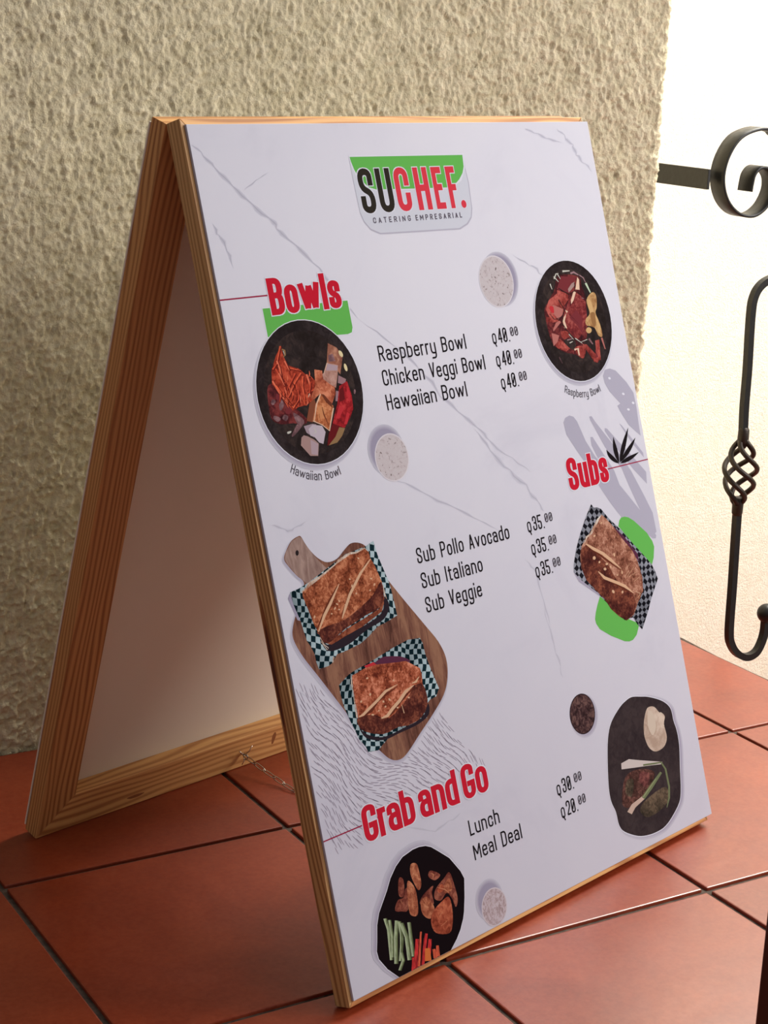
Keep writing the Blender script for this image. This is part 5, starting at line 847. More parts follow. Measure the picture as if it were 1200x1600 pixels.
["slash",[[488.0,494.2],[487.5,493.7],[487.3,493.2],[487.6,492.7],[488.3,492.4],[489.1,492.4],[489.9,492.6],[490.5,493.1],[490.6,493.6],[490.3,494.1],[489.7,494.4],[488.8,494.4]],0],
["slash",[[506.5,503.1],[506.7,502.1],[507.2,501.4],[507.8,501.2],[508.3,501.5],[508.7,502.3],[508.8,503.3],[508.6,504.3],[508.1,505.0],[507.5,505.2],[506.9,504.9],[506.6,504.1]],0],
["slash",[[477.2,492.5],[478.5,492.4],[479.7,492.7],[480.7,493.4],[481.0,494.2],[480.8,495.0],[479.9,495.5],[478.6,495.6],[477.4,495.3],[476.4,494.6],[476.1,493.8],[476.3,493.0]],0],
["slash",[[472.1,483.8],[472.7,484.2],[472.8,484.8],[472.6,485.4],[471.9,485.9],[471.0,486.1],[470.1,486.0],[469.5,485.5],[469.4,484.9],[469.6,484.3],[470.3,483.8],[471.2,483.6]],0],
["slash",[[501.0,481.9],[500.9,482.9],[500.5,483.7],[499.7,483.9],[498.8,483.7],[498.1,482.9],[497.7,481.9],[497.7,480.9],[498.2,480.1],[499.0,479.8],[499.9,480.1],[500.6,480.9]],0],
["slash",[[487.5,444.6],[486.4,444.9],[485.4,445.0],[484.8,444.8],[484.7,444.4],[485.2,443.9],[486.0,443.4],[487.1,443.1],[488.1,443.0],[488.7,443.2],[488.8,443.6],[488.3,444.1]],0],
["slash",[[501.2,526.0],[500.5,525.5],[500.3,524.8],[500.5,524.0],[501.1,523.3],[502.0,523.0],[502.9,523.0],[503.6,523.4],[503.8,524.1],[503.6,524.9],[503.0,525.6],[502.1,526.0]],0],
["slash",[[483.8,520.8],[483.7,519.8],[484.2,519.0],[485.1,518.7],[486.2,518.9],[487.3,519.6],[488.0,520.6],[488.1,521.6],[487.6,522.4],[486.7,522.8],[485.5,522.6],[484.5,521.9]],0],
["slash",[[469.4,454.8],[470.4,454.4],[471.4,454.3],[472.3,454.6],[472.6,455.1],[472.5,455.7],[471.8,456.3],[470.8,456.7],[469.7,456.8],[468.9,456.5],[468.6,456.0],[468.7,455.4]],0],
["slash",[[498.8,503.9],[499.5,504.1],[500.1,504.5],[500.2,504.9],[499.8,505.2],[499.2,505.3],[498.3,505.2],[497.5,505.0],[497.0,504.6],[496.9,504.2],[497.2,503.9],[497.9,503.8]],0],
["slash",[[514.3,510.8],[531.2,501.5],[530.8,501.3],[513.9,510.6]],0],
["slash",[[517.8,510.5],[536.3,507.8],[536.1,507.5],[517.6,510.2]],0],
["slash",[[515.3,501.6],[525.7,496.3],[525.4,496.1],[515.0,501.4]],0],
["slash",[[521.4,526.9],[533.3,532.6],[527.2,536.3],[527.6,536.5],[534.7,532.4],[521.6,526.7]],0],
["slash",[[526.3,517.4],[537.9,514.4],[537.6,514.1],[526.1,517.1]],0],
["slash",[[511.3,509.2],[520.0,503.6],[519.6,503.3],[510.9,509.0]],0]]],
["printed_plate","black plate of chicken wings, celery and pepper sticks",[["sh1",[[124.8,691.2],[115.5,689.3],[105.7,689.1],[89.8,691.7],[78.5,697.5],[67.8,706.4],[59.5,717.0],[50.3,727.4],[44.0,734.6],[38.8,744.9],[35.7,757.7],[32.4,769.2],[33.3,776.9],[42.2,790.2],[55.3,803.5],[64.1,803.5],[132.5,803.5],[144.1,795.6],[151.8,788.5],[158.7,779.2],[162.0,772.5],[166.7,758.5],[171.1,740.5],[167.6,731.5],[155.4,713.8],[140.5,701.1],[132.3,694.7]],0],
["sh2",[[124.2,693.1],[115.1,691.3],[105.6,691.1],[90.1,693.6],[79.1,699.4],[68.8,708.1],[60.7,718.4],[51.7,728.3],[45.4,735.3],[40.3,745.4],[37.1,757.9],[33.8,769.2],[34.7,776.8],[43.4,789.8],[56.2,803.5],[64.8,803.5],[131.9,803.5],[143.1,794.9],[150.6,788.0],[157.4,778.9],[160.6,772.4],[165.3,758.7],[169.6,741.1],[166.2,732.3],[154.1,715.0],[139.4,702.7],[131.5,696.5]],0],
["sh3",[[123.6,694.9],[114.7,693.2],[105.4,693.1],[90.4,695.6],[79.8,701.2],[69.8,709.7],[62.0,719.7],[53.1,729.3],[46.9,736.1],[41.8,745.9],[38.6,758.1],[35.2,769.2],[36.0,776.6],[44.6,789.4],[57.1,803.5],[65.5,803.5],[131.3,803.5],[142.1,794.3],[149.5,787.5],[156.1,778.7],[159.3,772.3],[163.8,758.9],[168.1,741.7],[164.7,733.1],[152.8,716.3],[138.4,704.3],[130.7,698.3]],0],
["sh4",[[123.0,696.8],[114.3,695.2],[105.3,695.1],[90.7,697.6],[80.4,703.1],[70.8,711.4],[63.2,721.1],[54.5,730.3],[48.4,736.9],[43.3,746.4],[40.1,758.3],[36.6,769.2],[37.4,776.5],[45.8,789.0],[58.0,803.5],[66.2,803.5],[130.7,803.5],[141.2,793.6],[148.3,787.0],[154.8,778.4],[157.9,772.2],[162.3,759.1],[166.6,742.3],[163.2,733.9],[151.5,717.5],[137.4,705.9],[129.9,700.0]],0],
["sh5",[[122.4,698.7],[114.0,697.1],[105.2,697.1],[91.0,699.5],[81.1,705.0],[71.7,713.0],[64.5,722.4],[56.0,731.3],[49.9,737.6],[44.8,746.9],[41.6,758.5],[38.1,769.2],[38.8,776.3],[47.0,788.6],[58.9,802.8],[66.8,803.5],[130.1,803.5],[140.2,793.0],[147.2,786.6],[153.6,778.1],[156.5,772.1],[160.9,759.3],[165.1,742.9],[161.7,734.7],[150.2,718.7],[136.4,707.6],[129.1,701.8]],0],
["glow",[[127.2,696.9],[118.3,695.1],[109.0,695.0],[93.8,697.5],[83.2,703.2],[73.1,711.7],[65.2,721.8],[56.3,731.4],[50.1,738.3],[45.0,748.1],[41.8,760.4],[38.4,771.5],[39.3,778.9],[47.9,791.8],[60.4,803.5],[68.8,803.5],[134.9,803.5],[145.8,796.7],[153.2,789.9],[159.9,781.0],[163.0,774.6],[167.6,761.2],[171.9,743.9],[168.5,735.2],[156.6,718.3],[142.1,706.3],[134.3,700.2]],0],
["plate_black",[[126.9,697.6],[118.1,695.9],[108.9,695.8],[94.0,698.3],[83.5,703.9],[73.6,712.3],[65.9,722.2],[57.1,731.7],[50.9,738.4],[45.8,748.1],[42.6,760.2],[39.2,771.2],[40.0,778.6],[48.5,791.3],[60.9,803.5],[69.2,803.5],[134.6,803.5],[145.3,796.1],[152.6,789.4],[159.2,780.6],[162.3,774.3],[166.8,761.0],[171.1,743.9],[167.7,735.4],[155.9,718.7],[141.6,706.9],[133.9,700.9]],0],
["wing",[[102.9,708.3],[110.4,709.8],[112.1,717.6],[112.0,730.1],[107.4,735.0],[103.7,729.3],[100.4,717.4]],1],
["wing_dark",[[83.9,716.5],[88.9,717.3],[89.4,724.6],[85.6,734.0],[80.1,730.5]],1],
["wing_dark",[[71.7,742.8],[77.6,735.0],[85.4,734.9],[89.7,728.3],[93.3,729.4],[88.4,747.5],[79.7,746.4]],1],
["wing",[[93.4,724.1],[98.6,724.0],[103.3,735.4],[100.5,755.2],[92.7,755.2],[89.5,747.9]],1],
["wing_dark",[[123.3,724.8],[128.0,722.2],[139.3,729.9],[131.7,732.9],[124.9,728.9]],1],
["wing_dark",[[152.3,731.8],[155.6,744.4],[156.9,759.5],[152.2,766.3],[149.3,757.0],[143.3,749.5],[134.0,753.8],[125.9,749.2],[129.4,741.3],[143.3,734.9]],1],
["wing_dark",[[126.7,736.8],[123.6,743.0],[123.3,753.8],[114.1,748.9],[105.2,747.8],[110.8,741.5]],1],
["wing",[[106.8,746.5],[115.4,743.9],[122.1,753.4],[122.7,760.9],[114.8,765.5],[106.3,758.0]],1],
["wing_red",[[133.6,755.4],[144.8,753.7],[147.0,765.4],[143.9,779.1],[136.9,787.2],[118.6,780.4],[115.5,767.5],[123.2,759.2]],1],
["wing",[[141.4,741.6],[150.8,737.3],[151.7,748.6],[140.8,748.7]],1],
["wing_red",[[131.9,742.1],[139.4,739.1],[140.5,744.9],[133.4,746.3]],1],
["wing_light",[[127.3,724.4],[129.9,727.1],[128.5,729.1],[129.0,729.4],[131.4,727.2],[127.6,724.2]],0],
["wing_light",[[132.2,740.6],[141.3,745.7],[146.8,750.8],[147.2,750.7],[142.2,745.0],[132.5,740.3]],0],
["wing_light",[[109.9,744.0],[113.4,750.6],[113.8,750.5],[110.4,744.0]],0],
["wing_light",[[127.6,768.1],[133.9,764.8],[133.5,764.4],[127.2,767.8]],0],
["wing_light",[[127.7,777.3],[137.7,775.2],[137.4,774.9],[127.4,776.9]],0],
["wing_light",[[80.9,736.2],[82.4,740.2],[82.8,740.2],[81.4,736.1]],0],
["wing_light",[[96.9,734.2],[95.2,749.8],[95.7,750.0],[97.4,734.3]],0],
["celery_dark",[[55.3,745.7],[57.2,756.7],[53.5,784.4],[57.7,785.6],[61.4,757.7],[59.4,746.1]],0],
["celery",[[54.9,745.4],[56.8,756.5],[53.4,784.3],[55.9,785.1],[60.0,757.2],[58.0,745.7]],0],
["celery_light",[[55.1,745.2],[57.1,756.5],[53.4,784.3],[54.3,784.5],[58.0,756.7],[56.1,745.3]],0],
["celery_dark",[[61.1,748.7],[60.6,764.8],[56.3,782.7],[59.6,783.8],[63.8,765.7],[64.4,749.4]],0],
["celery",[[60.6,748.5],[60.0,764.6],[56.1,782.6],[58.0,783.2],[62.5,765.3],[63.1,749.0]],0],
["celery_light",[[60.9,748.4],[60.3,764.6],[56.0,782.6],[56.7,782.8],[61.0,764.8],[61.6,748.6]],0],
["celery_dark",[[69.2,751.6],[63.6,767.5],[58.0,789.5],[62.9,791.2],[68.5,769.2],[74.0,753.4]],0],
["celery",[[68.9,751.5],[63.3,767.4],[58.1,789.5],[61.0,790.5],[66.9,768.7],[72.5,752.9]],0],
["celery_light",[[69.2,751.7],[63.6,767.5],[58.0,789.5],[59.1,789.8],[64.7,767.9],[70.2,752.1]],0],
["celery_dark",[[72.6,754.0],[72.0,770.5],[64.6,789.1],[68.5,790.7],[75.9,771.8],[76.7,754.9]],0],
["celery",[[72.2,753.8],[71.5,770.3],[64.5,789.0],[66.8,790.0],[74.5,771.3],[75.2,754.5]],0],
["celery_light",[[72.5,753.8],[71.8,770.4],[64.4,789.1],[65.3,789.4],[72.7,770.7],[73.4,754.0]],0],
["celery_dark",[[73.9,756.7],[77.5,771.0],[75.5,792.4],[81.0,793.9],[83.0,772.1],[79.2,757.0]],0],
["celery",[[73.6,756.4],[77.3,770.8],[75.6,792.4],[78.9,793.3],[81.4,771.6],[77.6,756.7]],0],
["celery_light",[[73.9,756.2],[77.6,770.7],[75.6,792.3],[76.8,792.6],[78.8,771.0],[75.1,756.2]],0],
["celery_dark",[[84.7,759.0],[83.5,772.9],[82.0,791.1],[86.1,792.2],[87.6,773.9],[88.8,760.0]],0],
["celery",[[84.3,758.8],[83.1,772.7],[81.9,791.0],[84.3,791.7],[86.1,773.5],[87.3,759.5]],0],
["celery_light",[[84.6,758.8],[83.4,772.7],[81.8,790.9],[82.7,791.2],[84.2,772.9],[85.5,759.0]],0],
["celery_dark",[[68.3,782.8],[68.9,789.7],[62.0,796.7],[65.1,798.7],[72.3,791.2],[71.8,783.4]],0],
["celery",[[67.8,782.5],[68.4,789.5],[61.7,796.7],[63.5,797.9],[71.0,790.7],[70.4,783.0]],0],
["celery_light",[[68.0,782.5],[68.6,789.7],[61.6,796.9],[62.3,797.3],[69.4,790.0],[68.8,782.6]],0],
["celery_dark",[[73.1,763.7],[68.5,781.7],[70.9,782.5],[75.5,764.5]],0],
["celery",[[72.5,763.5],[68.1,781.5],[69.5,782.0],[74.3,764.1]],0],
["celery_light",[[72.7,763.6],[68.0,781.5],[68.5,781.7],[73.2,763.7]],0],
["stick_red",[[91.0,777.0],[80.4,802.7],[86.2,803.5],[95.1,778.6]],0],
["stick_orange",[[98.5,772.5],[87.1,802.6],[90.2,803.5],[100.7,773.3]],0],
["stick_red",[[104.6,776.3],[91.2,803.0],[96.1,803.5],[108.0,777.8]],0],
["stick_red",[[107.8,782.8],[99.1,801.4],[104.8,803.5],[111.8,784.5]],0],
["stick_orange2",[[100.8,789.7],[97.6,801.2],[106.3,803.5],[107.0,791.6]],0],
["stick_orange",[[116.1,792.3],[113.6,802.4],[118.5,803.5],[119.6,793.4]],0],
["stick_orange",[[110.2,794.0],[109.5,803.0],[114.9,803.5],[114.0,794.8]],0],
["stick_red",[[82.2,791.9],[77.9,803.5],[80.7,803.5],[84.2,792.7]],0],
["pepper_dark",[[101.2,779.7],[91.3,803.2],[92.4,803.5],[102.0,780.1]],0],
["pepper_dark",[[88.6,792.4],[83.6,803.5],[84.8,803.5],[89.4,792.7]],0]]],
["printed_plate","dark brown plate with mashed potato, scallions and steak",[["sh1",[[489.0,638.4],[505.5,641.9],[521.7,646.4],[544.6,656.9],[557.3,668.8],[559.3,684.5],[562.2,696.8],[561.9,714.2],[555.8,739.7],[549.3,765.0],[541.6,778.2],[523.0,789.9],[508.0,795.9],[494.4,797.6],[475.5,796.5],[454.8,791.7],[432.0,779.8],[424.3,769.7],[422.7,754.6],[417.7,740.4],[418.0,723.8],[424.2,695.9],[432.1,672.2],[443.1,656.6],[462.0,644.8],[476.1,639.9]],1],
["sh2",[[489.1,639.7],[505.2,643.1],[521.2,647.6],[543.7,657.9],[556.3,669.6],[558.1,685.0],[560.9,697.2],[560.6,714.3],[554.5,739.3],[548.2,764.2],[540.8,777.2],[522.5,788.7],[507.7,794.7],[494.4,796.3],[475.8,795.3],[455.4,790.5],[432.9,778.8],[425.4,768.9],[423.8,754.0],[419.0,740.0],[419.3,723.7],[425.4,696.4],[433.2,673.0],[443.9,657.7],[462.5,646.0],[476.3,641.1]],1],
["sh3",[[489.1,641.0],[505.0,644.4],[520.7,648.8],[542.9,658.9],[555.2,670.4],[557.0,685.6],[559.7,697.6],[559.3,714.4],[553.3,738.9],[547.2,763.3],[540.0,776.2],[522.0,787.6],[507.4,793.4],[494.3,795.0],[476.0,794.0],[455.9,789.4],[433.8,777.9],[426.4,768.1],[424.9,753.4],[420.2,739.6],[420.6,723.6],[426.6,696.8],[434.2,673.9],[444.7,658.7],[463.0,647.2],[476.5,642.4]],1],
["sh4",[[489.1,642.3],[504.7,645.7],[520.1,650.0],[542.0,659.9],[554.2,671.1],[555.8,686.2],[558.4,698.0],[558.0,714.5],[552.0,738.5],[546.2,762.5],[539.1,775.2],[521.4,786.4],[507.1,792.1],[494.3,793.7],[476.3,792.7],[456.5,788.2],[434.7,776.9],[427.4,767.3],[426.1,752.8],[421.5,739.2],[421.9,723.5],[427.9,697.2],[435.2,674.7],[445.4,659.7],[463.4,648.4],[476.8,643.7]],1],
["glow",[[485.1,638.5],[501.1,641.9],[516.9,646.4],[539.2,656.5],[551.6,668.1],[553.4,683.4],[556.2,695.4],[555.8,712.3],[549.8,737.1],[543.6,761.7],[536.3,774.6],[518.2,786.0],[503.5,791.9],[490.3,793.5],[471.9,792.5],[451.7,787.8],[429.5,776.3],[422.0,766.5],[420.5,751.6],[415.7,737.8],[416.1,721.7],[422.1,694.6],[429.8,671.5],[440.4,656.3],[458.8,644.8],[472.4,639.9]],1],
["plate_brown",[[485.1,639.4],[500.9,642.8],[516.5,647.2],[538.6,657.2],[550.9,668.6],[552.6,683.8],[555.3,695.7],[554.9,712.4],[548.9,736.8],[542.9,761.1],[535.7,773.9],[517.8,785.2],[503.3,791.0],[490.3,792.6],[472.1,791.6],[452.1,787.0],[430.1,775.6],[422.7,765.9],[421.3,751.2],[416.6,737.5],[417.0,721.6],[423.0,694.9],[430.5,672.1],[440.9,657.0],[459.1,645.6],[472.6,640.8]],1],
["cream",[[513.4,657.4],[522.0,659.9],[529.0,667.7],[532.5,668.6],[537.9,674.6],[533.8,682.7],[534.8,697.8],[526.4,706.6],[510.3,707.8],[499.9,701.3],[495.3,691.0],[495.0,681.8],[498.7,670.0],[506.6,659.3]],1],
["cream2",[[509.0,661.7],[517.1,665.6],[518.7,680.7],[509.8,689.3],[504.3,677.0]],1],
["steak",[[448.6,719.8],[476.1,718.5],[500.7,728.9],[487.5,741.6],[453.3,753.5],[434.6,746.2]],1],
["steak2",[[477.7,753.4],[516.1,749.8],[513.8,767.5],[477.7,773.3],[462.9,761.7]],1],
["steak_red",[[475.1,721.8],[491.6,728.2],[481.8,740.0],[472.1,731.8]],1],
["steak2",[[450.3,723.9],[461.4,727.0],[453.6,742.8],[443.6,736.3]],1],
["onion_white",[[444.1,710.0],[445.4,703.7],[459.7,702.8],[479.0,709.3],[501.4,716.4],[518.5,721.9],[514.8,723.7],[494.3,719.5],[465.3,714.1]],0],
["scallion_green",[[483.0,716.9],[503.5,720.7],[515.0,722.4],[520.3,731.0],[520.9,751.3],[517.3,762.9],[511.1,772.2],[512.2,772.6],[520.4,764.0],[524.2,751.9],[523.5,731.3],[517.0,721.2],[503.6,718.7],[483.1,714.9]],0],
["onion_white2",[[447.6,761.3],[455.9,756.1],[475.8,751.6],[472.7,747.7],[450.7,751.0],[440.7,756.5]],0],
["scallion_green",[[474.7,752.2],[492.7,744.4],[514.2,733.4],[511.3,731.2],[487.8,740.5],[470.3,748.6]],0],
["scallion_light",[[473.4,749.7],[501.8,736.7],[501.1,736.2],[472.2,748.8]],0]]],
["printed_cutlery","pale grey crossed cutlery",[["cut",[[452.6,327.5],[457.2,322.8],[465.2,321.2],[472.0,323.4],[476.8,329.3],[485.4,351.7],[497.3,370.8],[521.1,396.0],[544.9,422.9],[565.5,446.9],[583.0,474.9],[580.9,478.0],[575.2,477.0],[550.4,458.1],[524.7,444.1],[508.2,423.7],[495.8,405.6],[486.0,386.6],[467.3,361.2],[454.0,340.8]],0],
["cut",[[499.4,326.8],[503.8,326.7],[508.5,333.4],[531.7,360.8],[557.7,396.0],[572.4,424.5],[584.0,448.6],[584.7,471.0],[576.2,473.7],[573.7,466.3],[561.9,443.5],[548.5,411.1],[540.9,390.8],[517.5,362.9],[500.3,331.0]],0],
["cut",[[495.0,349.0],[499.2,349.6],[509.9,365.9],[527.0,391.4],[533.7,414.2],[529.2,421.7],[521.5,409.6],[509.3,390.1],[494.4,358.3]],0],
["cut",[[523.6,342.8],[527.7,344.0],[541.6,358.1],[566.6,382.2],[585.4,401.5],[582.9,415.1],[562.6,395.4],[535.2,364.0],[522.6,346.0]],0],
["cut",[[551.4,341.0],[555.2,343.5],[586.2,379.5],[586.0,385.0],[567.4,364.4]],0],
["cut",[[537.4,285.4],[542.7,279.2],[551.9,278.6],[562.3,282.0],[578.6,296.9],[588.5,310.4],[589.3,327.2],[587.7,347.7],[587.4,360.2],[568.5,345.2],[557.4,328.7],[553.8,321.4],[560.2,319.5],[544.3,303.9],[538.3,293.7]],0],
["glow",[[550.4,290.7],[549.4,290.9],[548.2,290.7],[547.1,290.2],[546.5,289.5],[546.4,288.7],[546.9,288.2],[547.9,288.0],[549.1,288.1],[550.2,288.6],[550.9,289.4],[550.9,290.1]],0],
["glow",[[570.7,310.8],[569.7,311.0],[568.5,310.8],[567.4,310.3],[566.7,309.6],[566.7,308.8],[567.2,308.3],[568.2,308.1],[569.5,308.2],[570.5,308.8],[571.2,309.5],[571.3,310.2]],0],
["glow",[[575.1,329.2],[574.1,329.4],[572.8,329.2],[571.8,328.7],[571.1,328.0],[571.0,327.2],[571.6,326.7],[572.6,326.5],[573.8,326.7],[574.9,327.2],[575.6,327.9],[575.6,328.7]],0],
["glow",[[586.1,323.0],[585.1,323.2],[583.9,323.0],[582.8,322.5],[582.1,321.7],[582.0,321.0],[582.6,320.4],[583.6,320.2],[584.9,320.4],[585.9,320.9],[586.6,321.7],[586.7,322.4]],0]]],
["printed_herb_sprig","black five-leaved herb sprig",[["ink",[[538.1,384.8],[536.0,381.7],[533.6,379.1],[531.3,376.8],[528.9,374.7],[526.5,372.7],[524.2,370.7],[521.9,368.7],[519.9,366.6],[519.7,366.6],[519.4,369.1],[519.8,371.7],[520.8,374.3],[522.6,376.9],[525.2,379.3],[528.6,381.6],[532.8,383.5],[538.0,384.9]],0],
["ink",[[538.4,384.2],[539.5,380.1],[539.9,376.2],[539.9,372.4],[539.4,368.7],[538.8,365.1],[537.9,361.6],[537.1,358.1],[536.4,354.7],[536.1,354.6],[534.5,357.9],[533.2,361.4],[532.3,365.0],[531.9,368.7],[532.2,372.5],[533.2,376.4],[535.1,380.3],[538.1,384.2]],0],
["ink",[[539.7,383.8],[545.0,379.7],[549.4,375.5],[553.3,371.1],[556.6,366.6],[559.5,362.0],[562.1,357.4],[564.4,352.7],[566.6,348.0],[566.4,348.0],[562.0,352.0],[557.6,356.1],[553.5,360.2],[549.6,364.5],[546.2,369.0],[543.2,373.7],[540.9,378.5],[539.4,383.7]],0],
["ink",[[540.2,384.1],[547.2,382.1],[553.3,379.6],[558.7,376.9],[563.4,373.9],[567.5,370.7],[571.0,367.5],[574.1,364.1],[576.7,360.9],[576.5,360.8],[571.9,363.1],[567.2,365.5],[562.4,368.0],[557.6,370.6],[552.9,373.5],[548.4,376.6],[544.0,380.1],[540.1,384.0]],0],
["ink",[[540.4,385.0],[545.7,385.6],[550.9,385.6],[555.9,385.1],[560.8,384.1],[565.4,382.9],[569.9,381.3],[574.3,379.6],[578.6,377.7],[578.5,377.6],[573.2,378.1],[568.0,378.6],[562.9,379.1],[558.0,379.7],[553.3,380.5],[548.8,381.6],[544.5,383.0],[540.3,384.9]],0]]],
["heading_rule","thin red line left of the Bowls heading",[["rule_red",[[0.2,157.5],[60,157.5],[60,158.8],[0.2,158.8]],0]]],
["heading_rule","thin red line right of the Subs heading",[["rule_red",[[514,387.4],[593.1,387.4],[593.1,388.6],[514,388.6]],0]]],
["heading_rule","thin red line left of the Grab and Go heading",[["rule_red",[[0.2,654.0],[54,654.0],[54,655.2],[0.2,655.2]],0]]],
["marble_vein",None,[["vein1",[[1.2,18.1],[3.9,20.9],[6.7,23.0],[11.2,25.6],[12.1,28.9],[15.4,33.8],[20.4,36.9],[22.7,38.9],[26.4,44.7],[30.0,49.2],[36.5,53.6],[40.4,57.0],[44.1,62.2],[48.0,67.9],[54.4,70.2],[60.0,74.5],[62.8,80.5],[68.4,85.0],[77.7,88.0],[78.8,89.9],[80.7,93.9],[83.5,94.5],[84.2,98.1],[87.5,102.1],[87.7,104.1],[96.1,109.1],[105.1,114.8],[107.7,119.9],[115.2,126.7],[122.5,132.2],[130.1,138.2],[133.1,147.4],[141.7,155.2],[150.4,163.2],[154.5,173.6],[162.1,181.6],[169.6,190.0],[169.6,190.0],[164.1,180.7],[156.3,172.9],[151.1,163.0],[144.3,153.9],[137.4,145.6],[132.0,137.3],[123.7,131.5],[119.5,124.4],[112.1,117.4],[106.4,113.9],[98.2,107.7],[93.1,100.9],[91.2,99.7],[85.5,97.6],[87.8,93.6],[86.5,90.4],[81.6,88.2],[78.9,87.0],[72.5,81.7],[68.1,77.5],[61.7,73.5],[56.3,68.8],[53.1,64.7],[48.1,59.9],[41.5,56.3],[39.3,52.0],[34.6,46.1],[28.9,43.2],[23.7,38.4],[23.4,35.1],[18.6,31.5],[13.4,28.3],[12.2,25.1],[8.6,21.4],[5.0,19.9],[1.2,18.1]],0],
["vein2",[[1.2,18.1],[4.1,20.7],[7.2,22.6],[11.4,25.5],[12.4,28.8],[16.1,33.3],[21.0,36.5],[22.9,38.8],[27.0,44.4],[31.0,48.5],[37.1,53.3],[40.6,56.8],[45.0,61.7],[49.1,67.2],[54.9,69.9],[60.4,74.3],[64.0,79.8],[69.3,84.3],[78.0,87.8],[79.4,89.6],[82.0,93.1],[84.4,94.3],[84.5,98.0],[88.3,101.6],[88.9,103.3],[96.6,108.8],[105.4,114.6],[108.7,119.3],[116.1,126.2],[122.8,132.1],[130.5,138.0],[134.0,147.0],[142.3,154.9],[150.5,163.2],[154.9,173.5],[162.6,181.4],[169.6,190.0],[169.6,190.0],[163.7,180.9],[155.9,173.1],[150.9,163.0],[143.7,154.2],[136.4,146.0],[131.6,137.5],[123.4,131.7],[118.5,125.0],[111.2,117.9],[106.1,114.1],[97.8,108.0],[91.9,101.6],[90.4,100.3],[85.2,97.7],[86.8,93.8],[85.2,91.2],[80.9,88.6],[78.6,87.2],[71.6,82.5],[66.9,78.2],[61.3,73.7],[55.9,69.1],[52.0,65.4],[47.2,60.4],[41.3,56.5],[38.7,52.4],[33.5,46.8],[28.3,43.6],[23.4,38.5],[22.7,35.5],[17.9,32.1],[13.1,28.5],[12.0,25.2],[8.2,21.8],[4.8,20.2],[1.2,18.1]],0],
["vein",[[1.2,18.1],[4.3,20.5],[7.5,22.3],[11.6,25.4],[12.6,28.7],[16.7,32.9],[21.6,36.2],[23.1,38.7],[27.4,44.1],[31.8,48.0],[37.6,53.0],[40.8,56.7],[45.7,61.3],[50.0,66.6],[55.2,69.6],[60.7,74.1],[64.9,79.3],[70.0,83.7],[78.2,87.6],[79.9,89.3],[83.0,92.5],[85.2,94.2],[84.7,97.9],[89.0,101.2],[89.9,102.8],[97.0,108.5],[105.6,114.4],[109.5,118.9],[116.9,125.8],[123.0,131.9],[130.9,137.8],[134.8,146.7],[142.7,154.7],[150.7,163.1],[155.2,173.3],[162.9,181.2],[169.6,190.0],[169.6,190.0],[163.3,181.1],[155.6,173.2],[150.8,163.1],[143.2,154.4],[135.6,146.3],[131.3,137.7],[123.2,131.8],[117.7,125.4],[110.4,118.4],[105.9,114.3],[97.4,108.2],[90.9,102.2],[89.7,100.7],[85.0,97.8],[86.1,94.0],[84.2,91.8],[80.5,88.9],[78.4,87.4],[70.9,83.0],[66.0,78.7],[61.0,73.9],[55.6,69.3],[51.1,66.0],[46.5,60.8],[41.1,56.6],[38.2,52.7],[32.7,47.4],[27.9,43.8],[23.3,38.6],[22.2,35.8],[17.4,32.5],[12.9,28.6],[11.8,25.3],[7.9,22.0],[4.6,20.3],[1.2,18.1]],0]]],
["marble_vein",None,[["vein1",[[53.4,61.6],[57.8,59.0],[65.8,56.4],[71.1,52.6],[76.2,50.6],[81.4,48.7],[88.8,45.1],[88.8,45.1],[80.8,47.7],[76.0,50.2],[70.6,51.9],[64.7,55.0],[57.3,58.4],[53.4,61.6]],0],
["vein2",[[53.4,61.6],[57.7,58.9],[65.6,56.1],[71.0,52.5],[76.2,50.5],[81.3,48.5],[88.8,45.1],[88.8,45.1],[81.0,48.0],[76.1,50.3],[70.7,52.1],[65.0,55.3],[57.4,58.5],[53.4,61.6]],0],
["vein",[[53.4,61.6],[57.6,58.8],[65.4,55.9],[70.9,52.3],[76.1,50.4],[81.2,48.3],[88.8,45.1],[88.8,45.1],[81.1,48.1],[76.1,50.3],[70.8,52.2],[65.1,55.6],[57.5,58.6],[53.4,61.6]],0]]],
["marble_vein",None,[["vein1",[[169.7,189.8],[179.4,197.2],[191.0,204.4],[199.1,211.7],[210.1,219.0],[220.3,227.1],[228.5,234.7],[235.1,240.5],[243.0,248.3],[247.7,255.2],[254.9,261.7],[260.0,269.5],[264.3,277.0],[271.3,282.4],[277.6,287.9],[286.1,294.8],[292.9,300.2],[297.7,305.6],[305.3,311.4],[310.5,314.1],[315.0,318.4],[318.6,323.1],[321.8,326.9],[326.2,329.7],[328.7,333.7],[335.6,341.3],[348.8,348.7],[357.7,352.5],[364.4,360.4],[375.8,365.7],[383.7,372.6],[383.7,372.6],[377.0,365.0],[366.5,359.2],[358.6,352.0],[349.7,348.0],[338.9,339.6],[331.9,332.4],[327.1,329.3],[324.5,326.1],[323.8,321.4],[317.6,317.1],[311.5,313.5],[308.9,309.6],[302.4,303.1],[294.7,299.1],[287.6,294.1],[282.2,285.8],[274.9,280.0],[265.5,276.5],[262.7,268.9],[259.9,259.8],[250.5,253.8],[243.9,248.0],[237.9,239.3],[232.0,232.7],[221.6,226.2],[210.9,218.5],[201.2,210.4],[192.6,203.3],[179.8,196.9],[169.7,189.8]],0],
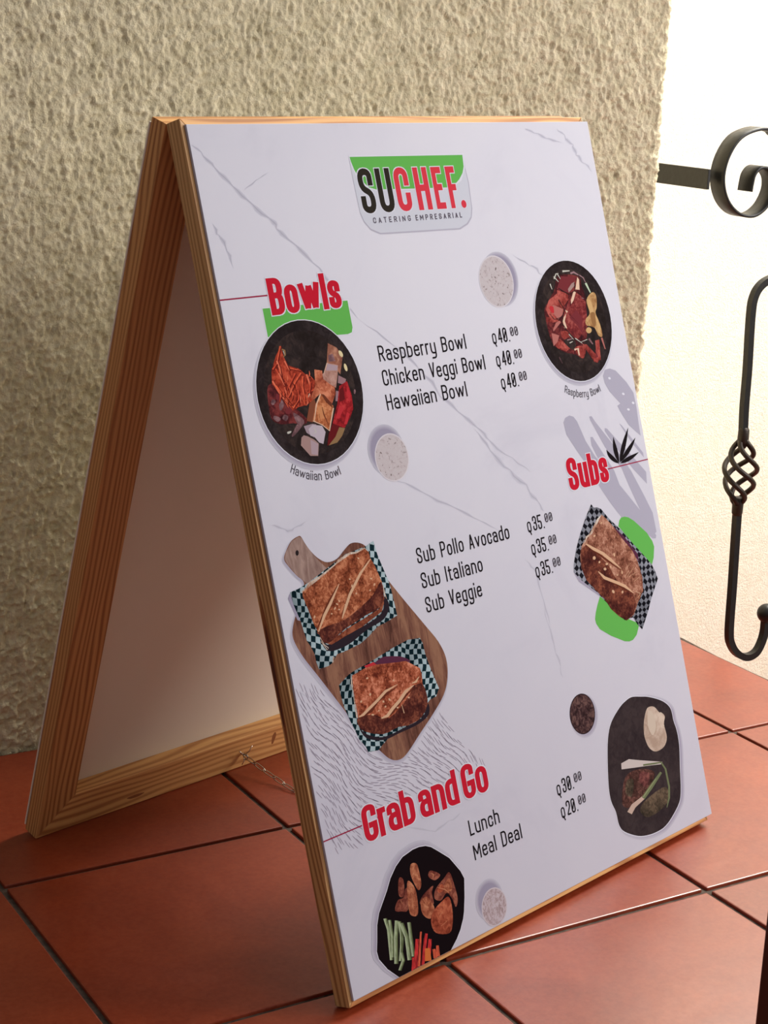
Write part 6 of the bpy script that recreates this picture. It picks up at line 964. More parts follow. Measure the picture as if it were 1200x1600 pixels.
["vein2",[[169.7,189.8],[179.5,197.1],[191.3,204.2],[199.6,211.4],[210.3,218.9],[220.6,226.9],[229.3,234.2],[235.8,240.2],[243.2,248.3],[248.3,254.9],[256.0,261.2],[260.6,269.3],[264.5,276.9],[272.1,281.9],[278.6,287.4],[286.4,294.7],[293.3,299.9],[298.8,305.0],[306.1,311.0],[310.7,313.9],[315.6,318.1],[319.8,322.7],[322.4,326.8],[326.4,329.6],[329.4,333.4],[336.3,340.9],[349.0,348.5],[357.9,352.4],[364.9,360.1],[376.0,365.5],[383.7,372.6],[383.7,372.6],[376.7,365.1],[366.0,359.5],[358.4,352.1],[349.5,348.1],[338.1,340.0],[331.2,332.7],[326.9,329.4],[323.9,326.3],[322.6,321.8],[317.0,317.4],[311.3,313.7],[308.1,310.0],[301.3,303.6],[294.3,299.4],[287.2,294.3],[281.2,286.3],[274.1,280.6],[265.2,276.6],[262.1,269.0],[258.8,260.2],[249.9,254.1],[243.7,248.1],[237.3,239.5],[231.2,233.2],[221.3,226.4],[210.7,218.6],[200.7,210.7],[192.2,203.5],[179.7,197.0],[169.7,189.8]],0],
["vein",[[169.7,189.8],[179.6,197.1],[191.6,204.0],[199.9,211.2],[210.4,218.8],[220.8,226.7],[229.9,233.9],[236.3,240.0],[243.4,248.2],[248.8,254.6],[256.9,260.9],[261.1,269.2],[264.8,276.8],[272.7,281.5],[279.4,287.0],[286.7,294.6],[293.6,299.8],[299.6,304.6],[306.7,310.7],[310.9,313.9],[316.0,317.9],[320.7,322.4],[322.9,326.6],[326.6,329.6],[330.0,333.2],[336.9,340.6],[349.1,348.4],[358.1,352.3],[365.2,359.9],[376.3,365.4],[383.7,372.6],[383.7,372.6],[376.5,365.3],[365.6,359.7],[358.3,352.2],[349.3,348.3],[337.5,340.3],[330.6,332.9],[326.8,329.5],[323.4,326.5],[321.7,322.1],[316.6,317.6],[311.1,313.7],[307.4,310.3],[300.5,304.1],[294.0,299.5],[287.0,294.4],[280.4,286.6],[273.4,281.0],[265.0,276.7],[261.6,269.1],[257.9,260.5],[249.4,254.4],[243.6,248.1],[236.8,239.8],[230.6,233.5],[221.1,226.6],[210.6,218.7],[200.4,210.9],[192.0,203.7],[179.6,197.0],[169.7,189.8]],0]]],
["marble_vein",None,[["vein1",[[166.2,339.5],[168.8,344.0],[178.6,347.5],[182.3,351.1],[191.3,353.6],[199.1,359.3],[203.5,362.1],[214.5,367.3],[223.9,373.2],[231.2,379.4],[243.4,383.5],[254.7,388.5],[262.5,393.7],[271.4,399.2],[280.0,403.5],[288.9,407.6],[297.1,412.6],[304.7,417.1],[316.3,422.7],[316.3,422.7],[306.0,416.1],[298.7,411.3],[289.4,407.1],[281.2,402.5],[274.4,396.9],[264.5,392.0],[255.3,387.9],[245.2,381.6],[234.1,376.7],[225.4,372.0],[215.2,366.6],[206.0,360.0],[201.6,357.3],[191.8,352.9],[183.2,350.4],[180.3,346.0],[169.6,343.2],[166.2,339.5]],0],
["vein2",[[166.2,339.5],[169.0,343.8],[179.0,347.2],[182.5,351.0],[191.4,353.5],[199.6,358.9],[204.0,361.6],[214.6,367.1],[224.3,372.9],[231.8,378.8],[243.8,383.1],[254.8,388.4],[262.9,393.3],[272.1,398.7],[280.3,403.3],[289.0,407.5],[297.4,412.3],[305.0,416.9],[316.3,422.7],[316.3,422.7],[305.7,416.4],[298.4,411.6],[289.3,407.2],[281.0,402.7],[273.7,397.4],[264.0,392.4],[255.2,388.1],[244.8,382.1],[233.5,377.3],[225.1,372.3],[215.1,366.8],[205.4,360.5],[201.0,357.7],[191.7,353.1],[183.0,350.6],[179.9,346.3],[169.4,343.3],[166.2,339.5]],0],
["vein",[[166.2,339.5],[169.1,343.6],[179.3,346.9],[182.7,350.8],[191.5,353.3],[200.1,358.5],[204.5,361.3],[214.8,367.0],[224.5,372.7],[232.3,378.3],[244.1,382.8],[254.9,388.3],[263.3,393.0],[272.6,398.3],[280.5,403.1],[289.1,407.4],[297.7,412.1],[305.3,416.7],[316.3,422.7],[316.3,422.7],[305.5,416.5],[298.1,411.8],[289.2,407.3],[280.8,402.9],[273.2,397.8],[263.7,392.7],[255.1,388.2],[244.5,382.4],[232.9,377.8],[224.8,372.5],[214.9,366.9],[205.0,360.9],[200.6,358.1],[191.6,353.2],[182.8,350.7],[179.6,346.6],[169.3,343.5],[166.2,339.5]],0]]],
["marble_vein",None,[["vein1",[[305.8,314.2],[311.1,320.3],[314.4,327.7],[319.4,333.0],[324.8,340.4],[328.8,346.6],[332.2,353.1],[340.5,360.8],[350.6,364.8],[351.7,372.3],[361.3,380.8],[371.4,383.7],[374.0,392.1],[375.4,398.0],[381.1,401.1],[385.5,403.4],[387.8,408.0],[388.3,412.6],[393.0,415.4],[393.0,415.4],[392.0,411.9],[390.5,407.7],[386.8,403.0],[385.6,399.0],[381.6,395.6],[376.7,391.8],[374.1,382.8],[367.2,377.1],[357.7,370.2],[352.2,364.1],[344.1,358.9],[339.4,350.6],[332.6,345.3],[326.1,340.0],[323.6,331.9],[318.7,326.3],[312.3,319.9],[305.8,314.2]],0],
["vein2",[[305.8,314.2],[311.3,320.2],[315.3,327.4],[320.3,332.8],[325.1,340.3],[329.6,346.3],[333.8,352.5],[341.3,360.3],[351.0,364.6],[353.1,371.8],[362.6,379.9],[372.0,383.5],[374.6,392.1],[376.8,397.4],[382.1,400.6],[385.8,403.3],[388.4,407.9],[389.1,412.4],[393.0,415.4],[393.0,415.4],[391.2,412.1],[389.9,407.7],[386.5,403.1],[384.6,399.4],[380.2,396.1],[376.1,391.9],[373.5,383.0],[365.9,377.9],[356.4,370.7],[351.8,364.2],[343.3,359.3],[337.8,351.2],[331.7,345.6],[325.8,340.1],[322.6,332.1],[317.7,326.6],[312.0,320.0],[305.8,314.2]],0],
["vein",[[305.8,314.2],[311.5,320.2],[316.1,327.1],[321.0,332.6],[325.3,340.2],[330.3,346.1],[335.1,352.1],[341.9,360.0],[351.3,364.5],[354.1,371.4],[363.6,379.3],[372.5,383.3],[375.1,392.0],[377.9,397.0],[382.9,400.3],[386.0,403.2],[388.9,407.9],[389.8,412.3],[393.0,415.4],[393.0,415.4],[390.5,412.2],[389.4,407.8],[386.3,403.1],[383.8,399.8],[379.1,396.5],[375.6,391.9],[373.0,383.2],[364.8,378.6],[355.3,371.0],[351.6,364.4],[342.6,359.7],[336.5,351.6],[331.1,345.8],[325.6,340.1],[321.9,332.4],[317.0,326.8],[311.8,320.1],[305.8,314.2]],0]]],
["marble_vein",None,[["vein1",[[478.7,7.8],[479.3,8.7],[487.7,11.2],[493.1,12.9],[499.0,13.4],[503.6,17.0],[507.4,18.2],[512.2,18.7],[517.8,19.9],[523.7,22.5],[529.8,22.4],[536.9,23.1],[541.4,24.3],[541.4,24.3],[537.3,22.6],[530.7,21.0],[526.3,19.3],[519.4,17.9],[512.8,17.9],[510.4,15.8],[507.7,13.9],[500.2,12.1],[493.8,12.0],[490.0,9.0],[480.6,7.1],[478.7,7.8]],0],
["vein2",[[478.7,7.8],[479.6,8.3],[488.2,10.7],[493.2,12.7],[499.3,13.1],[504.5,16.3],[508.1,17.7],[512.4,18.5],[518.1,19.5],[524.3,21.8],[530.0,22.1],[537.0,23.0],[541.4,24.3],[541.4,24.3],[537.2,22.7],[530.5,21.3],[525.7,20.1],[519.0,18.3],[512.7,18.1],[509.7,16.4],[506.8,14.6],[499.9,12.4],[493.6,12.2],[489.5,9.5],[480.3,7.4],[478.7,7.8]],0],
["vein",[[478.7,7.8],[479.8,8.0],[488.6,10.3],[493.4,12.5],[499.5,12.9],[505.2,15.8],[508.6,17.3],[512.5,18.4],[518.4,19.1],[524.7,21.2],[530.1,21.9],[537.1,22.9],[541.4,24.3],[541.4,24.3],[537.2,22.8],[530.3,21.6],[525.3,20.6],[518.7,18.7],[512.6,18.2],[509.2,16.8],[506.1,15.1],[499.7,12.6],[493.5,12.4],[489.1,9.9],[480.1,7.7],[478.7,7.8]],0]]],
["marble_vein",None,[["vein1",[[534.9,7.3],[535.5,10.8],[540.7,13.2],[546.3,15.1],[546.2,19.5],[545.7,21.0],[553.4,25.8],[558.9,26.0],[555.5,28.7],[557.2,33.6],[560.2,35.2],[560.2,38.2],[563.9,40.0],[564.5,43.2],[568.9,46.6],[575.6,48.6],[578.3,51.3],[579.8,53.1],[584.9,57.6],[584.9,57.6],[582.1,52.4],[582.1,49.8],[576.9,47.6],[570.5,45.7],[570.6,41.7],[568.4,37.6],[561.7,37.6],[564.1,34.8],[564.4,31.3],[559.9,28.0],[560.4,25.5],[557.1,23.5],[550.8,18.1],[548.5,19.1],[547.7,14.6],[543.4,11.2],[537.6,9.6],[534.9,7.3]],0],
["vein2",[[534.9,7.3],[535.9,10.5],[541.3,12.7],[546.6,15.0],[546.7,19.4],[546.8,20.3],[554.2,25.3],[559.3,25.9],[556.5,28.5],[558.8,33.1],[561.1,35.1],[560.6,38.1],[564.9,39.4],[565.9,42.9],[569.3,46.4],[575.9,48.4],[579.2,51.0],[580.3,53.0],[584.9,57.6],[584.9,57.6],[581.6,52.6],[581.2,50.2],[576.6,47.8],[570.1,45.9],[569.2,42.0],[567.4,38.1],[561.4,37.7],[563.2,34.9],[562.8,31.8],[558.9,28.2],[560.0,25.6],[556.3,24.0],[549.6,18.8],[548.0,19.2],[547.4,14.8],[542.8,11.6],[537.1,9.9],[534.9,7.3]],0],
["vein",[[534.9,7.3],[536.3,10.3],[541.8,12.4],[546.9,14.9],[547.1,19.4],[547.7,19.8],[554.9,24.9],[559.5,25.8],[557.2,28.4],[560.1,32.7],[561.7,35.0],[560.8,37.9],[565.7,39.0],[567.0,42.6],[569.5,46.3],[576.1,48.2],[579.8,50.7],[580.7,52.8],[584.9,57.6],[584.9,57.6],[581.2,52.7],[580.6,50.4],[576.4,48.0],[569.9,46.1],[568.2,42.3],[566.6,38.5],[561.1,37.8],[562.5,35.0],[561.5,32.2],[558.1,28.3],[559.8,25.7],[555.6,24.4],[548.7,19.3],[547.6,19.3],[547.2,14.8],[542.3,12.0],[536.7,10.1],[534.9,7.3]],0]]],
["marble_vein",None,[["vein1",[[416.5,140.7],[424.8,145.8],[428.4,148.6],[436.9,151.4],[443.3,155.5],[447.0,156.3],[454.2,160.0],[456.6,164.9],[462.2,166.5],[461.3,169.6],[466.0,174.0],[467.5,177.1],[472.6,180.9],[472.6,180.9],[468.1,176.9],[468.6,173.2],[464.2,168.8],[463.0,166.2],[458.4,164.2],[457.9,158.4],[448.4,154.8],[443.8,155.1],[438.5,150.2],[430.2,147.0],[425.5,145.3],[416.5,140.7]],0],
["vein2",[[416.5,140.7],[425.0,145.7],[428.8,148.2],[437.3,151.1],[443.4,155.4],[447.3,156.0],[455.0,159.7],[457.0,164.7],[462.4,166.5],[461.9,169.4],[466.6,173.8],[467.7,177.0],[472.6,180.9],[472.6,180.9],[468.0,176.9],[468.0,173.4],[463.5,169.0],[462.8,166.3],[458.0,164.3],[457.0,158.8],[448.1,155.1],[443.7,155.2],[438.2,150.4],[429.8,147.3],[425.4,145.4],[416.5,140.7]],0],
["vein",[[416.5,140.7],[425.1,145.6],[429.1,147.9],[437.5,150.9],[443.5,155.3],[447.6,155.7],[455.6,159.4],[457.3,164.6],[462.5,166.4],[462.4,169.3],[467.0,173.7],[467.8,177.0],[472.6,180.9],[472.6,180.9],[467.9,177.0],[467.5,173.5],[463.0,169.1],[462.7,166.3],[457.7,164.5],[456.4,159.1],[447.8,155.4],[443.6,155.2],[437.9,150.7],[429.5,147.6],[425.2,145.5],[416.5,140.7]],0]]],
["marble_vein",None,[["vein1",[[8.4,88.9],[9.1,92.2],[9.9,95.6],[9.9,99.6],[12.9,100.3],[14.5,105.1],[15.7,107.4],[17.9,111.0],[18.7,115.0],[20.3,120.0],[20.2,121.8],[22.1,127.7],[23.4,130.7],[23.4,130.7],[22.8,127.6],[23.4,121.5],[24.4,118.9],[20.2,114.6],[19.9,110.7],[20.7,105.8],[18.1,103.4],[13.8,99.8],[12.4,98.9],[13.8,94.9],[10.5,91.6],[8.4,88.9]],0],
["vein2",[[8.4,88.9],[9.4,92.0],[10.8,95.5],[10.5,99.4],[13.1,100.2],[15.3,104.7],[16.8,107.0],[18.4,111.0],[19.0,114.9],[21.2,119.8],[20.9,121.7],[22.3,127.6],[23.4,130.7],[23.4,130.7],[22.6,127.6],[22.7,121.6],[23.5,119.2],[19.9,114.7],[19.5,110.8],[19.6,106.2],[17.2,103.8],[13.6,99.9],[11.9,99.1],[12.9,95.1],[10.2,91.7],[8.4,88.9]],0],
["vein",[[8.4,88.9],[9.6,91.9],[11.5,95.3],[10.9,99.3],[13.3,100.1],[15.9,104.4],[17.7,106.7],[18.7,110.9],[19.3,114.8],[22.0,119.6],[21.5,121.7],[22.4,127.6],[23.4,130.7],[23.4,130.7],[22.5,127.6],[22.1,121.6],[22.8,119.4],[19.6,114.7],[19.1,110.8],[18.7,106.4],[16.6,104.1],[13.4,100.0],[11.4,99.2],[12.3,95.2],[9.9,91.8],[8.4,88.9]],0]]],
["marble_vein",None,[["vein1",[[8.7,363.2],[10.5,364.7],[13.4,365.7],[17.6,368.8],[21.3,369.6],[24.8,370.7],[27.4,374.2],[34.6,374.2],[37.2,371.6],[42.0,371.1],[46.5,371.5],[50.2,369.2],[54.3,367.8],[54.3,367.8],[49.6,368.2],[45.4,369.3],[41.7,369.9],[36.7,370.9],[33.6,371.6],[28.6,371.5],[25.6,370.0],[22.0,368.6],[19.6,366.7],[14.3,364.2],[10.7,364.4],[8.7,363.2]],0],
["vein2",[[8.7,363.2],[10.6,364.7],[13.6,365.3],[18.1,368.3],[21.4,369.4],[25.0,370.6],[27.6,373.6],[34.4,373.6],[37.1,371.4],[41.9,370.9],[46.3,371.0],[50.1,368.9],[54.3,367.8],[54.3,367.8],[49.8,368.4],[45.7,369.8],[41.8,370.2],[36.8,371.0],[33.8,372.2],[28.3,372.1],[25.4,370.2],[21.8,368.8],[19.2,367.2],[14.1,364.5],[10.7,364.5],[8.7,363.2]],0],
["vein",[[8.7,363.2],[10.6,364.6],[13.7,365.1],[18.4,368.0],[21.6,369.2],[25.1,370.4],[27.9,373.1],[34.2,373.2],[37.0,371.3],[41.9,370.6],[46.1,370.6],[50.0,368.8],[54.3,367.8],[54.3,367.8],[49.9,368.6],[45.9,370.1],[41.8,370.4],[36.9,371.1],[34.0,372.7],[28.1,372.6],[25.3,370.3],[21.7,369.0],[18.8,367.5],[13.9,364.8],[10.6,364.6],[8.7,363.2]],0]]],
["marble_vein",None,[["vein1",[[365.4,512.7],[363.5,521.6],[365.6,530.0],[367.4,538.4],[367.1,546.9],[369.0,554.1],[369.4,563.6],[370.3,567.6],[371.9,572.2],[373.6,578.6],[372.1,581.7],[371.4,586.6],[374.6,591.5],[374.6,591.5],[373.5,586.6],[373.2,581.9],[374.7,578.8],[375.5,572.3],[373.6,567.3],[370.4,563.7],[371.0,554.3],[371.0,547.2],[369.6,538.5],[366.2,530.0],[365.0,521.7],[365.4,512.7]],0],
["vein2",[[365.4,512.7],[363.8,521.6],[365.8,530.0],[367.9,538.4],[368.0,547.0],[369.5,554.2],[369.6,563.6],[371.1,567.5],[372.7,572.2],[373.8,578.6],[372.3,581.8],[371.9,586.6],[374.6,591.5],[374.6,591.5],[373.0,586.6],[372.9,581.9],[374.4,578.7],[374.7,572.3],[372.8,567.4],[370.2,563.7],[370.6,554.3],[370.1,547.1],[369.1,538.5],[366.1,530.0],[364.6,521.7],[365.4,512.7]],0],
["vein",[[365.4,512.7],[364.1,521.6],[365.9,530.0],[368.3,538.4],[368.6,547.0],[369.8,554.2],[369.8,563.6],[371.6,567.5],[373.3,572.2],[374.0,578.7],[372.5,581.8],[372.3,586.6],[374.6,591.5],[374.6,591.5],[372.7,586.6],[372.7,581.9],[374.2,578.7],[374.0,572.2],[372.3,567.4],[370.0,563.7],[370.2,554.2],[369.4,547.1],[368.7,538.4],[366.0,530.0],[364.4,521.7],[365.4,512.7]],0]]],
["marble_vein",None,[["vein1",[[94.5,668.1],[101.2,669.9],[111.7,675.5],[117.3,678.6],[126.9,682.8],[135.5,685.7],[144.0,689.3],[151.1,688.7],[158.0,687.1],[165.3,684.4],[171.6,685.9],[178.8,684.1],[183.4,681.1],[183.4,681.1],[177.4,682.4],[170.9,684.2],[165.1,683.8],[156.6,684.9],[148.9,685.3],[143.8,687.8],[135.9,684.9],[128.3,680.4],[118.5,676.4],[112.0,674.9],[101.5,669.2],[94.5,668.1]],0],
["vein2",[[94.5,668.1],[101.3,669.7],[111.7,675.3],[117.6,678.1],[127.2,682.3],[135.6,685.5],[143.9,689.0],[150.6,687.9],[157.7,686.6],[165.3,684.3],[171.5,685.5],[178.5,683.7],[183.4,681.1],[183.4,681.1],[177.7,682.8],[171.1,684.6],[165.1,683.9],[156.9,685.4],[149.4,686.0],[143.8,688.1],[135.8,685.1],[128.0,681.0],[118.2,676.9],[111.9,675.0],[101.5,669.4],[94.5,668.1]],0],
["vein",[[94.5,668.1],[101.4,669.6],[111.8,675.2],[117.8,677.7],[127.5,681.8],[135.6,685.4],[143.9,688.7],[150.2,687.3],[157.4,686.2],[165.2,684.1],[171.3,685.2],[178.2,683.4],[183.4,681.1],[183.4,681.1],[177.9,683.1],[171.2,684.9],[165.2,684.0],[157.2,685.8],[149.8,686.6],[143.9,688.4],[135.7,685.2],[127.7,681.4],[118.0,677.3],[111.9,675.1],[101.4,669.5],[94.5,668.1]],0]]],
["marble_vein",None,[["vein1",[[349.0,457.4],[347.8,459.0],[353.2,464.2],[354.4,468.6],[358.6,471.1],[362.2,475.8],[361.8,479.0],[361.0,488.1],[363.8,497.0],[365.6,507.2],[365.6,516.1],[368.4,525.6],[369.1,535.0],[369.1,535.0],[370.0,525.7],[368.4,516.2],[366.9,507.3],[365.0,497.0],[364.7,488.3],[365.2,479.2],[363.2,475.7],[360.2,470.6],[357.5,467.8],[354.8,463.7],[348.2,458.9],[349.0,457.4]],0],
["vein2",[[349.0,457.4],[347.9,459.0],[353.6,464.0],[355.1,468.5],[359.0,471.0],[362.5,475.8],[362.6,479.0],[361.8,488.1],[364.0,497.0],[365.9,507.2],[366.2,516.1],[368.8,525.6],[369.1,535.0],[369.1,535.0],[369.7,525.7],[367.8,516.2],[366.6,507.3],[364.7,497.0],[363.9,488.2],[364.4,479.2],[363.0,475.7],[359.8,470.7],[356.8,468.0],[354.4,463.8],[348.1,458.9],[349.0,457.4]],0],
["vein",[[349.0,457.4],[348.0,459.0],[353.8,464.0],[355.7,468.3],[359.2,470.9],[362.6,475.8],[363.1,479.1],[362.5,488.1],[364.3,497.0],[366.1,507.2],[366.7,516.1],[369.1,525.6],[369.1,535.0],[369.1,535.0],[369.4,525.7],[367.3,516.1],[366.4,507.3],[364.5,497.0],[363.2,488.2],[363.8,479.1],[362.8,475.7],[359.6,470.8],[356.3,468.1],[354.1,463.9],[348.0,459.0],[349.0,457.4]],0]]],
["marble_vein",None,[["vein1",[[0.3,515.3],[6.7,518.5],[13.4,523.7],[21.6,528.0],[26.5,532.4],[34.8,537.9],[41.4,542.5],[50.0,556.1],[57.3,568.7],[65.9,577.2],[72.0,590.3],[81.4,604.0],[90.5,616.5],[90.5,616.5],[81.6,603.9],[72.4,590.2],[67.1,576.9],[58.3,568.4],[50.3,556.1],[42.2,542.3],[35.7,537.1],[27.0,532.0],[21.8,527.8],[13.9,523.3],[7.1,518.0],[0.3,515.3]],0],
["vein2",[[0.3,515.3],[6.8,518.4],[13.5,523.6],[21.7,527.9],[26.6,532.3],[35.0,537.7],[41.6,542.5],[50.1,556.1],[57.5,568.7],[66.2,577.2],[72.1,590.3],[81.4,604.0],[90.5,616.5],[90.5,616.5],[81.5,604.0],[72.3,590.2],[66.8,577.0],[58.1,568.5],[50.2,556.1],[42.0,542.3],[35.5,537.3],[26.9,532.1],[21.8,527.8],[13.7,523.4],[7.0,518.1],[0.3,515.3]],0],
["vein",[[0.3,515.3],[6.8,518.3],[13.6,523.6],[21.7,527.9],[26.7,532.3],[35.1,537.6],[41.7,542.4],[50.1,556.1],[57.7,568.6],[66.4,577.1],[72.2,590.2],[81.4,604.0],[90.5,616.5],[90.5,616.5],[81.5,604.0],[72.3,590.2],[66.6,577.0],[57.9,568.5],[50.2,556.1],[41.9,542.4],[35.3,537.4],[26.8,532.2],[21.7,527.9],[13.7,523.5],[6.9,518.2],[0.3,515.3]],0]]]]
for name, label, items in PRINT:
    pr = Print(name, label, 0.00004 if name == 'printed_cutlery' else 0.0001)
    if name == 'marble_vein': pr.y = 0.00002; pr.dy = 0.0000006
    if name == 'printed_ribbon': pr.y = 0.00006
    if name == 'printed_leaf_shape': pr.y = 0.00006
    if name == 'printed_cutting_board': pr.y = 0.00007
    if name == 'printed_sub': pr.y = 0.00011
    if name == 'printed_bowl': pr.y = 0.0001
    if name == 'printed_herb_sprig': pr.y = 0.00008
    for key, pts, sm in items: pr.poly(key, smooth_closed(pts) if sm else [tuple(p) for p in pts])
    if name == 'logo':
        for grow, kS, kC in ((.9, 'glow', 'glow'), (0, 'logo_ink', 'logo_red')):
            text(pr, kS, 'S', 204.4, 224.4, 88.9, 44.4, 7.0, 6.6, grow=grow); text(pr, kS, 'U', 230, 251, 88.9, 43.9, 7.2, 6.6, grow=grow)
            text(pr, kC, 'C', 256, 276.6, 88.9, 44.2, 7.2, 6.6, grow=grow); text(pr, kC, 'H', 285.4, 306.2, 88.7, 43.4, 7.4, 6.6, grow=grow)
            text(pr, kC, 'E', 312.8, 327.4, 88.7, 43.2, 6.4, 6.6, grow=grow); text(pr, kC, 'F', 334.9, 348.6, 88.7, 43.2, 6.4, 6.6, grow=grow)
            pr.poly(kC, [(355 + (4.0 + grow) * cos(a * pi / 8), 85 + (4.2 + grow) * sin(a * pi / 8)) for a in range(16)])
        text(pr, 'ink_grey', 'CATERING', 215.5, 270, 98.8, 5.6, .95, gap=3.6); text(pr, 'ink_grey', 'EMPRESARIAL', 277.5, 348.5, 98.8, 5.6, .95, gap=3.2)
    pr.done()

# grey wood-grain hatching printed at the lower left
rh = random.Random(3); pr = Print('printed_hatching', 'fine grey wood-grain hatching', 0.00003, 0.0)
REG = [(1.5, 503), (24, 512), (60, 555), (108, 606), (140, 602), (166, 575), (182, 580), (204, 618), (238, 640), (230, 650), (60, 650), (50, 674), (16, 674), (3, 655), (1.5, 560)]
def inside(x, y):
    c = False
    for i in range(len(REG)):
        x1, y1 = REG[i]; x2, y2 = REG[i-1]
        if (y1 > y) != (y2 > y) and x < (x2 - x1) * (y - y1) / (y2 - y1) + x1: c = not c
    return c
y = 480.0; row = 0
while y < 676:
    x = -15 + (row % 2) * 4.5
    while x < 250:
        cx = x + rh.uniform(-2, 2); cy = y + rh.uniform(-1, 1); ln = rh.uniform(8, 15); pts = []
        for k in range(6):
            gg = math.exp(-((cx - 112) / 55) ** 2 - ((cy - 625) / 45) ** 2)
            ang = radians(60 - 42 * gg + 12 * sin(cx * .06 + cy * .05) + 6 * sin(cy * .21))
            pts.append((cx, cy)); cx += ln / 5 * cos(ang); cy += ln / 5 * sin(ang)
        if all(inside(a, b) for a, b in pts):
            L = []; R = []
            for i, (a, b) in enumerate(pts):
                t = (pts[min(i+1, 5)][0] - pts[max(i-1, 0)][0], pts[min(i+1, 5)][1] - pts[max(i-1, 0)][1]); l = math.hypot(*t); ww = .40 if 0 < i < 5 else .12
                L.append((a - t[1] / l * ww, b + t[0] / l * ww)); R.append((a + t[1] / l * ww, b - t[0] / l * ww))
            pr.poly('hatch', L + R[::-1])
        x += 9.0
    y += 4.0; row += 1
o = pr.done(); o['kind'] = 'stuff'

def line(name, key, s, x0, x1, base, cap, px, gap, label=None, **k):
    pr = Print(name, label, 0.00012); text(pr, key, s, x0, x1, base, cap, px, gap=gap, **k); pr.done()
def heading(s, x0, x1, base, cap, px, py, gap, label, xh=.78):
    pr = Print('heading', label, 0.00012)
    text(pr, 'glow', s, x0, x1, base, cap, px, py, gap, xh, grow=1.0); text(pr, 'red', s, x0, x1, base, cap, px, py, gap, xh); pr.done()
heading('Bowls', 59.3, 152.0, 177.0, 34.4, 7.4, 5.6, 1.5, 'bold red Bowls heading')
heading('Subs', 443.5, 516.0, 401.6, 35.5, 7.4, 5.8, 1.5, 'bold red Subs heading')
heading('Grab and Go', 51.6, 230.6, 672.0, 34.0, 6.9, 5.4, 1.4, 'bold red Grab and Go heading')
for s, x0, x1, yb in (('Raspberry Bowl', 188.2, 318.2, 233.2), ('Chicken Veggi Bowl', 187.6, 342.0, 257.2), ('Hawaiian Bowl', 186.6, 306.4, 281.2),
                      ('Sub Pollo Avocado', 188.8, 331.0, 433.6), ('Sub Italiano', 188.8, 281.0, 458.4), ('Sub Veggie', 188.6, 273.0, 482.6),
                      ('Lunch', 190.9, 236.8, 707.6), ('Meal Deal', 191.0, 265.6, 732.2)):
    line('menu_line', 'ink', s, x0, x1, yb, 15.6, 1.75, 2.3)
def price(num, x0, yb, k=1.0):
    pr = Print('price', None, 0.00012)
    text(pr, 'ink', 'Q', x0, x0 + 6.4, yb - .4, 11.6, 1.55, gap=1.6); text(pr, 'ink', num, x0 + 9.6, x0 + 24.4, yb - 1.0, 15.4, 1.75, gap=1.8)
    text(pr, 'ink', '.', x0 + 26.6, x0 + 28.2, yb - 1.0, 1.8, 1.6, gap=0); text(pr, 'ink_soft', '00', x0 + 30.6, x0 + 43.4, yb - 6.2, 9.8, 1.4, gap=1.5)
    pr.done()
for k in range(3): price('40', 361.0 + [0, -.3, 1.0][k], 233.4 + 24 * k)
for k in range(3): price('35', 361.6, 433.6 + 24.2 * k)
price('30', 331.6, 708.2); price('20', 331.8, 732.4)
pr = Print('caption', 'small curved caption under the left bowl', 0.00012); arc_text(pr, 'ink_soft', 'Hawaiian Bowl', 89.9, 251.7, 82.6, radians(-33), radians(13), 8.6, .95, 1.35); pr.done()
pr = Print('caption', 'small curved caption under the right bowl', 0.00012); arc_text(pr, 'ink_soft', 'Raspberry Bowl', 503.9, 220.4, 85.0, radians(-28), radians(17), 8.4, .95, 1.2); pr.done()

# ---------------------------------------------------------------- wrought-iron stair railing
YR = 0.42
rail = empty('iron_railing', (1.25, YR, -0.34))
tag(rail, 'black wrought-iron stair railing with scroll and twisted basket beside the wall', 'railing')
RI = Matrix.Translation(-Vector((1.25, YR, -0.34)))
def iron(name, bm, m=M_IRON, smooth=True, lab=None):
    o = bm_obj(name, bm, m, rail, RI, smooth)
    if lab: o['label'] = lab
    return o
def spline(pts, k=8):
    out = []; n = len(pts)
    P = [np.array(p, float) for p in pts]; P = [2 * P[0] - P[1]] + P + [2 * P[-1] - P[-2]]
    for i in range(1, n):
        for s in range(k):
            t = s / k; p0, p1, p2, p3 = P[i-1:i+3]; out.append(.5 * ((2*p1) + (-p0+p2)*t + (2*p0-5*p1+4*p2-p3)*t*t + (-p0+3*p1-3*p2+p3)*t**3))
    out.append(P[n]); return out
RING = [(1.0549, 0.741), (1.0317, 0.7494), (0.9992, 0.7518), (0.9627, 0.7393), (0.941, 0.7111), (0.9349, 0.6783), (0.9462, 0.648), (0.9702, 0.6277), (1.0004, 0.6225), (1.0248, 0.6348), (1.0386, 0.6587), (1.0371, 0.6799), (1.0223, 0.6933), (1.0066, 0.6943), (0.9963, 0.6848), (0.993, 0.6705), (0.9919, 0.6591)]
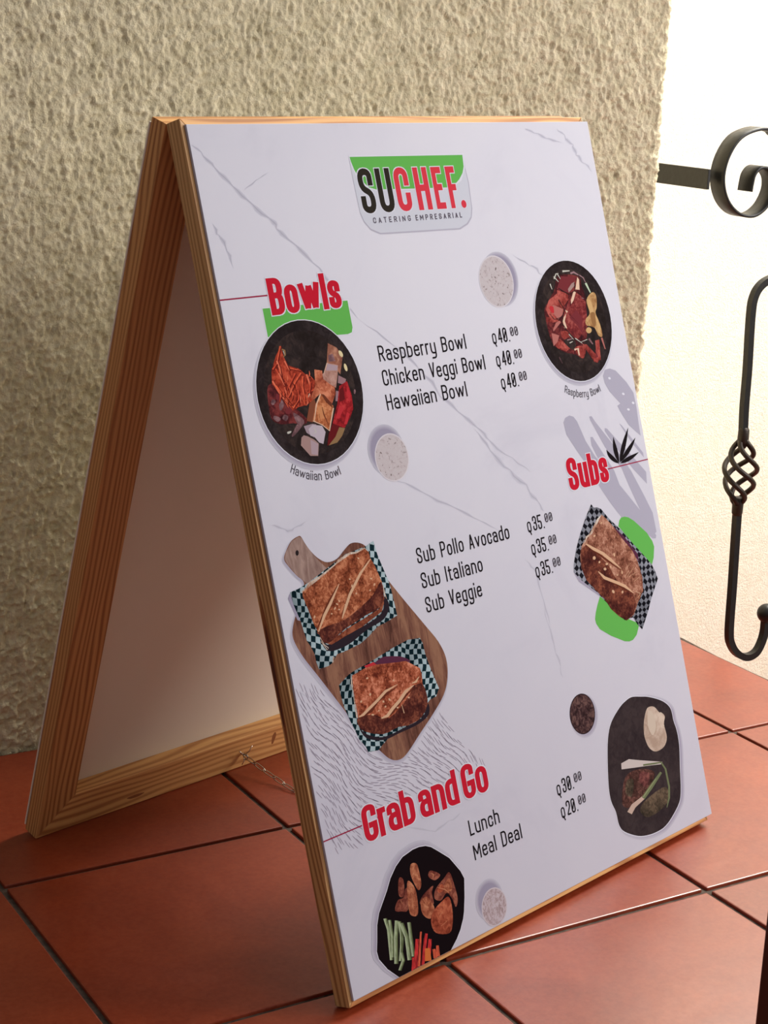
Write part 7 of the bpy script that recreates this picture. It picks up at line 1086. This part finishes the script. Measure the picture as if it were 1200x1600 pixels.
def flat_strip(path, y0, y1, th):
    bm = bmesh.new(); n = len(path); rows = []
    for i, p in enumerate(path):
        t = path[min(i+1, n-1)] - path[max(i-1, 0)]; t = t / np.linalg.norm(t); nn = np.array([-t[1], t[0]]) * th / 2
        a, b = p + nn, p - nn
        c = 0.0008
        rows.append([bm.verts.new(v) for v in ((a[0], y0 + c, a[1]), (a[0], y1 - c, a[1]), (p[0] + nn[0]*.6, y1, p[1] + nn[1]*.6), (p[0] - nn[0]*.6, y1, p[1] - nn[1]*.6), (b[0], y1 - c, b[1]), (b[0], y0 + c, b[1]), (p[0] - nn[0]*.6, y0, p[1] - nn[1]*.6), (p[0] + nn[0]*.6, y0, p[1] + nn[1]*.6))])
    for r0, r1 in zip(rows, rows[1:]):
        for k in range(8): bm.faces.new((r0[k], r0[(k+1) % 8], r1[(k+1) % 8], r1[k]))
    bm.faces.new(rows[0][::-1]); bm.faces.new(rows[-1]); bmesh.ops.recalc_face_normals(bm, faces=bm.faces[:]); return bm
iron('scroll', flat_strip(spline([(1.243, .735), (1.16, .742)] + RING, 6), YR, YR + .031, .0045), lab='flat iron strip coiled into a ring')
bm = bmesh.new(); box(bm, .9075, .9125, YR + .006, YB - .001, .6625, .6925, .001)
iron('top_bar', bm, smooth=False, lab='flat iron bar running back to the wall')
BT = [(1.1015, 0.528), (1.0684, 0.525), (1.0431, 0.515), (1.0298, 0.4956), (1.0275, 0.4628), (1.0312, 0.3821), (1.0324, 0.3207), (1.0363, 0.2688)]
BB = [(1.0387, 0.1637), (1.04, 0.121), (1.044, 0.0234), (1.0467, -0.0537), (1.054, -0.0791), (1.0701, -0.0971), (1.0908, -0.1058), (1.1099, -0.1008), (1.1205, -0.0844), (1.1251, -0.0649), (1.1246, -0.0402)]
def rod(path, r=.0062): 
    bm = bmesh.new(); tube(bm, [(p[0], YR + .015, p[1]) for p in path], r * 1.25, 4, square=True); return bm
iron('baluster', rod(spline([(1.25, .50)] + BT, 6)), smooth=False, lab='square upper rod curving off to the right')
iron('baluster', rod(spline(BB, 6)), smooth=False, lab='square lower rod ending in a curl')
z1, z0 = BT[-1][1], BB[0][1]; xc = (BT[-1][0] + BB[0][0]) / 2
for ph in range(4):
    bm = bmesh.new(); pts = []
    for i in range(25):
        f = i / 24; a = ph * pi / 2 + f * pi * 1.75; r = .0045 + .0215 * sin(pi * f) ** .85
        pts.append((xc + r * cos(a), YR + .015 + r * sin(a), z1 + (z0 - z1) * f))
    tube(bm, pts, .0043, 8); iron('basket_rod', bm, M_IRON_W)
for zc, s, xk in ((z1, 1, BT[-1][0]), (z0, -1, BB[0][0])):
    bm = bmesh.new(); tube(bm, [(xk, YR + .015, zc + s * .020), (xk, YR + .015, zc + s * .016), (xk, YR + .015, zc - s * .002), (xc, YR + .015, zc - s * .010)], [.0066, .0088, .0092, .0078], 12); iron('basket_collar', bm, M_IRON_W)
bm = bmesh.new(); bmesh.ops.create_icosphere(bm, subdivisions=3, radius=.0165, matrix=Matrix.Translation((BB[-1][0] + .002, YR + .015, BB[-1][1] + .006)))
iron('ball_finial', bm)
bm = bmesh.new(); box(bm, 1.243, 1.259, YR + .005, YR + .021, -.34, .88, .001); iron('post', bm, smooth=False)
bm = bmesh.new(); box(bm, 1.222, 1.280, YR - .016, YR + .042, -.34, -.334, .001); iron('base_plate', bm, smooth=False)

# ---------------------------------------------------------------- dark post cut by the frame
px0, py1 = 0.1425, -0.604; s = 0.055
post = empty('wooden_post', (px0 + s / 2, py1 - s / 2, 0)); tag(post, 'dark brown low square post cut off by the photo at lower right', 'post')
bm = bmesh.new(); box(bm, -s/2, s/2, -s/2, s/2, 0.0, .30, .002); bm_obj('shaft', bm, M_DARKWOOD, post)
bm = bmesh.new(); box(bm, -s/2 - .006, s/2 + .006, -s/2 - .006, s/2 + .006, .30, .318, .004); bm_obj('cap', bm, M_DARKWOOD, post)
